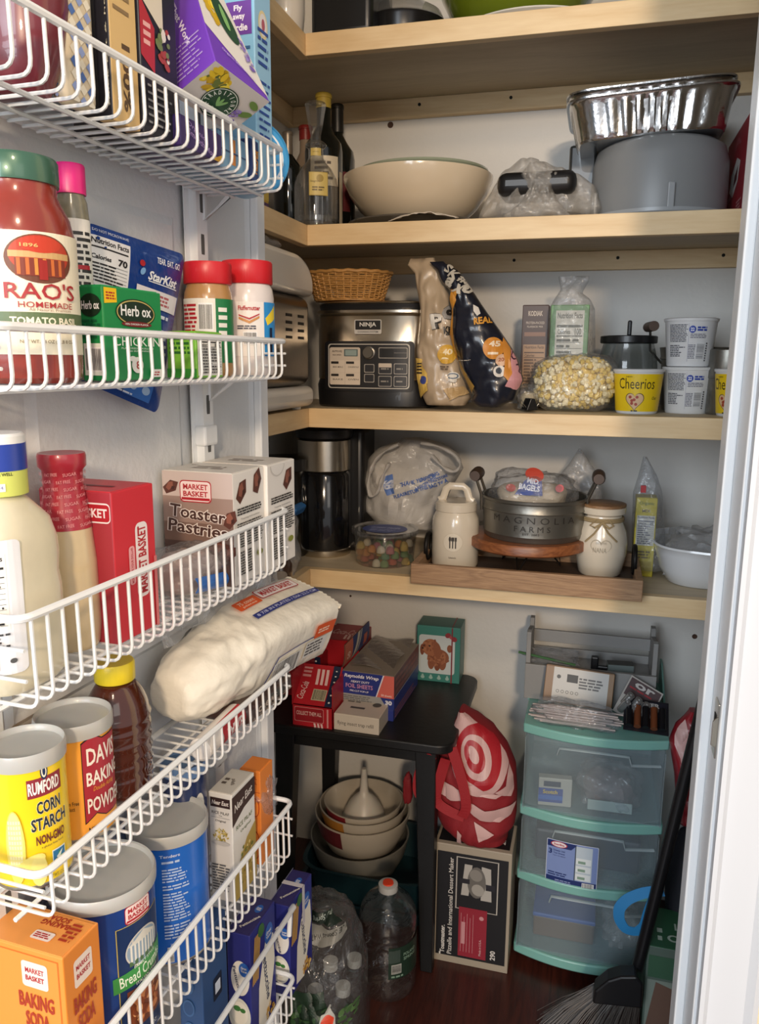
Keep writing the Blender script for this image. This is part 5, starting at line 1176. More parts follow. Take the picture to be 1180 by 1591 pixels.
# slow cooker
cxk = at(567, 560, y=1.53).x; yk = 1.68; ax_, ay_ = .125, .125
t = thing('slow_cooker', 'stainless steel slow cooker with black control panel', 'slow cooker', (cxk, yk, S3))
H2 = at(567, 488, y=1.55).z-S3; HL = at(560, 468, y=1.6).z-S3
def oval(prof, kk=4.2, mi=0):
    b = MB(); N = 96; vs = []; fs = []
    for off, z in prof:
        for k in range(N):
            an = 2*math.pi*k/N; ca, sa = math.cos(an), math.sin(an); q = (abs(ca)**kk+abs(sa)**kk)**(-1/kk); vs.append((ca*q*(ax_+off), sa*q*(ay_+off), z))
    for i in range(len(prof)-1):
        for k in range(N): k2 = (k+1) % N; fs.append((i*N+k, i*N+k2, (i+1)*N+k2, (i+1)*N+k))
    fs.append(tuple(range(N))); fs.append(tuple(range((len(prof)-1)*N, len(prof)*N))); return b.add(vs, fs)
SS = mat('stainless', '#cdc4b4', .25, 1.0, bump=.02, bscale=40)
oval([(-.006, .0), (0, .004), (.002, .045), (-.001, .055)]).build('black_base', BLACK, t, smooth=True)
oval([(-.002, .055), (0, .058), (0, H2-.004), (-.003, H2)]).build('steel_body', SS, t, smooth=True)
oval([(.002, H2), (.005, H2+.003), (.005, H2+.008), (-.004, H2+.010)]).build('rim', SS, t, smooth=True)
oval([(-.004, H2+.010), (-.002, H2+.020), (-.01, H2+.022)]).build('black_gasket', BLACK, t, smooth=True)
oval([(-.004, H2+.020), (-.001, H2+.024), (-.012, HL-.002), (-.05, HL)]).build('lid', SS, t, smooth=True)
def cook_f(u, v, e):
    x = u; q = min(.999, abs(x/ax_)); y = -ay_*(1-q**4.2)**(1/4.2); return (x, y-.0015-e, v)
p = Print(80); W_ = .170; z0, z1 = at(567, 604, y=1.54).z-S3, at(567, 534, y=1.54).z-S3; hz = z1-z0
def RR(x0, y0, x1, y1, r_, c): p.rrect(-W_/2+W_*x0, z0+hz*y0, -W_/2+W_*x1, z0+hz*y1, r_, c)
RR(-.05, -.06, 1.05, 1.06, .008, '#17171a'); RR(0, 0, 1, 1, .006, '#c4beb4'); RR(.012, .02, .988, .98, .006, '#1b1b1e')
RR(.02, .08, .41, .92, .004, '#cdbfae')
for x in (.03, .225): 
    for y in (.36, .08): RR(x, y, x+.185, y+.27, .001, '#d8cab8'); RR(x+.01, y+.19, x+.11, y+.245, .0006, '#2a2522'); p.text(['MAIN MEALS', 'CASSEROLE', 'BAKE', 'OVEN'][int(x > .1)+2*int(y < .2)], -W_/2+W_*(x+.1), z0+hz*(y+.12), W_*.13, hz*.035, '#4a3f38', .01)
RR(.21, .72, .38, .88, .001, '#5d6c6c'); RR(.225, .74, .365, .86, .001, '#8fa09c'); p.text('AUTO-IQ', -W_/2+W_*.12, z0+hz*.83, W_*.13, hz*.05, '#4a3f38', .02); p.text('RECIPES', -W_/2+W_*.12, z0+hz*.75, W_*.11, hz*.03, '#4a3f38', .01)
RR(.635, .68, .975, .92, .002, '#a8a29a'); RR(.642, .695, .968, .905, .002, '#1b1b1e'); RR(.67, .71, .81, .89, .001, '#0c0c0d'); RR(.82, .80, .965, .805, .0001, '#a8a29a'); 
for (x, y) in ((.46, .36), (.46, .14)): RR(x, y, x+.125, y+.19, .002, '#a8a29a'); RR(x+.008, y+.015, x+.117, y+.175, .002, '#26262a')
for (x, y, wd_) in ((.635, .33, .16), (.82, .33, .155), (.635, .05, .16), (.82, .05, .155)):
    RR(x, y, x+wd_, y+.24, .002, '#a8a29a'); RR(x+.007, y+.015, x+wd_-.007, y+.225, .002, '#26262a'); p.para(-W_/2+W_*(x+.03), z0+hz*(y+.09), -W_/2+W_*(x+wd_-.03), z0+hz*(y+.15), 1, '#8f8a82')
RR(.637, .48, .793, .57, .001, '#cdbfae')
p.build(cook_f, t, 'control_panel', step=(.006, 0), base=.003)
MB().lathe([(.0125, 0), (.0125, .004), (.0102, .005), (.0098, .012), (0, .012)], 36, M=Matrix.Translation((-W_/2+W_*.52, cook_f(-W_/2+W_*.52, 0, 0)[1]-.004, z0+hz*.80))@Matrix.Rotation(math.pi/2, 4, 'X')).build('dial', mat('dial_grey', '#8a857c', .3, .8), t, smooth=True)
p = Print(81); z_ = at(568, 507, y=1.54).z-S3; p.rrect(-.028, z_-.0145, .028, z_+.0135, .003, '#c9c5be'); p.rrect(-.026, z_-.006, .026, z_+.0118, .001, '#151518'); p.text('NINJA', 0, z_+.003, .034, .0105, '#e8e6e0', .02); p.text('COOKING SYSTEM', 0, z_-.0102, .042, .0035, '#3a3a3a', .01)
p.build(cook_f, t, 'badge', step=(.006, 0), base=.002)
# wicker basket on the lid
loc, r, h = pcyl(476, 610, 424, 1.63, S3+HL+.001); WK = mat('wicker', '#bb8a4c', .55, bump=.2, bscale=150, var=.35, vscale=30)
t = thing('wicker_basket', 'low oval wicker basket sitting on the slow cooker lid', 'basket', (loc[0], 1.63, S3+HL+.001))
b = MB(); ns_ = 13; nst = 34
for i in range(ns_):
    f = i/(ns_-1); rr = r*(.80+.18*f); pts = []
    for k in range(nst*3): a = 2*math.pi*k/(nst*3); q = rr+(.0022 if (math.sin(a*nst/2)*(1 if i % 2 else -1)) > 0 else -.0022); pts.append((q*math.cos(a), q*.78*math.sin(a), .004+f*h*.88))
    b.tube(pts, .0017, 6, True)
b.build('weave', WK, t, smooth=True)
b = MB()
for k in range(nst): a = 2*math.pi*k/nst; b.tube([(r*.8*math.cos(a), r*.8*.78*math.sin(a), .002), (r*.98*math.cos(a), r*.98*.78*math.sin(a), h*.93)], .0019, 6)
b.build('stakes', WK, t, smooth=True)
b = MB(); b.tube([(r*(1.0+.012*math.sin(k*1.9))*math.cos(2*math.pi*k/60), r*.78*(1.0+.012*math.sin(k*1.9))*math.sin(2*math.pi*k/60), h*.96+.001*math.sin(k*1.9)) for k in range(60)], .0036, 8, True); b.build('rim', WK, t, smooth=True)
b = MB(); b.lathe([(0, 0), (r*.8, 0), (r*.8, .003), (0, .003)], 40, sy=.78); b.build('bottom', WK, t)
# popcorn bags
p = Print(82)
p.text('P', 680, -499, 17, 24, '#dcd6cc', .03, rot=12, out='#2a2622', outw=.13); p.text('O', 697, -486, 19, 22, '#8f8a84', .05, rot=12, out='#2a2622', outw=.14); p.text('KETTLE', 704, -512, 26, 11, '#2a2622', .04, rot=8); p.para(694, -522, 712, -518, 1, '#2a2622')
p.ell(695, -551, 13, 14, '#d6a63c', 24); p.text('40', 696, -547, 12, 8, '#f0dcae', .04); p.para(688, -560, 702, -555, 1, '#f0dcae'); p.para(685, -574, 700, -567, 2, '#6b5a48'); p.ell(704, -586, 8, 8, '#e3dccf', 20); p.ell(704, -584, 6, 4, '#5a6f86', 16); p.ell(704, -584, 4.5, 2.6, '#e3dccf', 14)
p.poly([(650, -555), (657, -558), (666, -580), (668, -605), (655, -618), (652, -590)], '#d9b45a'); p.ell(661, -590, 4, 6, '#3f4b8c', 14); p.para(652, -582, 661, -562, 4, '#3a2f22')
p.poly([(690, -605), (716, -600), (724, -612), (700, -622)], '#b99a6b')
SL = Slices(1.575, [(638, 402), (634, 412), (645, 425), (650, 455), (655, 480), (650, 530), (650, 570), (656, 610), (664, 628)], [(676, 404), (690, 420), (697, 445), (703, 470), (710, 500), (718, 550), (728, 600), (732, 618), (724, 629)], .085, seed=5, amp=.006, fold=30, top=.1, n=70, nv=60)
SL.make('popcorn_bag', 'beige kettle popcorn bag standing next to the slow cooker', 'bag', mat('beige_bag', '#b5a085', .35, coat=.2), prints=p)
p = Print(83)
p.text('REAL', 750, -498, 26, 11, '#d89a3c', .04, rot=8); p.poly([(735, -474), (742, -478), (746, -488), (741, -491), (736, -484)], '#dfd9d0'); p.ell(767, -541, 15, 17, '#d08a34', 26, rot=20); p.text('45', 769, -535, 16, 9, '#f0dcc0', .04); p.para(760, -552, 776, -546, 1, '#f0dcc0'); p.ell(779, -560, 8.5, 9.5, '#d8b090', 20); p.text('20', 779, -559, 9, 6, '#a05a30', .04); p.ell(777, -577, 9, 9, '#ded6cc', 20); p.ell(776, -576, 5, 5, '#4a4f58', 16)
p.poly([(779, -520), (789, -530), (792, -560), (797, -580), (790, -592), (783, -584), (784, -560), (779, -540)], '#cf8a3a'); p.poly([(789, -528), (802, -540), (812, -575), (812, -592), (800, -605), (784, -600), (795, -582)], '#c98f92'); p.ell(797, -552, 5, 8, '#3a2030', 14); p.ell(797, -552, 3.6, 6.4, '#c98f92', 14); p.ell(806, -576, 3.5, 6, '#3a2030', 14); p.ell(806, -576, 2.2, 4.4, '#c98f92', 14); p.rect(799, -568, 805, -566, '#3a2030')
p.poly([(703, -448), (712, -452), (706, -478), (708, -530), (714, -560), (706, -560), (701, -520), (700, -480)], '#c98a34'); p.poly([(716, -555), (724, -575), (740, -600), (735, -612), (722, -596)], '#a5803c'); p.para(708, -560, 735, -558, 1, '#c9bfae')
for k, (x, y) in enumerate(((695, 418), (704, 428), (700, 438), (715, 436), (722, 446), (712, 450), (725, 452))): p.text('SKa#%xo'[k], x, -y, 12, 11, '#b9b2a4', .04, rot=-35)
SB_ = Slices(1.552, [(668, 407), (678, 420), (688, 440), (700, 452), (706, 480), (703, 520), (712, 555), (728, 590), (738, 612), (732, 622), (745, 631)], [(690, 408), (712, 420), (730, 445), (750, 475), (775, 510), (795, 540), (806, 560), (814, 590), (806, 608), (800, 622), (780, 630)], .085, seed=8, amp=.006, fold=26, top=.1, n=70, nv=60)
SB_.make('popcorn_bag', 'dark navy popcorn bag leaning beside the beige one', 'bag', mat('navy_bag', '#1b1e2a', .3, coat=.3), prints=p)
# binder clip bag
loc = at(818, 628, y=1.56)
pbag('clipped_snack_bag', 'small clear snack bag closed with a black binder clip', 'bag', (loc.x, 1.60, S3), (.022, .03, .026), 25, CLEAR, 0, .25, (mat('cream_food', '#c3b08a', .6, var=.2, vscale=60), .7, 26))
t = thing('binder_clip', 'black binder clip with wire handles in front of the popcorn', 'clip', (at(824, 612, y=1.545).x, 1.55, S3+.004))
MB().prism([(-.012, 0), (.012, 0), (.004, .022), (-.004, .022)], -.014, .014, 'y').build('clip_body', BLACK, t, bevel=.001, rot=None); t.rotation_euler = (0, 0, .5)
for sg in (-1, 1): MB().tube([(sg*.006, -.006, .001), (sg*.016, -.006, -.0+.012), (sg*.018, 0, .020), (sg*.016, .006, .012), (sg*.006, .006, .001)], .0007, 6).build('wire_handle', STEEL, t)
# two boxes at the back
loc, sz = pbox(813, 854, 474, 1.70, S3, .05); w, d, hh = sz
p = Print(84); p.text('KODIAK', w*.5, hh*.92, w*.55, hh*.05, '#c9bcae', .03); p.text('PROTEIN-PACKED', w*.5, hh*.83, w*.7, hh*.025, '#c9bcae', .01); p.text('FLAPJACK MIX', w*.5, hh*.79, w*.6, hh*.025, '#c9bcae', .01); p.rect(w*.1, hh*.70, w*.9, hh*.74, '#8c6a58'); p.facts(w*.08, hh*.2, w*.92, hh*.62, '', '#5c4636', '#ab8a6c')
carton('pancake_mix_box', 'narrow brown pancake mix box at the back of the third shelf', 'box', loc, 0, sz, {'all': '#4a342c'}, {'front': p})
loc, sz = pbox(857, 917, 474, 1.66, S3, .05); w, d, hh = sz
p = Print(85); p.facts(w*.14, hh*.15, w*.88, hh*.95, '100', '#4a5044', '#c9c8bc')
carton('green_mix_box', 'green box with nutrition panel wrapped in a clear bag', 'box', loc, 0, sz, {'all': '#5f8f5a'}, {'front': p})
SLg = Slices(1.685, [(868, 430), (872, 450), (862, 465), (853, 480), (850, 560), (852, 600)], [(916, 436), (905, 455), (918, 465), (925, 480), (926, 560), (924, 600)], .085, seed=11, amp=.006, fold=40, top=.2); SLg.make('clear_bag', 'clear bag gathered above the green box', 'bag', CLEAR, part='plastic')
# popcorn in a clear bag
cb = at(892, 600, y=1.62)
t = thing('bagged_popcorn_film', 'clear plastic bag full of yellow popcorn lying on the third shelf', 'bag', (cb.x, 1.62, S3))
sx_, sz_ = .082, at(892, 552, y=1.6).z-S3
def pill(px_, py_, pz_): return 0
blob((0, 0, 0), (sx_, .060, sz_*.54), 33, .10, 44, 7).build('plastic', CLEAR, t, smooth=True, auto=50)
pn_ = Print(86); pn_.rect(-.05, 0, .05, .012, '#6b6b5c'); pn_.para(-.055, -.002, .055, .014, 1, '#3a3a2c', .7)
rnd = random.Random(4); b = MB()
b.ball((0, .0, sz_*.50), 1, 1, 24, (sx_*.84, .046, sz_*.42))
for k in range(900):
    while True:
        x, y, z = rnd.uniform(-1, 1), rnd.uniform(-1, 1), rnd.uniform(-1, 1)
        q = abs(x)**3+abs(y)**3+abs(z)**3
        if .5 < q < .92: break
    if y > .3 and z < .6: continue
    c = (x*sx_*.93, y*.054, (z+1)*sz_*.46+.006); r0 = rnd.uniform(.004, .0062)
    oo = Vector((k*1.7, k*.9, 0)); b.ball(c, r0, 0 if rnd.random() < .6 else 1, 8, (1, 1, 1), fn=lambda d: 1+.45*noise.noise(d*1.8+oo))
o = b.build('popcorn', [mat('popcorn_cream', '#f3e6bb', .6), mat('popcorn_yellow', '#e6c765', .6)], None, (cb.x, 1.62, S3), smooth=True); tag(o, 'loose yellow popcorn filling the clear bag on the third shelf', 'popcorn', kind='stuff')
# glass jar with black lid
loc, r, h = pcyl(932, 1024, 522, 1.70, S3)
t = thing('glass_jar', 'squat glass jar with flat black lid and upright knob', 'jar', loc)
MB().lathe([(0, 0), (r*.9, 0), (r, .01), (r*1.02, h*.4), (r*.95, h*.7), (r*.82, h*.9), (r*.82, h*.93)], 56).build('glass_body', film('smoky_glass', (.75, .78, .78), body=.10, rough=.05, bump=0, edge=.6, milk='#777c7c'), t, smooth=True)
MB().lathe([(0, h*.90), (r*.9, h*.90), (r*.93, h*.91), (r*.93, h*.99), (r*.9, h), (0, h)], 56).build('lid', BLACK, t, smooth=True)
MB().box(-.004, .004, -.012, .012, h, h+.030).build('knob', BLACK, t, bevel=.003, segs=3)
# galvanised pail with wooden grip behind cups
GALV = mat('galvanised_metal', '#85837c', .38, .85, bump=.1, bscale=30, var=.2, vscale=20)
loc, r, h = pcyl(1030, 1140, 540, 1.74, S3)
t = thing('metal_pail', 'grey galvanised pail behind the white cereal cups', 'pail', loc)
MB().lathe([(0, .002), (r*.86, 0), (r*.88, .004), (r*.96, h*.8), (r*1.0, h*.82), (r*.98, h*.86), (r*1.02, h), (r*.97, h), (r*.9, .01), (0, .008)], 56).build('pail_body', GALV, t, smooth=True)
hx = at(1018, 508, y=1.66)-Vector(loc)
MB().tube([(-r*.98, -.03, h*.75), (hx.x-.004, hx.y+.03, h*.95), (hx.x-.008, hx.y, hx.z-.0), (hx.x-.008, hx.y-.018, hx.z)], .0024, 8).build('handle_wire', STEEL, t, smooth=True)
MB().tube([(hx.x-.012, hx.y+.012, hx.z), (hx.x-.008, hx.y-.018, hx.z), (hx.x-.004, hx.y-.046, hx.z)], .0095, 14).build('wooden_grip', mat('dark_grip', '#4b382c', .5, var=.3, vscale=60), t, smooth=True)
loc, r, h = pcyl(1106, 1160, 542, 1.62, S3)
lathe_thing('grey_tin', 'small grey metal tin at the right end of the third shelf behind a yellow cup', 'tin', loc, [('tin_body', GALV, [(0, 0), (r*.95, 0), (r, .004), (r, h*.55), (r*1.05, h*.56), (r*1.05, h*.68), (r, h*.7), (r, h*.98), (r*.9, h), (0, h)])])
# cereal cups
WCUP = mat('cup_white', '#dedede', .35, coat=.2)
def cup(label, pl, pr, pt, y, zb, kind, group, off=-3):
    loc, r, h = pcyl(pl, pr, pt, y, zb)
    t = thing('cereal_cup', label, 'cup', loc, group=None)
    rb = r*.80
    pf = [(rb*.94, 0), (rb, .002), (r*.955, h*.93)]
    MB().lathe([(0, .004), (rb*.92, .003), (rb*.96, 0), (rb, .002), (r*.955, h*.93), (r*.96, h*.935)], 64).build('cup_body', WCUP, t, smooth=True)
    MB().lathe([(r*.955, h*.93), (r*.99, h*.935), (r*1.0, h*.97), (r*1.01, h*.985), (r*.97, h), (r*.5, h-.001), (0, h-.001)], 64).build('foil_lid', WCUP, t, smooth=True)
    tp = lambda v: rb+(r*.955-rb)*v/(h*.93)
    p = Print(90)
    if kind == 'yellow':
        p.rect(-math.pi*rb*.9, h*.06, math.pi*rb*.9, h*.89, '#e8c518')
        p.text('Cheerios', r*.0, h*.68, r*1.6, h*.24, '#2a1d12', .0)
        pts = []
        for s_, c_ in ((1.0, '#2a1410'), (.93, '#d9b48a'), (.93, None)):
            if not c_: break
            pts = []
            for k in range(40):
                a = 2*math.pi*k/40; x = 16*math.sin(a)**3; y_ = 13*math.cos(a)-5*math.cos(2*a)-2*math.cos(3*a)-math.cos(4*a); pts.append((-r*.05+x/17*r*.44*s_, h*.30+y_/17*h*.24*s_))
            p.poly(pts, c_)
        for x, y_ in ((-.2, .38), (.1, .38), (-.12, .30), (.06, .22), (-.02, .32), (-.12, .24)): p.ell(-r*.05+x*r, h*y_, r*.07, h*.035, '#a3402c', 10)
        p.para(-r*.2, h*.05, r*.1, h*.10, 1, '#2a1d12'); p.text('Oat', r*.85, h*.36, r*.25, h*.07, '#2a1d12', 0, shear=.3); p.text('NEW', -r*.3, h*.83, r*.25, h*.03, '#2a1d12')
    else:
        p.para(-r*.85, h*.50, -r*.05, h*.87, 12, '#3a3a46', .5, .1); p.para(-r*.85, h*.2, -r*.1, h*.45, 7, '#3a3a46', .5, .5); p.rect(-r*.02, h*.1, -r*.01, h*.88, '#9a9ab0')
        p.ell(r*.12, h*.76, r*.13, h*.075, '#26409c', 24); p.text('22', r*.12, h*.76, r*.14, h*.07, '#e8e8f0', .03); p.para(r*.3, h*.72, r*.7, h*.82, 2, '#26409c', .7, .1); p.para(r*.05, h*.58, r*.7, h*.68, 3, '#55556a', .4, .2)
        p.bars(r*.32, h*.15, r*.66, h*.48, '#3c3c44', '#dedede', True); p.para(r*.0, h*.16, r*.28, h*.46, 9, '#55556a', .4, .1); p.para(r*.72, h*.1, r*.78, h*.5, 8, '#2a2a33', .6, 0)
    p.build(around(r, vang(loc, off), tp), t, step=(r*.12, 0), base=.0006)
    return loc, h
cup('yellow cereal cup with a heart picture, standing left of the white cups', 955, 1032, 573, 1.60, S3, 'yellow', None)
l, h = cup('white back side of a cereal cup, the lower of the stacked two', 1032, 1111, 570, 1.645, S3, 'white', None)
cup('white back side of a cereal cup stacked on top of the other', 1035, 1116, 495, 1.645, S3+h+.001, 'white', None)
cup('yellow cereal cup partly cut off by the white door jamb', 1114, 1192, 573, 1.58, S3, 'yellow', None, -30)
# --- fourth shelf
# coffee maker
loc, r, h = pcyl(463, 545, 690, 1.65, S4); cx_, cy_ = loc[0], 1.65
t = thing('coffee_maker', 'black single serve coffee maker with a stainless band', 'coffee maker', (cx_, cy_, S4))
z1 = at(505, 734, y=1.60).z-S4; z2 = at(505, 686, y=1.60).z-S4; z3 = at(510, 668, y=1.58).z-S4
MB().lathe([(0, 0), (r*1.0, 0), (r*1.02, .003), (r*1.02, .014), (r*.98, .016), (0, .016)], 56).build('base_ring', SS, t, smooth=True)
MB().lathe([(0, .016), (r*.98, .016), (r*1.0, .02), (r*1.0, z1-.01), (r*.9, z1-.002), (0, z1)], 56).build('carafe', mat('gloss_black', '#0e0f12', .12, coat=.6), t, smooth=True)
MB().lathe([(0, z1), (r*.97, z1), (r*1.0, z1+.002), (r*1.0, z2), (r*.95, z2+.001), (0, z2+.001)], 56).build('steel_band', SS, t, smooth=True)
b = MB(); b.lathe([(0, z2+.001), (r*.9, z2+.001), (r*1.05, z2+.006), (r*1.1, z3-.004), (r*1.0, z3), (0, z3)], 40); b.build('lid', BLACK, t, smooth=True)
MB().box(-r*.6, r*1.45, r*.35, r*2.1, 0, z3-.002).build('column', BLACK, t, bevel=.012, segs=3, smooth=True)
# grocery bag
p = Print(101)
p.poly([(600, -740), (612, -736), (618, -764), (606, -768), (598, -755)], '#5f7fc0'); p.text('SB', 608, -752, 13, 18, '#c9cfe0', .05, rot=-80)
p.text('THANK YOU FOR', 652, -746, 55, 6, '#5070b4', .03, rot=12); p.text('SHOPPING', 668, -741, 30, 5, '#5070b4', .03, rot=22)
p.text('PLEASE RETURN THIS BAG TO A', 655, -758, 78, 5.5, '#5070b4', .03, rot=16); p.text('PARTICIPATING STORE', 670, -748, 48, 4.5, '#5070b4', .03, rot=24)
SG = Slices(1.74, [(625, 683), (590, 695), (573, 712), (570, 745), (573, 790), (590, 812)], [(660, 682), (690, 690), (712, 705), (720, 728), (700, 760), (690, 790), (678, 812)], .16, seed=21, amp=.012, fold=16, top=.35, n=60, nv=60)
SG.make('grocery_bag', 'white plastic grocery bag with blue lettering, tied at the top', 'bag', film('white_bag_film', (.9, .9, .9), body=.60, rough=.25, edge=.35, bscale=22, milk='#ebe7e1'), prints=p, auto=35)
o = SG.origin()
tt = COL.objects['grocery_bag']
for pts in ([(620, 690), (598, 700), (582, 715), (574, 738), (572, 760), (578, 775), (590, 762), (594, 740), (605, 720)], [(655, 688), (680, 692), (708, 705), (718, 722), (708, 735), (690, 728), (672, 708)]):
    q_ = [Vector(at(a, b_, y=1.655))-o for a, b_ in pts]; sm = [q_[i_].lerp(q_[i_+1], k/5) for i_ in range(len(q_)-1) for k in range(5)]+[q_[-1]]
    for _ in range(6): sm = [sm[0]]+[(sm[i_-1]+sm[i_]*2+sm[i_+1])/4 for i_ in range(1, len(sm)-1)]+[sm[-1]]
    MB().tube(sm, .013, 12, flat=.35, radii=[.010+.005*math.sin(k*.9)*math.sin(k*.31) for k in range(len(sm))]).build('handle', film('white_bag_film'), tt, smooth=True)
SG2 = Slices(1.73, [(695, 770), (690, 800), (688, 850)], [(725, 775), (742, 800), (745, 850)], .08, seed=23, amp=.008, fold=22); 
# candy tub with gumdrops
loc, r, h = pcyl(547, 650, 819, 1.605, S4)
t = thing('candy_tub', 'round clear deli tub of sugared gumdrops', 'tub', loc)
MB().lathe([(0, 0), (r*.84, 0), (r*.87, .003), (r*.96, h*.85), (r*.97, h*.9)], 64).build('tub_body', GLASS, t, smooth=True)
MB().lathe([(r*.97, h*.86), (r*1.02, h*.87), (r*1.02, h*.99), (r*.98, h), (r*.93, h*.985), (r*.9, h*.95), (0, h*.95)], 64, wav=lambda a, i: 1+(.004*math.cos(a*40) if i in (1, 2) else 0)).build('lid', GLASS, t, smooth=True)
p = Print(102); p.ell(0, 0, r*.68, r*.62, '#3a4a86', 40); p.text('GUMMY DROPS', 0, r*.1, r*.9, r*.2, '#9aa4cc', .03); p.para(-r*.4, -r*.4, r*.4, -r*.1, 3, '#8b95c0'); p.build(lambda u, v, e: (u, v, h*.955+e), t)
rnd = random.Random(9); cols = ['#b9783f', '#b05a4a', '#6f8a5c', '#bfa35a', '#c9c0aa', '#a86a72', '#5d8468']
first = {}; placed = []
def gumdrop(c):
    o = MB().lathe([(0, 0), (.0088, 0), (.0094, .002), (.0088, .007), (.0065, .0125), (.003, .015), (0, .0155)], 14).build('gumdrop', mat('sugar_'+c.lstrip('#'), c, .6, bump=.6, bscale=700), None, smooth=True, auto=80); return o
n_ = 0
for lay in range(3):
    for k in range(60):
        a = rnd.uniform(0, 6.28); q = r*.78*math.sqrt(rnd.uniform(.02, 1)); x, y_ = q*math.cos(a), q*math.sin(a); z = .002+lay*.0145
        if any((x-u)**2+(y_-v)**2 < .0172**2 and abs(z-w_) < .006 for u, v, w_ in placed): continue
        placed.append((x, y_, z)); c = rnd.choice(cols)
        if c not in first: first[c] = o = gumdrop(c)
        else: o = first[c].copy(); COL.objects.link(o)
        o.location = (loc[0]+x, loc[1]+y_, S4+z); tag(o, 'sugar coated gumdrop in the clear deli tub', 'candy', 'gumdrops in the deli tub')
# wooden tray
TW = wood('tray_wood', '#86664a', '#ab8865', (2, 20, 20), .6, 8, .2)
xa, xb = at(638, 905, y=1.455).x, at(998, 935, y=1.455).x; hT = .040; dT = .22
t = thing('wooden_tray', 'long brown wooden tray with black ring handles', 'tray', ((xa+xb)/2, 1.455+dT/2, S4)); wT = xb-xa
MB().box(-wT/2, wT/2, -dT/2, -dT/2+.012, 0, hT).build('front_rail', TW, t, bevel=.0015)
MB().box(-wT/2, wT/2, dT/2-.012, dT/2, 0, hT).build('back_rail', TW, t, bevel=.0015)
for sg in (-1, 1): MB().box(min(sg*wT/2, sg*(wT/2-.012)), max(sg*wT/2, sg*(wT/2-.012)), -dT/2+.012, dT/2-.012, 0, hT).build('end_rail', TW, t, bevel=.0015)
MB().box(-wT/2+.012, wT/2-.012, -dT/2+.012, dT/2-.012, .001, .013).build('bottom', wood('tray_floor', '#3a2a22', '#54402f', (2, 20, 20), .5, 8), t)
for sg in (-1, 1):
    MB().tube([(sg*(wT/2-.012), .0+.026*math.cos(a), hT+.012+.026*math.sin(a)) for a in [2*math.pi*k/28 for k in range(28)]], .0045, 10, True).build('ring_handle', mat('black_iron', '#1a1715', .5, .5), t, smooth=True)
TB = S4+.0135
# canister
loc, r, h = pcyl(673, 746, 777, 1.575, TB)
CRM = mat('cream_ceramic', '#d6cab6', .2, coat=.5, bump=.03, bscale=30)
t = lathe_thing('utensil_canister', 'cream ceramic canister with fork and knife emblem and strap lidded top', 'canister', loc, [('canister_body', CRM, [(0, 0), (r*.95, 0), (r*1.0, .006), (r*1.0, h*.62), (r*.97, h*.74), (r*.84, h*.84), (r*.80, h*.87)]), ('lid', CRM, [(r*.84, h*.85), (r*.88, h*.86), (r*.88, h*.97), (r*.80, h), (0, h*1.005)])])
zt_ = at(710, 753, y=1.575).z-TB
MB().tube([(-r*.72, 0, h*.992), (-r*.56, 0, h+.004), (-r*.44, 0, zt_-.009), (-r*.28, 0, zt_-.003), (r*.28, 0, zt_-.003), (r*.44, 0, zt_-.009), (r*.56, 0, h+.004), (r*.72, 0, h*.992)], .0055, 10, flat=1.4).build('lid_handle', CRM, t, smooth=True)
p = Print(103); p.ell(0, h*.42, r*.42, r*.40, '#c7baa4', 40); p.ell(0, h*.42, r*.40, r*.38, '#dacfbc', 40)
for x in (-.12, 0, .12): p.rect(r*x-.0012, h*.33, r*x+.0012, h*.44, '#3a322a')
p.ell(-r*.12, h*.47, r*.05, h*.04, '#3a322a', 12); p.rect(-.003, h*.44, .003, h*.5, '#3a322a'); p.rect(r*.12-.002, h*.44, r*.12+.002, h*.5, '#3a322a'); p.text('Utensils', 0, h*.19, r*.3, h*.025, '#3a322a')
p.build(around(r*1.002, vang(loc, -6)), t, step=(r*.12, 0))
# round wooden riser
loc, r, h = pcyl(729, 911, 842, 1.60, TB); cR = loc; zR0 = at(820, 862, y=1.51).z-TB; zR1 = zR0+.022
t = thing('round_riser', 'round reddish wood riser on hairpin legs in the tray', 'riser', loc)
MB().lathe([(0, zR0), (r*.97, zR0), (r, zR0+.003), (r, zR1-.003), (r*.98, zR1), (0, zR1)], 72).build('wood_disc', wood('cherry_wood', '#6b3b22', '#9a5f38', (3, 12, 12), .4, 9), t, smooth=True)
for k in range(3):
    a = math.radians(-100+120*k); x, y_ = r*.6*math.cos(a), r*.6*math.sin(a)
    MB().tube([(x*.6-.01, y_*.6, zR0), (x, y_, .002), (x*.6+.02, y_*.6, zR0)], .0025, 8).build('leg', mat('black_iron'), t, smooth=True)
# galvanised tub
zt0 = TB+zR1+.0005
loc, r, h = pcyl(751, 912, 767, 1.60, zt0)
t = thing('galvanised_tub', 'round galvanised metal tub with wooden grip handles and stamped letters', 'tub', loc)
MB().lathe([(0, .003), (r*.93, 0), (r*.95, .004), (r*.955, .010), (r*.97, .012), (r*.965, .020), (r*.985, h*.68), (r*1.0, h*.70), (r*.985, h*.74), (r*.99, h*.90), (r*1.015, h*.93), (r*1.02, h*.99), (r*1.0, h), (r*.97, h*.98), (r*.93, .008), (0, .006)], 80).build('tub_body', GALV, t, smooth=True)
p = Print(104); p.text('M A G N O L I A', 0, h*.56, r*1.62, h*.15, '#2c2824', -.005); p.text('F A R M S', -r*.02, h*.36, r*.66, h*.13, '#2c2824', -.005); p.text('EST. 2003', -r*.04, h*.24, r*.3, h*.05, '#2c2824', 0)
p.build(around(r*.985, vang(loc, 0)), t, 'lettering', step=(r*.08, 0), base=.0012)
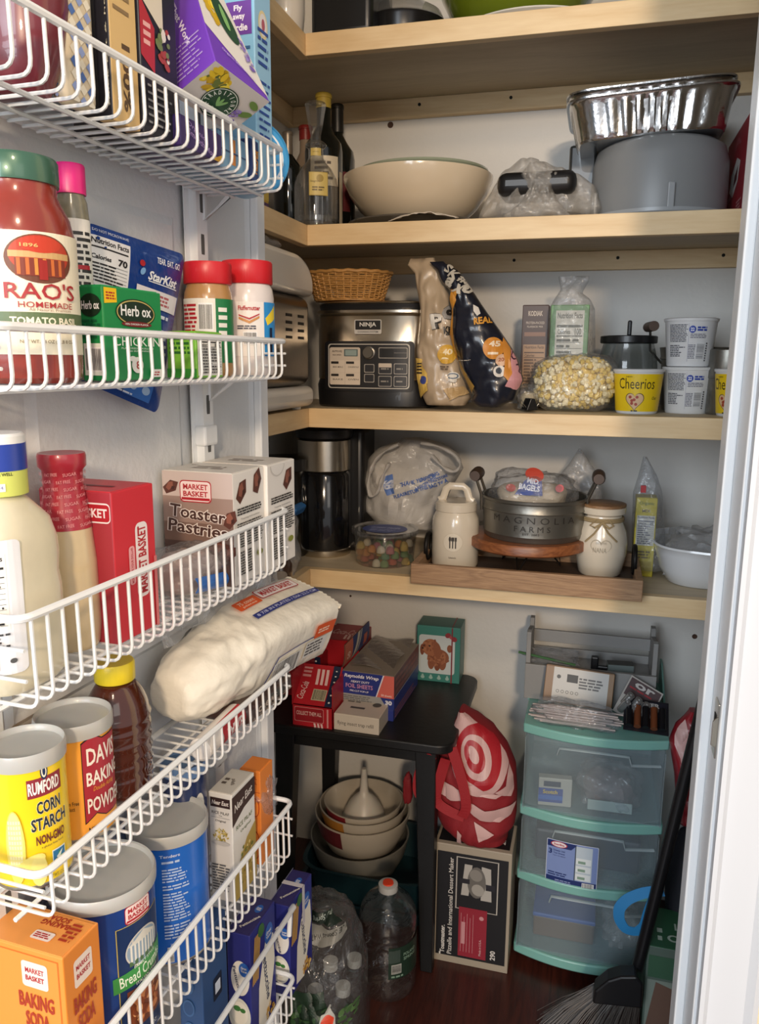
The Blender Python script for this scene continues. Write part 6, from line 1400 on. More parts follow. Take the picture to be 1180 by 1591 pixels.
for sg, hp in ((-1, (742, 736)), (1, (931, 741))):
    c = Vector(at(hp[0], hp[1], y=1.60))-Vector(loc); X = r*1.0*sg
    for dy in (-.028, .028):
        MB().tube([(X*.98, dy*1.0, h*.60), (X*1.0, dy, h*.98), (c.x, dy*.95, c.z)], .0028, 8).build('handle_wire', mat('aged_wire', '#5a544c', .4, .8), t, smooth=True)
    MB().tube([(c.x, -.034, c.z), (c.x, -.02, c.z), (c.x, .02, c.z), (c.x, .034, c.z)], .010, 14, radii=[.010, .013, .013, .010]).build('wooden_grip', mat('dark_grip'), t, smooth=True)
# bread bag in the tub
BR0 = Vector((loc[0]-.005, 1.60, zt0+h*.55))
t = thing('bread_bag', 'clear bread bag with blue and red label in the galvanised tub', 'bag', BR0)
blob((0, 0, 0), (.084, .066, .043), 41, .2, 44, 8).build('plastic', CLEAR, t, smooth=True, auto=50)
blob((0, 0, .002), (.066, .052, .030), 42, .08, 30, 3, .3).build('bread', mat('pale_bread', '#cbbba2', .7, var=.1, vscale=40), t, smooth=True)
hz = zt0+h-BR0.z
p = Print(105); p.poly([(-.030, .0), (-.012, .022), (.004, .030), (.020, .028), (.024, .0)], '#28408c'); p.ell(.006, .031, .018, .010, '#b8402e', 20, rot=-10); p.text('MID', .004, .022, .022, .008, '#dde0ea', .04, rot=-8); p.text('BAGELS', -.002, .012, .040, .009, '#dde0ea', .04, rot=-6); p.ell(-.038, .010, .010, .006, '#b8402e', 14); p.ell(.055, .012, .008, .006, '#c9646a', 12)
p.build(lambda u, v, e: (u, -.061-e+.012*(v/.03)**2+3.0*u*u, hz+v*1.25+.006), t, step=(.006, .006))
# heart jar
loc, r, h = pcyl(899, 978, 781, 1.595, TB)
t = thing('heart_jar', 'white ceramic jar with wooden lid, twine bow and pressed heart', 'jar', loc)
MB().lathe([(0, 0), (r*.78, 0), (r*.84, .004), (r*.98, h*.28), (r*1.0, h*.45), (r*.92, h*.62), (r*.76, h*.76), (r*.73, h*.84), (r*.86, h*.87), (r*.88, h*.95), (r*.8, h*.97)], 56).build('jar_body', CRM, t, smooth=True)
MB().lathe([(0, h*.95), (r*.83, h*.95), (r*.87, h*.965), (r*.87, h*.995), (r*.84, h), (0, h)], 48).build('wooden_lid', wood('lid_wood', '#77553a', '#9a7752', (6, 20, 20), .5, 7), t, smooth=True)
MB().tube([(r*.78*math.cos(a), r*.78*math.sin(a), h*.80) for a in [2*math.pi*k/32 for k in range(32)]], .0028, 8, True).tube([(r*.78*math.cos(a), r*.78*math.sin(a), h*.775) for a in [2*math.pi*k/32 for k in range(32)]], .0028, 8, True).build('twine', mat('jute', '#9a8560', .8), t, smooth=True)
A0 = math.radians(vang(loc)); F3 = lambda u, v, e: ((tap([(r*.84, 0), (r*1.0, h*.45), (r*.92, h*.62), (r*.76, h*.78), (r*.9, h)])(v)+.002+e)*math.sin(A0+u/r), -(tap([(r*.84, 0), (r*1.0, h*.45), (r*.92, h*.62), (r*.76, h*.78), (r*.9, h)])(v)+.002+e)*math.cos(A0+u/r), v)
for pts in ([(0, h*.78), (-r*.3, h*.80), (-r*.55, h*.72), (-r*.3, h*.70), (0, h*.77), (r*.3, h*.81), (r*.5, h*.73), (r*.3, h*.70), (0, h*.77)], [(0, h*.77), (-r*.3, h*.62), (-r*.62, h*.50)], [(0, h*.77), (r*.25, h*.64), (r*.6, h*.52)]): MB().tube([F3(u, v, .001) for u, v in pts], .0022, 8, flat=.7).build('twine_bow', mat('jute'), t, smooth=True)
def heart(s_): return [(16*math.sin(a)**3/17*s_, (13*math.cos(a)-5*math.cos(2*a)-2*math.cos(3*a)-math.cos(4*a))/17*s_) for a in [2*math.pi*k/44 for k in range(44)]]
MB().tube([F3(x, h*.43+y_, -.002) for x, y_ in heart(r*.42)], .0011, 6, True).build('pressed_heart', mat('press_shade', '#b5a994', .4), t, smooth=True)
p = Print(106); p.text('NANA', -r*.04, h*.40, r*.5, h*.07, '#a39a88', .0); p.text('LOVE YOU MORE', 0, h*.50, r*.4, h*.03, '#a39a88', .0); p.build(F3, t, 'lettering', step=(r*.12, 0))
# bags and box behind
Slices(1.76, [(900, 697), (885, 720), (868, 740), (865, 775)], [(903, 697), (925, 730), (935, 760), (940, 790)], .06, seed=51, amp=.008, fold=40).make('film_tail_bag', 'dull clear bag with twisted top standing behind the galvanised tub', 'bag', HAZE, part='plastic')
loc, sz = pbox(990, 1023, 774, 1.64, S4, .05); w, d, hh = sz
p = Print(107); p.text('Organic', w*.5, hh*.93, w*.7, hh*.05, '#6b7a3a', .02); p.facts(w*.08, hh*.40, w*.94, hh*.78, '20', '#3a3f5c', '#cfccc0'); p.text('MIX', w*.5, hh*.84, w*.4, hh*.04, '#6b5a2a', .02); p.rrect(w*.1, hh*.05, w*.9, hh*.2, .002, '#b9a53a'); p.para(w*.15, hh*.23, w*.85, hh*.34, 3, '#6b5a2a')
carton('yellow_mix_box', 'slim yellow box with nutrition panel inside a tall clear bag', 'box', loc, 0, sz, {'all': '#cdbb35'}, {'front': p})
SY = Slices(1.665, [(1000, 710), (992, 740), (984, 765), (982, 830), (984, 880)], [(1006, 710), (1022, 740), (1030, 765), (1034, 830), (1032, 880)], .075, seed=53, amp=.006, fold=40, top=.1); SY.make('tall_clear_bag', 'tall clear bag with a small red clip around the slim yellow box', 'bag', CLEAR, part='plastic')
MB().box(-.005, .005, -.003, .003, -.004, .010).build('red_clip', paint('#b3262c', .4), COL.objects['tall_clear_bag'], loc=Vector(at(1000, 762, y=1.635))-SY.origin())
# white dish
cD = at(1105, 860, y=1.66); zD = S4
t = thing('white_casserole', 'white casserole dish at the right end of the lowest shelf', 'dish', (cD.x, 1.66, S4))
b = MB(); N = 96; rings = []
for s_, z in ((.72, 0), (.76, .003), (.90, .03), (.97, .062), (1.0, .074), (1.02, .076), (1.01, .080), (.97, .078), (.93, .06), (.75, .008)):
    for k in range(N):
        an = 2*math.pi*k/N; ca, sa = math.cos(an), math.sin(an); kk = 3; q = (abs(ca)**kk+abs(sa)**kk)**(-1/kk); lip_ = (.006*math.exp(-((math.degrees(an)-265)/12)**2)) if z > .07 else 0
        rings.append((ca*q*.112*s_, sa*q*(.115*s_+lip_), z))
fs = [(i*N+k, i*N+(k+1) % N, (i+1)*N+(k+1) % N, (i+1)*N+k) for i in range(9) for k in range(N)]; fs.append(tuple(range(N))); fs.append(tuple(range(9*N, 10*N))[::-1]); b.add(rings, fs)
b.build('dish_body', mat('gloss_white', '#dfe1e3', .15, coat=.5), t, smooth=True)
pbag('folded_film', 'heap of clear film bags lying in the white casserole dish', 'bag', (cD.x-.0, 1.66, S4+.012), (.085, .085, .048), 61, HAZE, 0, .35)
# left clutter
pbag('film_bag', 'crumpled clear bag beside the coffee maker at the left end', 'bag', (-.60, 1.44, S4), (.035, .06, .07), 71, HAZE, 0, .3)
t = thing('blue_bag_clip', 'bright blue bag clip peeking above the clear bag left of the coffee maker', 'clip', (-.585, 1.50, S4+.115)); MB().box(-.008, .008, -.03, .03, 0, .02).build('clip_body', paint('#2f6fae', .4), t, bevel=.004, rot=(0, .5, 0))
t = lathe_thing('spice_jar', 'small brown spice jar at the very left end of the lowest shelf', 'jar', (at(437, 890, y=1.36).x-.005, 1.36, S4), [('jar_body', mat('brown_glass', '#4a352c', .2, coat=.4), [(0, 0), (.024, 0), (.026, .004), (.026, .045), (.02, .055), (0, .056)])])
Print(108).ell(0, .028, .014, .010, '#9a8c7c', 16).build(around(.0265, 30), t, step=(.004, 0))
t = thing('storage_canister', 'tall dark canister left of the coffee maker', 'canister', (-.655, 1.62, S4))
MB().lathe([(0, 0), (.055, 0), (.058, .005), (.058, .19), (.05, .20)], 40).build('canister_body', film('dark_clear', (.35, .37, .38), body=.2, rough=.1, bump=0, edge=.4, milk='#2c2c2c'), t, smooth=True); MB().lathe([(0, .19), (.06, .19), (.06, .215), (0, .218)], 40).build('lid', BLACK, t, smooth=True)
# ------------------------------------------------------------------ under the shelves
# small black table
TT = .54
t = thing('side_table', 'small black table with rounded corners and tapering legs under the shelves', 'table', (-.45, 1.64, 0))
TBK = mat('black_lacquer', '#141414', .42, bump=.03, bscale=80)
x0, x1, y0, y1 = -.65+.45, -.238+.45, 1.452-1.64, 1.835-1.64
pl_ = []
for cx_, cy_, a0 in ((x1-.035, y0+.035, -90), (x1-.035, y1-.035, 0), (x0+.035, y1-.035, 90), (x0+.035, y0+.035, 180)):
    for k in range(7): a = math.radians(a0+15*k); pl_.append((cx_+.035*math.cos(a), cy_+.035*math.sin(a)))
MB().prism(pl_, TT-.02, TT, 'z').build('tabletop', TBK, t, bevel=.003, smooth=True)
for sx_ in (-1, 1):
    for sy_ in (-1, 1):
        cx_ = (x0+x1)/2+sx_*((x1-x0)/2-.045)-(.014 if sx_ > 0 else 0); cy_ = (y0+y1)/2+sy_*((y1-y0)/2-.045); b = MB()
        ex, ey = cx_+sx_*.012, cy_+sy_*.012
        vs = [(cx_-.022, cy_-.022, TT-.02), (cx_+.022, cy_-.022, TT-.02), (cx_+.022, cy_+.022, TT-.02), (cx_-.022, cy_+.022, TT-.02), (ex-.013, ey-.013, 0), (ex+.013, ey-.013, 0), (ex+.013, ey+.013, 0), (ex-.013, ey+.013, 0)]
        b.add(vs, [(0, 1, 2, 3), (4, 7, 6, 5), (0, 4, 5, 1), (1, 5, 6, 2), (2, 6, 7, 3), (3, 7, 4, 0)]); b.build('leg', TBK, t, bevel=.002)
b = MB(); b.box(x0+.05, x1-.05, y0+.03, y0+.045, TT-.055, TT-.02); b.build('apron', TBK, t)
# soda cartons
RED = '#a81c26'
def stripes(p, x, y, w, h):
    for k in range(3): p.poly([(x+w*.34*k, y), (x+w*(.34*k+.2), y), (x+w*(.34*k+.12), y+h), (x+w*(.34*k-.08), y+h)], '#d9b8b4', same=k > 0)
def soda(name, label, px0, px1, ptop, y, d, seed, zb=TT, extra=None, open_=False, h=None):
    loc, sz = pbox(px0, px1, ptop, y, zb, d); w, d, hh = sz; hh = h or hh
    f = Print(seed); f.rect(w*.82, 0, w, hh, '#15203c')
    for k in range(6): f.ell(w*.91, hh*(.1+.16*k), w*.02, w*.02, '#e0dcd4', 8)
    f.rrect(w*.06, hh*.05, w*.74, hh*.40, .003, '#8c1620'); f.text('COLLECT THEM ALL', w*.40, hh*.23, w*.6, hh*.10, '#cfa7a0', .02)
    f.bars(w*.46, hh*.48, w*.80, hh*.66, '#3c3a2c', '#b9b193'); f.text('Coca-Cola', w*.17, hh*.60, hh*.34, w*.16, '#d9b8b4', .01, rot=90, shear=.3); stripes(f, w*.5, hh*.72, w*.32, hh*.26)
    tp = Print(seed+1); tp.text('Coca-Cola', w*.5, d*.5, w*.75, d*.28, '#cf9f9a', .02, shear=.3); stripes(tp, w*.55, d*.1, w*.3, d*.25)
    rr_ = Print(seed+2); rr_.text('Coca-Cola', d*.5, hh*.5, d*.6, hh*.3, '#d9b8b4', .02, shear=.3)
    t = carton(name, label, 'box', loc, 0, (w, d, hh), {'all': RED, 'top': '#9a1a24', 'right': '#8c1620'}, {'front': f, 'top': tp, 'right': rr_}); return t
# front opened carton: upright, its torn top flap raised
a = at(452, 1128, z=TT); yF = a.y+.004; wF = at(516, 1128, y=yF).x-a.x
hF = at(452, 1068, y=yF).z-TT
f = Print(120); w = wF; hh = .125; h0 = .045
t = thing('soda_carton', 'opened red soda carton with barcode and torn flaps at the table front', 'box', (a.x+w/2, yF+.10, TT))
w, d = wF, .19
CR = mat('card_'+RED.lstrip('#'), RED, .4); CB = mat('card_back', '#7a5f48', .7)
b = MB(); b.box(-w/2, w/2, -d/2, -d/2+.0015, 0, h0).build('front_panel', CR, t)
b = MB(); b.box(-w/2, -w/2+.0015, -d/2, d/2, 0, .115).build('left_panel', CR, t)
b = MB(); b.box(w/2-.0015, w/2, -d/2, d/2, 0, .095).build('right_panel', CR, t)
b = MB(); b.box(-w/2, w/2, d/2-.0015, d/2, 0, .125).build('back_panel', CR, t)
b = MB(); b.box(-w/2, w/2, -d/2+.0015, d/2, 0.001, .003).build('bottom_panel', CR, t)
def flapf(u, v, e): # folded-back lid sloping away from the front
    s_ = v/.12; y = -d/2+.003+.05*s_+.02*math.sin(s_*2); z = h0+.075*s_-.012*s_*s_; return (-w/2+u, y-e*.8, z+e*.5+.002)
b = MB(); b.grid(lambda u, v: flapf(u*w, v*.12, 0), 10, 14).build('torn_flap', CR, t, solid=.001)
f = Print(121); f.rect(w*.78, 0, w*.96, .12, '#15203c')
for k in range(6): f.ell(w*.87, .01+.018*k, w*.025, w*.025, '#e0dcd4', 8)
f.bars(w*.42, .012, w*.76, .040, '#3c3a2c', '#b9b193'); stripes(f, w*.42, .052, w*.34, .05); f.text('Coca-Cola', w*.16, .035, .045, w*.17, '#d9b8b4', .01, rot=84, shear=.3); f.para(w*.06, .07, w*.3, .11, 3, '#c98a86')
f.build(flapf, t, 'flap_print', step=(0, .012))
f = Print(122); f.rrect(w*.06, .010, w*.78, .042, .003, '#c98a86'); f.rrect(w*.07, .011, w*.77, .041, .003, '#8c1620'); f.text('COLLECT THEM ALL', w*.42, .029, w*.62, .009, '#cfa7a0', .02); stripes(f, w*.55, .0, w*.25, .009); f.rect(w*.86, .002, w*.9, .043, '#c98a86')
f.build(lambda u, v, e: (-w/2+u, -d/2-e, v), t, 'front_print')
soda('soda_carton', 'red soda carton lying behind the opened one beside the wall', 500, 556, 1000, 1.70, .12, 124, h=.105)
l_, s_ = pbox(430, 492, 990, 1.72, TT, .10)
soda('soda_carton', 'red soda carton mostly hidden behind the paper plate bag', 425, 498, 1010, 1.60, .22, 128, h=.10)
# insect trap box
a = at(519, 1133, z=TT); b_ = at(589, 1143, z=TT); ang = math.atan2(b_.y-a.y, b_.x-a.x); w = (b_-a).length; d = .10
hh = at(519, 1108, y=a.y).z-TT
X = Vector((math.cos(ang), math.sin(ang), 0)); Yv = Vector((-X.y, X.x, 0)); loc = a+X*w/2+Yv*d/2
f = Print(130); f.text('flying insect trap refill', w*.48, hh*.45, w*.80, hh*.30, '#4a4642', .0)
tp = Print(131); tp.para(w*.25, d*.3, w*.6, d*.45, 1, '#4a4642'); tp.para(w*.1, d*.6, w*.4, d*.7, 1, '#6a6662'); tp.ell(w*.78, d*.6, w*.1, d*.1, '#4a4642', 16)
carton('insect_trap_box', 'small white box reading flying insect trap refill at the table front', 'box', tuple(loc), ang, (w, d, hh), {'all': '#c9bfb0', 'right': '#b9afa0'}, {'front': f, 'top': tp})
# foil boxes: long boxes stacked, receding
a = at(530, 1100, y=1.55); zA = TT
def foilbox(label, pxl, pxr, pt, y, zb, hh, d, cols, pr, openlid=False):
    a = at(pxl, pt, y=y); b_ = at(pxr, pt, y=y); w = b_.x-a.x
    return carton('foil_wrap_box', label, 'box', ((a.x+b_.x)/2+.012, y+d/2, zb), math.radians(-7), (w, d, hh), cols, pr), w, d, hh
w = .1
f = Print(132)
def fp2(w, hh):
    f = Print(133); f.rect(0, 0, w, hh, '#9a9a98'); f.poly([(w*.74, hh), (w, hh), (w, 0), (w*.88, 0)], '#24357c'); f.text('30', w*.9, hh*.6, w*.13, hh*.4, '#dcdce6', .05); f.para(w*.03, hh*.4, w*.62, hh*.9, 3, '#6a6a6a'); return f
def fp1(w, hh):
    f = Print(134); f.rect(0, 0, w, hh, '#27347f'); f.poly([(w*.80, hh), (w, hh), (w, 0), (w*.66, 0)], '#d0665a'); f.poly([(w*.79, hh), (w*.815, hh), (w*.675, 0), (w*.655, 0)], '#dcdce6')
    f.text('Reynolds Wrap', w*.38, hh*.80, w*.66, hh*.20, '#e6e4ea', .03, shear=.2); f.text('HEAVY DUTY', w*.36, hh*.58, w*.36, hh*.10, '#e6e4ea', .02, shear=.2); f.text('FOIL SHEETS', w*.34, hh*.38, w*.52, hh*.19, '#c98fb0', .02); f.text('PRE-CUT POP-UP', w*.34, hh*.16, w*.36, hh*.08, '#e6e4ea', .01); f.text('50 sheets', w*.86, hh*.12, w*.2, hh*.10, '#ecd0c8', .02); return f
yq = 1.535; zA0 = at(531, 1100, y=yq).z; z30b = at(531, 1093, y=yq).z; z30t = at(531, 1076, y=yq).z; z1t = at(531, 1042, y=yq).z
wq = at(613, 1075, y=yq).x-at(531, 1075, y=yq).x; cxq = (at(613, 1075, y=yq).x+at(531, 1075, y=yq).x)/2
rz_ = math.radians(-2); dq = .21; Yq = Vector((-math.sin(rz_), math.cos(rz_), 0)); cq = Vector((cxq, yq, 0))+Yq*dq/2
side = lambda d, hh, sd: (lambda f: (f.para(d*.05, hh*.1, d*.95, hh*.9, 3, '#8c5a5a'), f)[1])(Print(sd))
carton('foil_wrap_box', 'blue and white foil wrap box marked 30, at the bottom of the foil box stack', 'box', (cq.x, cq.y, TT), rz_, (wq*.98, dq, z30b-TT-.0005), {'all': '#27347f', 'front': '#27347f'}, {'right': side(dq, z30b-TT, 135)})
carton('foil_wrap_box', 'grey fronted foil wrap box in the middle of the foil box stack', 'box', (cq.x, cq.y, z30b), rz_, (wq, dq, z30t-z30b-.0005), {'all': '#9a9a98', 'right': '#27347f'}, {'front': fp2(wq, z30t-z30b)})
hq = z1t-z30t
t = carton('foil_wrap_box', 'open blue and red foil sheet box with raised lid, topmost of the stack', 'box', (cq.x, cq.y, z30t), rz_, (wq, dq, hq), {'all': '#27347f', 'right': '#6c4a50', 'top': '#8d8276'}, {'front': fp1(wq, hq), 'right': side(dq, hq, 136)})
def lidf(u, v, e):   # raised lid curling up along its left edge
    a = .35+v/.07*1.6; return (-wq/2-.006+.02*math.sin(a)*.6-e, -dq/2+u, hq+.002+.045*(1-math.cos(a))*.9+.0)
b = MB(); b.grid(lambda u, v: lidf(u*dq*.8, v*.07, 0), 12, 8).build('raised_lid', mat('card_brown', '#57483c', .6), t, solid=.001)
f = Print(137); f.rect(0, 0, dq*.8, .07, '#b5604c'); f.rect(dq*.25, 0, dq*.8, .07, '#2b3a6c'); f.poly([(dq*.22, 0), (dq*.3, 0), (dq*.5, .07), (dq*.42, .07)], '#bfb8a8'); f.poly([(dq*.33, 0), (dq*.36, 0), (dq*.56, .07), (dq*.53, .07)], '#bfb8a8'); f.text('50', dq*.12, .035, .02, .02, '#e0c0b0', .03, rot=90); f.rect(dq*.6, .02, dq*.72, .05, '#b5604c')
b = MB(); b.grid(lambda u, v: (-wq*.42+u*wq*.8, -dq/2+.03+v*dq*.9, hq+.003+.004*math.sin(u*5+v*9)), 8, 10).build('foil_sheet', mat('dull_foil', '#a8a099', .35, .7, bump=.2, bscale=60), t, solid=.0006)
lf = lambda u, v, e: lidf(u, v, -.0016-e); f.build(lf, t, 'lid_print', step=(.02, .01))
# puppy gift box
a = at(650, 1051, z=TT); b_ = at(716, 1058, z=TT); c_ = at(729, 1042, z=TT); ang = math.atan2(b_.y-a.y, b_.x-a.x)+.0
X = Vector((math.cos(ang), math.sin(ang), 0)); Yv = Vector((-X.y, X.x, 0)); w = (b_-a).length; d = .075; hh = at(645, 966, y=a.y).z-TT
a = a-Vector((0, .05, 0))*0
loc = a+X*w/2+Yv*d/2
if loc.y+d/2 > 1.845: loc = Vector((loc.x, 1.845-d/2, TT))
TEAL = '#3d7f74'
f = Print(140); f.rrect(w*.05, hh*.15, w*.88, hh*.84, w*.07, '#c3cbca')
DG_ = ['#8a5236', '#9c6242', '#7c452c', '#a56c4a']
f.ell(w*.50, hh*.45, w*.25, hh*.15, '#8a5236', 30); f.ell(w*.60, hh*.34, w*.09, hh*.12, '#8a5236', 16); f.ell(w*.34, hh*.34, w*.08, hh*.12, '#8a5236', 16); f.ell(w*.48, hh*.30, w*.07, hh*.10, '#7c452c', 16); f.ell(w*.76, hh*.62, w*.06, hh*.07, '#8a5236', 16)
f.blotch(w*.5, hh*.42, w*.26, hh*.16, DG_, 50, .25); f.ell(w*.32, hh*.62, w*.20, hh*.15, '#9c6242', 30); f.blotch(w*.32, hh*.64, w*.2, hh*.14, DG_, 40, .25); f.ell(w*.48, hh*.57, w*.09, hh*.15, '#8a5236', 20, rot=8); f.ell(w*.13, hh*.57, w*.05, hh*.10, '#7c452c', 16)
f.ell(w*.18, hh*.58, w*.05, hh*.035, '#a56c4a', 14); f.ell(w*.14, hh*.595, w*.022, hh*.018, '#1c1210', 12); f.ell(w*.30, hh*.645, w*.02, hh*.017, '#1c1210', 12); f.ell(w*.17, hh*.645, w*.014, hh*.014, '#1c1210', 12)
for k in range(4): f.ell(w*(.15+.19*k), hh*.075, w*.045, hh*.03, '#9ab8ae', 12); f.ell(w*(.15+.19*k), hh*.11, w*.025, hh*.02, '#9ab8ae', 10)
f.rect(w*.80, 0, w*.83, hh, '#7c2a30'); f.ell(w*.72, hh*.86, w*.07, hh*.045, '#8c2f34', 12, rot=30); f.ell(w*.86, hh*.80, w*.07, hh*.045, '#8c2f34', 12, rot=-20); f.ell(w*.78, hh*.83, w*.03, hh*.03, '#a8484c', 10)
tp = Print(141); tp.rect(w*.80, 0, w*.83, d, '#7c2a30'); r_ = Print(142); r_.rect(d*.1, hh*.02, d*.14, hh, '#5c8f84'); 
tt = carton('toy_puppy_box', 'teal gift box with a curly brown puppy picture on the black table', 'box', tuple(loc), ang, (w, d, hh), {'all': TEAL, 'top': '#2f6a60', 'right': '#3a7068'}, {'front': f, 'top': tp, 'right': r_})
# bowls nest with funnel, trays on a dark shelf stack
MEL = mat('melamine_cream', '#b5ab9b', .3, coat=.4)
yb = 1.70
def bowlcup(name, label, pl, pr, pt, y, h, m, zoff=None, cat='bowl', quad=True):
    c = at((pl+pr)/2, pt, y=y); dep = (c-CAMPOS).dot(FWD); r = (pr-pl)/2*dep/FPX; zb = c.z-h
    t = thing(name, label, cat, (c.x, y, zb))
    MB().lathe([(0, 0), (r*.45, 0), (r*.5, .004), (r*.75, h*.25), (r*.92, h*.62), (r*1.0, h*.97), (r*1.0, h), (r*.97, h), (r*.88, h*.6), (r*.7, h*.25), (r*.4, .008), (0, .008)], 64).build('bowl_body', m, t, smooth=True)
    if quad:
        pr_ = Print(150); pr_.rect(-r*1.2, h*.55, -r*.45, h*.985, quad if isinstance(quad, str) else '#8c2f34')
        tb = tap([(r*.5, 0), (r*.75, h*.25), (r*.92, h*.62), (r*1.0, h*.97), (r*1.0, h)])
        pr_.build(lambda u, v, e: ((tb(v)+.001+e)*math.sin(math.radians(vang(t.location))+u/r), -(tb(v)+.001+e)*math.cos(math.radians(vang(t.location))+u/r), v), t, 'colour_block', step=(r*.1, h*.12))
    return t, r, zb
t3, r3, z3_ = bowlcup('mixing_bowl', 'grey cream mixing bowl at the bottom of the bowl nest', 483, 636, 1292, yb, .115, mat('melamine_grey', '#77746c', .35, coat=.3), quad=False)
t2, r2, z2_ = bowlcup('mixing_bowl', 'cream mixing bowl with dark red block, the second from the bottom of the nest', 490, 637, 1256, yb, .11, MEL, quad='#5c1f24')
t1, r1, z1_ = bowlcup('mixing_bowl', 'cream mixing bowl with amber block, the third from the bottom of the nest', 497, 632, 1245, yb, .095, MEL, quad='#a8702c')
t0, r0, z0_ = bowlcup('mixing_bowl', 'smallest cream bowl on top of the nest, holding the white funnel', 504, 625, 1240, yb, .085, MEL, quad='#7c2026')
cf = at(568, 1256, y=yb-.01); zt_ = at(568, 1192, y=yb).z; zf = z0_+.035
t = thing('funnel', 'white plastic funnel standing upside down in the top mixing bowl', 'funnel', (t0.location.x+.004, yb-.006, zf))
rf = .052; hf = zt_-zf
MB().lathe([(rf*1.02, 0), (rf*1.03, .004), (rf, .010), (rf*.93, hf*.16), (rf*.72, hf*.32), (rf*.42, hf*.46), (rf*.22, hf*.53), (rf*.19, hf*.60), (rf*.12, hf), (rf*.09, hf)], 48).build('funnel_body', mat('funnel_white', '#c9c2b6', .35, sss=.1), t, smooth=True)
TRY = mat('teal_tray', '#17343b', .4)
zt2 = z3_-.001
def trayb(label, px0, px1, pt, y, h, d, z=None):
    a = at(px0, pt, y=y); b_ = at(px1, pt, y=y); w = b_.x-a.x; zz = z if z is not None else a.z-h
    t = thing('plastic_bin', label, 'bin', ((a.x+b_.x)/2, y+d/2, zz)); N = 72; rings = []
    for s_, z_ in ((.82, 0), (.86, .003), (.96, h*.93), (1.02, h*.95), (1.03, h), (.97, h), (.95, h*.93), (.84, .006)):
        for k in range(N):
            an = 2*math.pi*k/N; ca, sa = math.cos(an), math.sin(an); q = (abs(ca)**5+abs(sa)**5)**(-.2); rings.append((ca*q*w/2*s_, sa*q*d/2*s_, z_))
    fs = [(i*N+k, i*N+(k+1) % N, (i+1)*N+(k+1) % N, (i+1)*N+k) for i in range(7) for k in range(N)]; fs.append(tuple(range(N))); fs.append(tuple(range(7*N, 8*N))[::-1])
    MB().add(rings, fs).build('bin_body', TRY, t, smooth=True); return t, zz
hb1 = z3_-.0
t, zz = trayb('dark teal plastic bin directly beneath the nested bowls', 462, 668, 1345, 1.575, .09, .25, .033)
t2_, zz2 = trayb('shallow dark teal plastic bin on the floor holding the deeper one', 452, 674, 1385, 1.57, .048, .26, 0)
# water jug
cj = at(606, 1500, y=1.42)
loc, r, h = pcyl(557, 650, 1372, 1.42, 0)
r = r*.98
t = thing('water_jug', 'big empty clear water jug with a white and orange cap on the dark floor', 'jug', loc)
pf = [(0, .008), (r*.7, .004), (r*.85, 0), (r*.95, .006), (r, .02)]
H_ = h
for i in range(1, 30):
    f = i/30; z = .02+(H_*.70-.02)*f; q = 1-(.035 if (f > .72 and int(f*30) % 3 == 0) else 0)-(.03*math.exp(-((f-.70)/.03)**2)); pf.append((r*q, z))
pf += [(r*.985, H_*.73), (r*.93, H_*.78), (r*.80, H_*.84), (r*.6, H_*.89), (r*.38, H_*.925), (r*.27, H_*.94), (r*.26, H_*.96)]
MB().lathe(pf, 64).build('jug_body', PET, t, smooth=True, auto=60)
MB().lathe([(r*.27, H_*.935), (r*.33, H_*.94), (r*.34, H_*.945), (r*.33, H_*.995), (r*.26, H_*1.0), (r*.2, H_*1.001), (0, H_*1.001)], 40).build('cap', mat('cap_milky', '#b9b9b6', .35), t, smooth=True)
MB().lathe([(r*.19, H_*1.0), (r*.18, H_*1.012), (0, H_*1.014)], 30).build('orange_seal', mat('orange_seal', '#e0482c', .4), t, smooth=True)
p = Print(160); p.rect(-r*.1, H_*.26, r*1.5, H_*.56, '#1f3328'); p.bars(r*.0, H_*.31, r*.35, H_*.40, '#3a3a3a', '#b9b9b2', True); p.para(r*.0, H_*.27, r*.5, H_*.30, 1, '#7f9a86'); p.text('POLAND', r*.7, H_*.48, r*.55, H_*.03, '#7f9a86', .02); p.text('SPRING', r*.7, H_*.44, r*.55, H_*.03, '#7f9a86', .02); p.rect(-r*.1, H_*.42, r*.3, H_*.54, '#3c4a44')
p.build(around(r*1.003, vang(loc, 8)), t, step=(r*.1, 0))
# bottle pack
pk = at(505, 1560, y=1.24)
px_ = Vector((at(500, 1480, y=1.24).x, 1.25, 0))
SPK = Slices(1.19, [(470, 1385), (455, 1420), (447, 1480), (450, 1560), (452, 1640)], [(520, 1392), (545, 1412), (560, 1450), (568, 1500), (564, 1580), (560, 1640)], .19, seed=61, amp=.010, fold=22, top=.3, n=60, nv=60)
zfl = SPK.zb
p = Print(161)
p.poly([(466, -1430), (520, -1440), (546, -1432), (540, -1452), (520, -1455), (466, -1446)], '#1d2b24'); p.text('24', 534, -1440, 14, 10, '#a9b5ac', .02, rot=190); p.text('Poland Spring', 494, -1441, 36, 8, '#a9b5ac', .01, rot=184)
p.poly([(462, -1448), (520, -1458), (538, -1454), (520, -1472), (490, -1476), (464, -1462)], '#8a8a84'); p.text('PURE SPRING WATER', 500, -1463, 60, 6, '#3a3a38', .02, rot=184)
p.poly([(455, -1530), (505, -1530), (512, -1560), (512, -1640), (455, -1640)], '#24382a'); p.blotch(485, -1560, 28, 28, ['#31502f', '#1c2c20', '#46633c'], 40, .2); p.poly([(512, -1545), (520, -1562), (522, -1576), (512, -1588), (502, -1576), (504, -1560)], '#b9b9b2'); p.ell(512, -1571, 8, 10, '#e04a2e', 20); p.poly([(545, -1556), (562, -1556), (560, -1591), (545, -1591)], '#5c1a22'); p.blotch(533, -1575, 12, 20, ['#31502f', '#46633c', '#5a7a4a'], 20, .3)
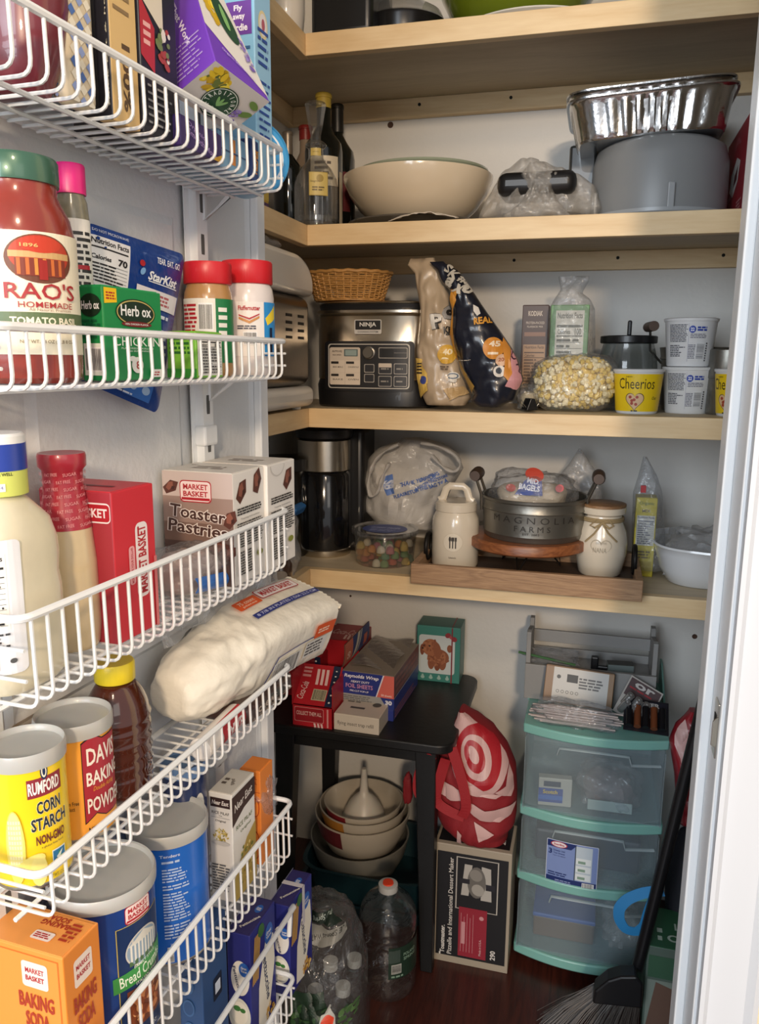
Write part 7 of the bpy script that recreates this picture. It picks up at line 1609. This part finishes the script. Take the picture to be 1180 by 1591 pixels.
tpk = SPK.make('bottle_pack', 'shrink wrapped pack of clear water bottles on the floor by the door', 'bottle pack', film('pack_film', (.88, .90, .90), body=.05, rough=.15, edge=.45, bscale=30), part='shrink_wrap', prints=p, auto=45)
zfl2 = SPK.zb; tpk.location.z = 0 if abs(zfl2) > .001 else zfl2
dz = tpk.location.z-zfl2
rnd = random.Random(3)
proto = None
for i, (bx, by) in enumerate([(-.055, -.04), (.0, -.05), (.045, -.03), (-.05, .03), (.005, .02), (.045, .04)]):
    tb = thing('water_bottle', 'empty clear water bottle inside the shrink wrapped pack', 'bottle', (tpk.location.x+bx, 1.19+by, .012), group='bottles in the shrink wrapped pack')
    rb_, hb_ = .03, .205
    if proto is None:
        bb = MB().lathe([(0, .004), (rb_*.9, 0), (rb_, .006)]+[(rb_*(1-(.05 if k % 2 else 0)), .012+.012*k) for k in range(9)]+[(rb_, .125), (rb_*.95, .14), (rb_*.6, .175), (rb_*.4, .187), (rb_*.4, .195)], 28).build('bottle_body', PET, tb, smooth=True, auto=70)
        cc = MB().lathe([(rb_*.45, .188), (rb_*.45, .203), (0, .204)], 20).build('cap', mat('cap_milky'), tb, smooth=True); proto = (bb, cc)
    else:
        for q_ in proto: c2 = q_.copy(); COL.objects.link(c2); c2.parent = tb
# pizzelle maker box
loc, sz = pbox(676, 797, 1318, 1.515, 0, .11); w, d, hh = sz; loc = (loc[0], 1.515+d/2, 0)
f = Print(170); f.rect(w*.04, hh*.06, w*.96, hh*.94, '#1b1a1c'); f.rect(w*.29, hh*.48, w*.84, hh*.915, '#b9b2a8'); f.rect(w*.305, hh*.486, w*.825, hh*.908, '#1b1a1c')
f.poly([(w*.36, hh*.60), (w*.46, hh*.60), (w*.50, hh*.86), (w*.40, hh*.86)], '#b5b0a8'); f.poly([(w*.62, hh*.58), (w*.76, hh*.58), (w*.74, hh*.85), (w*.62, hh*.86)], '#b5b0a8'); f.ell(w*.56, hh*.72, w*.12, hh*.13, '#6b6762', 20); f.ell(w*.58, hh*.66, w*.08, hh*.05, '#a39e96', 16, rot=40); f.ell(w*.55, hh*.78, w*.08, hh*.05, '#8a857e', 16, rot=40); f.rect(w*.34, hh*.70, w*.47, hh*.74, '#26242a'); f.rect(w*.68, hh*.67, w*.80, hh*.72, '#26242a')
f.rect(w*.34, hh*.08, w*.71, hh*.50, '#932836'); f.para(w*.38, hh*.12, w*.44, hh*.46, 1, '#c98f92'); 
for k in range(5): f.rect(w*(.37+.04*k), hh*.12, w*(.375+.04*k), hh*(.45-.03*(k % 2)), '#c98f92')
f.text('Made in U.S.A.', w*.63, hh*.18, hh*.14, w*.03, '#d9b0b0', .01, rot=90); f.ell(w*.64, hh*.43, w*.03, w*.03, '#c98f92', 14)
f.text('Toastmaster.', w*.13, hh*.20, hh*.24, w*.06, '#d9d4cc', .03, rot=90); f.text('Pizzelle and International Dessert Maker', w*.225, hh*.49, hh*.82, w*.06, '#d9d4cc', .01, rot=90); f.text('290', w*.80, hh*.135, hh*.08, w*.07, '#d9d4cc', .03, rot=90); f.rect(w*.09, hh*.065, w*.11, hh*.085, '#d9d4cc')
CD = '#a69a88'
tp = Print(171); tp.rect(w*.04, d*.1, w*.96, d*.95, '#1b1a1c'); tp.text('290', w*.86, d*.4, d*.3, w*.07, '#d9d4cc', .03, rot=90)
carton('pizzelle_maker_box', 'black and tan pizzelle maker box standing on the floor', 'box', loc, 0, sz, {'all': CD}, {'front': f, 'top': tp})
zP = sz[2]
# bullseye shopping bag on the box
p = Print(180)
R2, P2 = '#a91d28', '#cfa8a4'
p.poly([(707, -1118), (730, -1112), (760, -1120), (785, -1150), (800, -1185), (802, -1220), (792, -1243), (770, -1228), (762, -1230), (785, -1222), (788, -1195), (778, -1160), (758, -1138), (730, -1130), (712, -1140), (704, -1152), (700, -1146)], P2)
p.poly([(702, -1145), (716, -1148), (724, -1172), (740, -1195), (762, -1212), (770, -1205), (768, -1195), (772, -1208), (764, -1210), (740, -1200), (722, -1180), (712, -1160)], P2)
p.ell(743, -1176, 41, 57, P2, 44, rot=24); p.ell(743, -1177, 31, 46, R2, 40, rot=24); p.ell(740, -1176, 20, 33, P2, 36, rot=26); p.ell(738, -1174, 13, 24, R2, 30, rot=28); p.ell(736, -1171, 6, 13, P2, 24, rot=28)
p.poly([(712, -1178), (730, -1205), (760, -1225), (780, -1232), (770, -1236), (745, -1228), (722, -1208)], P2)
p.poly([(691, -1206), (716, -1218), (722, -1234), (704, -1234), (687, -1226)], P2); p.poly([(728, -1233), (755, -1250), (797, -1254), (790, -1268), (775, -1274), (748, -1265), (732, -1250)], P2); p.poly([(738, -1268), (768, -1290), (746, -1298)], P2); p.poly([(713, -1278), (720, -1290), (722, -1306), (712, -1302)], P2); p.poly([(668, -1180), (676, -1200), (670, -1206), (667, -1195)], P2)
STG = Slices(1.58, [(716, 1097), (710, 1110), (703, 1128), (690, 1145), (672, 1170), (665, 1200), (672, 1235), (688, 1262), (702, 1275), (714, 1284)], [(722, 1098), (745, 1112), (770, 1130), (790, 1158), (802, 1190), (804, 1230), (803, 1260), (801, 1272), (790, 1284)], .16, seed=71, amp=.005, fold=18, top=.25, n=110, nv=120, bot=.7)
tb = STG.make('shopping_bag', 'red and white bullseye shopping bag slumped on the pizzelle maker box', 'bag', mat('red_nonwoven', '#8c1c24', .7, bump=.15, bscale=500), prints=p, auto=45)
ob = STG.origin()
tb.location.z = max(zP+.001, ob.z-.02)
for pts in ([(672, 1172), (664, 1180), (652, 1195), (648, 1225), (656, 1240), (672, 1240)], [(693, 1178), (690, 1186), (682, 1215), (676, 1238), (684, 1250), (705, 1262), (722, 1268)], [(702, 1160), (712, 1190), (722, 1225), (726, 1255), (718, 1268)]):
    q_ = [Vector(at(a, b__, y=1.475+.02*i_/6))-ob for i_, (a, b__) in enumerate(pts)]
    # smooth the strap
    sm = []
    for i_ in range(len(q_)-1):
        for k in range(4): sm.append(q_[i_].lerp(q_[i_+1], k/4))
    sm.append(q_[-1])
    for _ in range(3): sm = [sm[0]]+[(sm[i_-1]+sm[i_]*2+sm[i_+1])/4 for i_ in range(1, len(sm)-1)]+[sm[-1]]
    b = MB(); vs = []
    for i_, v in enumerate(sm):
        t_ = (sm[min(i_+1, len(sm)-1)]-sm[max(i_-1, 0)]).normalized(); sd_ = t_.cross(Vector((.2, -1, .1))).normalized()*.0105; vs += [tuple(v-sd_), tuple(v+sd_)]
    b.add(vs, [(2*k, 2*k+1, 2*k+3, 2*k+2) for k in range(len(sm)-1)]); b.build('strap', mat('red_strap', '#9c2027', .6, bump=.1, bscale=400), tb, solid=.0015)
t = pbag('red_bag', 'small red cloth bag tip hanging between table leg and bowls', 'bag', (at(634, 1240, y=1.62).x, 1.62, at(634, 1247, y=1.62).z), (.010, .012, .036), 75, mat('red_nonwoven'), 0, .15)
# drawer cart
TEALP = mat('aqua_plastic', '#7fb5ab', .35, coat=.15, sss=.1)
DRW = mat('frosted_drawer', '#8a9da6', .3, trans=0)
CF = film('frosted_drawer_film', (.86, .92, .94), body=.21, rough=.3, bump=.12, bscale=25, edge=.26, milk='#c3d2d8')
cxC, yC0 = .036, 1.535
t = thing('drawer_cart', 'three drawer cart with aqua frame and frosted drawers', 'drawer cart', (cxC, 1.70, 0))
def fy(x, bow=.028, half=.143): return -.165-bow*(1-(x/half)**2)+bow*.9   # bowed front
def taperx(z): return 1.0-(.0)*z
hw0 = .1435
def cz(py, px=957): return at(px, py, y=1.515).z
ztop = cz(1158); zl = [cz(1157), cz(1172), cz(1290), cz(1306), cz(1397), cz(1412), cz(1518), cz(1533)]
def band(name, za, zb_, back=.0, m=TEALP):
    b = MB(); N = 20; front = [(-hw0+2*hw0*k/N, fy(-hw0+2*hw0*k/N)) for k in range(N+1)]
    poly = front+[(hw0, .165), (-hw0, .165)]; b.prism(poly, zb_, za, 'z'); return b.build(name, m, t, bevel=.003, smooth=True)
band('top_frame', zl[0], zl[1])
for k, (i, j) in enumerate(((2, 3), (4, 5), (6, 7))): band('frame_rail', zl[i], zl[j])
for sg in (-1, 1):
    for sy in (1,): MB().box(sg*hw0-.004, sg*hw0+.004, sy*.15-.010, sy*.15+.010, zl[7], zl[0]).build('corner_post', TEALP, t, bevel=.003)
for (a_, b2) in ((1, 2), (3, 4), (5, 6)):
    zt_, zb_ = zl[a_]-.002, zl[b2]+.001; N = 24
    b = MB(); b.grid(lambda u, v: (-hw0+.007+2*(hw0-.007)*u, fy((-hw0+.007+2*(hw0-.007)*u))+.006, zb_+(zt_-zb_)*v), N, 4)
    b.box(-hw0+.006, -hw0+.008, -.155, .14, zb_, zt_); b.box(hw0-.008, hw0-.006, -.155, .14, zb_, zt_); b.box(-hw0+.006, hw0-.006, .138, .14, zb_, zt_); b.box(-hw0+.006, hw0-.006, -.15, .14, zb_, zb_+.002)
    dr = b.build('drawer', CF, t, smooth=True)
    # pull lip: thin raised arc near the drawer top
    b = MB(); hp = [(-.072, -.030), (-.068, -.012), (-.055, -.010), (.055, -.010), (.068, -.012), (.073, -.034), (.13, -.036)]
    pts = [(x, fy(x)+.002, zt_-.004+z_*.8) for x, z_ in hp]; b.tube(pts, .0042, 8, flat=.5); b.build('pull', film('frost_edge_film', (.9, .94, .96), body=.5, rough=.25, bump=0, edge=.4, milk='#c3d2d6'), dr, smooth=True)
for sg in (-1, 1): MB().lathe([(0, 0), (.012, .0), (.012, .018), (.008, .024), (.008, zl[7]), (0, zl[7])], 16, M=Matrix.Translation((sg*.11, -.11, 0))).build('caster', BLACK, t, smooth=True)
# raised back of the cart
for sg in (-1, 1):
    MB().prism([(-.02, zl[0]), (.16, zl[0]), (.16, zl[0]+.06), (.13, zl[0]+.06)], sg*hw0-.002, sg*hw0+.002, 'x').build('side_wing', TEALP, t)
# maker's label on the middle drawer
zt_, zb_ = zl[3], zl[4]; f = Print(190); xw0, xw1 = -.083, .022; hh = zt_-zb_
z0l, z1l = cz(1392, 900), cz(1322, 900)
f.rrect(xw0, z0l, xw1, z1l, .003, '#c9cfda'); f.rrect(xw0+.0012, z0l+.0012, xw1-.0012, z1l-.0012, .003, '#7c8fc0'); f.rect(xw0+.0012, z0l+.003, xw1-.0012, z0l+.018, '#1c2d66'); f.poly([(xw0+.0012, z1l-.002), (xw0+.062, z1l-.002), (xw0+.05, z1l-.016), (xw0+.0012, z1l-.016)], '#1c2d66')
f.ell(xw0+.025, z1l-.009, .017, .007, '#b3303a', 24); f.ell(xw0+.025, z1l-.009, .015, .0055, '#e4dfe2', 24); f.text('Sterilite', xw0+.025, z1l-.009, .022, .005, '#b3303a', .03)
f.text('3', xw0+.008, z1l-.027, .007, .012, '#1c2d66', .04); f.text('Drawer Unit', xw0+.026, z1l-.023, .024, .004, '#1c2d66', .02); f.text('Tour Drawer', xw0+.026, z1l-.029, .024, .0035, '#1c2d66', .02); f.text('Torre con cajones', xw0+.026, z1l-.035, .026, .003, '#1c2d66', .01); f.para(xw0+.005, z0l+.020, xw0+.045, z0l+.030, 2, '#2c3c70')
f.rect(xw1-.046, z0l+.020, xw1-.012, z1l-.004, '#b9c6d0'); 
for k in range(3): f.rect(xw1-.044, z0l+.022+.018*k, xw1-.014, z0l+.036+.018*k, '#d9e0e2'); f.rect(xw1-.04, z0l+.024+.018*k, xw1-.025, z0l+.03+.018*k, '#7f9a8a')
f.rect(xw1-.047, z0l+.019, xw1-.045, z1l-.004, '#3a4450'); f.bars(xw1-.030, z0l+.004, xw1-.006, z0l+.017); f.para(xw0+.02, z0l+.006, xw0+.06, z0l+.014, 2, '#8f9cc8')
f.build(lambda u, v, e: (u, fy(u)+.0035-e, v), COL.objects['drawer.001'], 'maker_label', step=(.01, 0))
# drawer contents
def inside(name, label, cat, px, py, y, zb, fnb):
    c = at(px, py, y=y); t_ = thing(name, label, cat, (c.x, y, zb)); fnb(t_); return t_
zb1 = zl[2]+.0035
t_ = carton('tape_pack', 'blue and yellow sticky tape pack seen through the top cart drawer', 'tape pack', (at(862, 1235, y=1.57).x, 1.575, zb1), .1, (.068, .02, .062), {'all': '#b9b7b0'}, {'front': Print(191).rect(0, .008, .05, .040, '#2f4a9c').rect(0, .014, .05, .024, '#3f6cc0').text('Scotch', .024, .032, .030, .009, '#e0c23c', .03).rect(.01, .044, .045, .056, '#26324c')})
pbag('bagged_odds', 'clear bag of mixed small items in the top cart drawer', 'bag', (at(945, 1240, y=1.60).x, 1.61, zb1), (.062, .05, .045), 81, CLEAR, 0, .25, (mat('mixed_items', '#8c7470', .5, var=.5, vscale=50), .8, 82))
carton('white_card', 'pale card strip lying in front of the bag in the top cart drawer', 'card', (at(948, 1250, y=1.555).x, 1.555, zb1+.012), .04, (.088, .004, .022), {'all': '#a9b9b6'}, None)
carton('dark_storage_tub', 'dark tub filling the middle cart drawer', 'tub', (cxC, 1.70, zl[4]+.0035), 0, (.22, .20, .075), {'all': '#2b3140'}, None, bevel=.006, lid=False)
carton('blue_lidded_tub', 'tub with a blue lid in the bottom cart drawer', 'tub', (cxC-.04, 1.66, zl[6]+.0035), 0, (.13, .14, .05), {'all': '#6b5548', 'top': '#3a62b0'}, None, bevel=.004)
MB().box(-.067, .067, -.072, .072, .048, .058).build('lid', paint('#3560b4', .4), COL.objects['blue_lidded_tub'], bevel=.003)
pbag('film_bag', 'clear crinkled bag in the bottom cart drawer beside the blue lidded tub', 'bag', (cxC+.085, 1.64, zl[6]+.0035), (.04, .06, .035), 84, HAZE, 0, .3)
# things on the cart: wooden tiered rack
zc = zl[0]+.001
GW = mat('grey_wood_paint', '#8e8d8b', .5, bump=.05, bscale=60)
a = at(818, 1040, y=1.72); b_ = at(1018, 1060, y=1.72); wR = b_.x-a.x; cR_ = (a.x+b_.x)/2
t = thing('tiered_rack', 'grey painted wooden tiered rack standing on the drawer cart', 'rack', (cR_, 1.74, zc)); zr = lambda py, y: at(915, py, y=y).z-zc
zf1, zf0 = zr(1040, 1.69), 0
MB().box(-wR/2, wR/2, -.055, -.045, 0, zf1).build('front_board', GW, t, bevel=.001)
zb1_ = zr(972, 1.80)
MB().box(-wR/2+.01, wR/2-.01, .055, .063, 0, zr(1010, 1.80)).build('back_board', GW, t, bevel=.001)
MB().box(-wR/2+.01, wR/2-.01, .04, .048, zr(1003, 1.78), zr(985, 1.78)).build('cross_bar', GW, t, bevel=.001)
MB().box(-wR/2+.01, wR/2-.01, -.045, .055, zf1-.022, zf1-.014).build('tier_floor', GW, t, bevel=.001)
for sg in (-1, 1): MB().prism([(-.0448, 0), (.065, 0), (.065, zb1_+.012), (.045, zb1_+.012), (.035, zb1_-.004), (-.035, zr(988, 1.70)), (-.0448, zr(990, 1.70))], sg*wR/2-(.010 if sg > 0 else 0), sg*wR/2+(0 if sg > 0 else .010), 'x').build('side_panel', GW, t, bevel=.001)
zti = zc+zf1-.013
t_ = pbag('zip_bag', 'clear zip bag with green seal lying on the grey rack', 'bag', (at(860, 1020, y=1.74).x, 1.74, zti), (.06, .035, .014), 91, CLEAR, 0, .3)
MB().tube([(-.075, -.032, .030), (-.02, -.03, .022), (.05, -.035, .014)], .006, 8, flat=.4).build('green_seal', mat('green_zip', '#4f7a52', .4), t_, smooth=True)
carton('battery_case', 'small grey blister case on the right of the grey rack', 'case', (at(965, 1025, y=1.73).x, 1.735, zti), .1, (.055, .03, .018), {'all': '#6b7573', 'top': '#3a3a34'}, None)
t_ = thing('black_adapter', 'small black gadget between zip bag and grey case on the rack', 'gadget', (at(925, 1025, y=1.72).x, 1.73, zti)); MB().box(-.008, .008, -.008, .008, 0, .03).box(-.008, .03, -.006, .006, 0, .010).build('gadget_body', BLACK, t_, bevel=.003)
# cardboard pack
a = at(842, 1090, z=zc+.02); yy = 1.60
loc, sz = pbox(843, 954, 1066, yy, zc, .035); w, d, hh = sz; rot_ = (math.radians(-16), math.radians(3), 0)
f = Print(195); f.rect(w*.12, 0.002, w*.92, hh*.98, '#c9c7c2'); f.ell(w*.2, hh*.72, w*.03, w*.03, '#4a4a48', 14); f.rect(w*.32, hh*.60, w*.48, hh*.82, '#2c2c2c'); f.para(w*.5, hh*.45, w*.88, hh*.78, 4, '#5a5a5a'); 
for k in range(5): f.ell(w*(.2+.07*k), hh*.32, w*.024, w*.024, '#5a5a58', 12); f.ell(w*(.2+.07*k), hh*.32, w*.017, w*.017, '#c9c7c2', 12)
carton('cardboard_pack', 'flat brown cardboard pack with white label leaning against the grey rack', 'box', (loc[0], 1.655, zc+.012), 0, sz, {'all': '#8a6a48'}, {'front': f}, rot=rot_)
# clear bag of straws
t_ = pbag('straw_bag', 'long clear bag of pale sticks across the front of the cart top', 'bag', (at(895, 1110, y=1.57).x, 1.575, zc), (.082, .022, .026), 95, CLEAR, math.radians(-3), .25)
rnd = random.Random(5)
b = MB()
for k in range(26): x = rnd.uniform(-.02, .02); y_ = rnd.uniform(-.016, .016); z_ = rnd.uniform(.006, .040); b.tube([(-.075+x, y_, z_), (.075+x, y_+rnd.uniform(-.004, .004), z_)], .0018, 6)
b.build('sticks', mat('clear_sticks', '#b3a39c', .3), t_)
# battery packs
def batpack(label, px, py, y, rz, w, h, tilt, c1, c2, txt, seed, round_=True):
    c = at(px, py, y=y); t = thing('battery_pack', label, 'batteries', (c.x, y, zc+.004), rot=(tilt, rz, 0))
    MB().box(-w/2, w/2, 0, .0012, 0, h).build('card', paint(c1, .35, coat=.3), t)
    f = Print(seed); f.rect(-w/2+.003, h*.5, w/2-.003, h-.003, c2); f.text(txt, 0, h*.85, w*.6, h*.14, '#c9c4c0', .03); f.para(-w*.4, h*.7, w*.4, h*.77, 1, '#a33a40'); f.build(lambda u, v, e: (u, -e, v), t)
    for k in range(4 if round_ else 5):
        if round_:
            for j_ in range(2): MB().lathe([(.0075, 0), (.0078, .001), (.0078, .03), (.003, .031), (.003, .033), (0, .033)], 18, M=Matrix.Translation((-w*.36+k*.0185, -.009, .004+j_*.016+.004))@Matrix.Rotation(.9, 4, 'X')).build('cell', mat('cell_silver', '#b3b3b3', .25, .7), t, smooth=True)
        else: MB().lathe([(0, 0), (.007, 0), (.007, h*.62), (.0025, h*.63), (.0025, h*.66), (0, h*.66)], 18, M=Matrix.Translation((-w*.38+k*.016, -.008, .006))).build('cell', mat('cell_copper', '#9c5a3a', .3, .6) if k % 2 else mat('cell_black', '#1a1a1e', .3, .3), t, smooth=True)
batpack('open battery pack with round silver ends leaning on the grey rack', 978, 1110, 1.625, math.radians(28), .075, .085, math.radians(-28), '#b9b4ae', '#5a4a4c', 'or', 196)
batpack('black and copper battery blister pack at the front right corner of the cart top', 1003, 1150, 1.575, math.radians(2), .088, .075, math.radians(-55), '#1a1a20', '#20202c', 'POWER', 197, False)
# right of the cart: bag, broom, strap bag, green box
p = Print(198); p.poly([(1052, -1120), (1066, -1112), (1072, -1150), (1066, -1200), (1050, -1160)], '#cfa8a4')
Slices(1.56, [(1072, 1104), (1050, 1125), (1040, 1150), (1048, 1200), (1052, 1260)], [(1085, 1104), (1098, 1120), (1100, 1160), (1095, 1220), (1070, 1270)], .08, seed=85, amp=.010, fold=26, top=.3).make('shopping_bag', 'red bag with pale swirl hanging right of the drawer cart', 'bag', mat('red_shiny_bag', '#8c1a26', .35, coat=.2), prints=p)
t = thing('broom', 'black handled broom with fan of bristles leaning beside the cart', 'broom', (at(950, 1545, z=0).x+.02, 1.42, 0))
ob = Vector(t.location)
A_ = Vector(at(985, 1528, y=1.44))-ob; B_ = Vector(at(1072, 1180, y=1.43))-ob
MB().tube([A_, A_.lerp(B_, .5), B_+(B_-A_)*.3], .0115, 16).build('handle', BLACK, t, smooth=True)
hd = [Vector(at(*q, y=1.40))-ob for q in ((921, 1560), (925, 1540), (945, 1524), (965, 1518), (990, 1518), (1000, 1530), (998, 1568))]
b = MB(); n_ = len(hd); b.add([tuple(v+Vector((0, .0, 0))) for v in hd]+[tuple(v+Vector((0, .035, 0))) for v in hd], [tuple(range(n_))[::-1], tuple(range(n_, 2*n_))]+[(k, (k+1) % n_, n_+(k+1) % n_, n_+k) for k in range(n_)]); b.build('head', BLACK, t, bevel=.004)
zB = min(v.z for v in hd)
rnd = random.Random(7); b = MB()
for k in range(260):
    u = rnd.random(); st = Vector((hd[0].x+(hd[-1].x-hd[0].x)*u, rnd.uniform(.004, .030), zB+.01)); en = Vector((st.x+(u-.75)*.10-.03, st.y+rnd.uniform(-.06, .0), -ob.z+.003)); b.tube([st, st.lerp(en, .55)+Vector((0, 0, .006)), en], .0006, 4)
o = b.build('bristles', mat('grey_bristle', '#4f4843', .5), t); o['kind'] = 'stuff'
t = thing('strap_bag', 'dark bag with bright blue strap loop hanging before the lower cart drawers', 'bag', (at(1040, 1480, y=1.60).x, 1.60, 0))
ob = Vector(t.location)
blob((.03, 0, 0), (.045, .05, .19), 88, .1, 30).build('bag_body', mat('dark_cloth', '#1b1c24', .7), t, smooth=True)
pts = [(1032, 1385), (1000, 1388), (975, 1398), (962, 1412), (962, 1430), (972, 1446), (990, 1450), (1003, 1440), (1008, 1420), (1018, 1395)]
q_ = [Vector(at(a, b__, y=1.455+.0*i_))-ob for i_, (a, b__) in enumerate(pts)]
sm = []
for i_ in range(len(q_)-1):
    for k in range(4): sm.append(q_[i_].lerp(q_[i_+1], k/4))
sm.append(q_[-1])
for _ in range(2): sm = [sm[0]]+[(sm[i_-1]+sm[i_]*2+sm[i_+1])/4 for i_ in range(1, len(sm)-1)]+[sm[-1]]
b = MB(); vs = []
for i_, v in enumerate(sm):
    t_ = (sm[min(i_+1, len(sm)-1)]-sm[max(i_-1, 0)]).normalized(); sd_ = t_.cross(Vector((0, -1, .0))).normalized()*.0105; vs += [tuple(v-sd_), tuple(v+sd_+Vector((0, .004, 0)))]
b.add(vs, [(2*k, 2*k+1, 2*k+3, 2*k+2) for k in range(len(sm)-1)]); b.build('strap', mat('blue_strap', '#2f86c0', .5), t, solid=.0015)
a = at(1008, 1480, y=1.42); b_ = at(1050, 1480, y=1.42)
gx = a.x; f = Print(199); f.rect(.004, .006, .06, a.z*.62, '#7f8a80'); f.poly([(.006, .008), (.058, .008), (.05, a.z*.55), (.02, a.z*.6)], '#6b5246'); f.rect(.004, a.z*.65, .06, a.z*.9, '#3a5c46')
tp = Print(200); tp.ell(.05, .03, .012, .010, '#a9b8ac', 16); tp.ell(.05, .03, .007, .006, '#2f5a40', 14); tp.para(.02, .015, .03, .06, 2, '#a9b8ac'); tp.text('L', .06, .065, .012, .02, '#a9b8ac', .02)
carton('green_box', 'dark green box on the floor at the right beside the broom', 'box', (gx+.06, 1.50, 0), 0, (.12, .12, a.z), {'all': '#3f5648', 'front': '#56655c', 'top': '#2f5a40'}, {'front': f, 'top': tp})
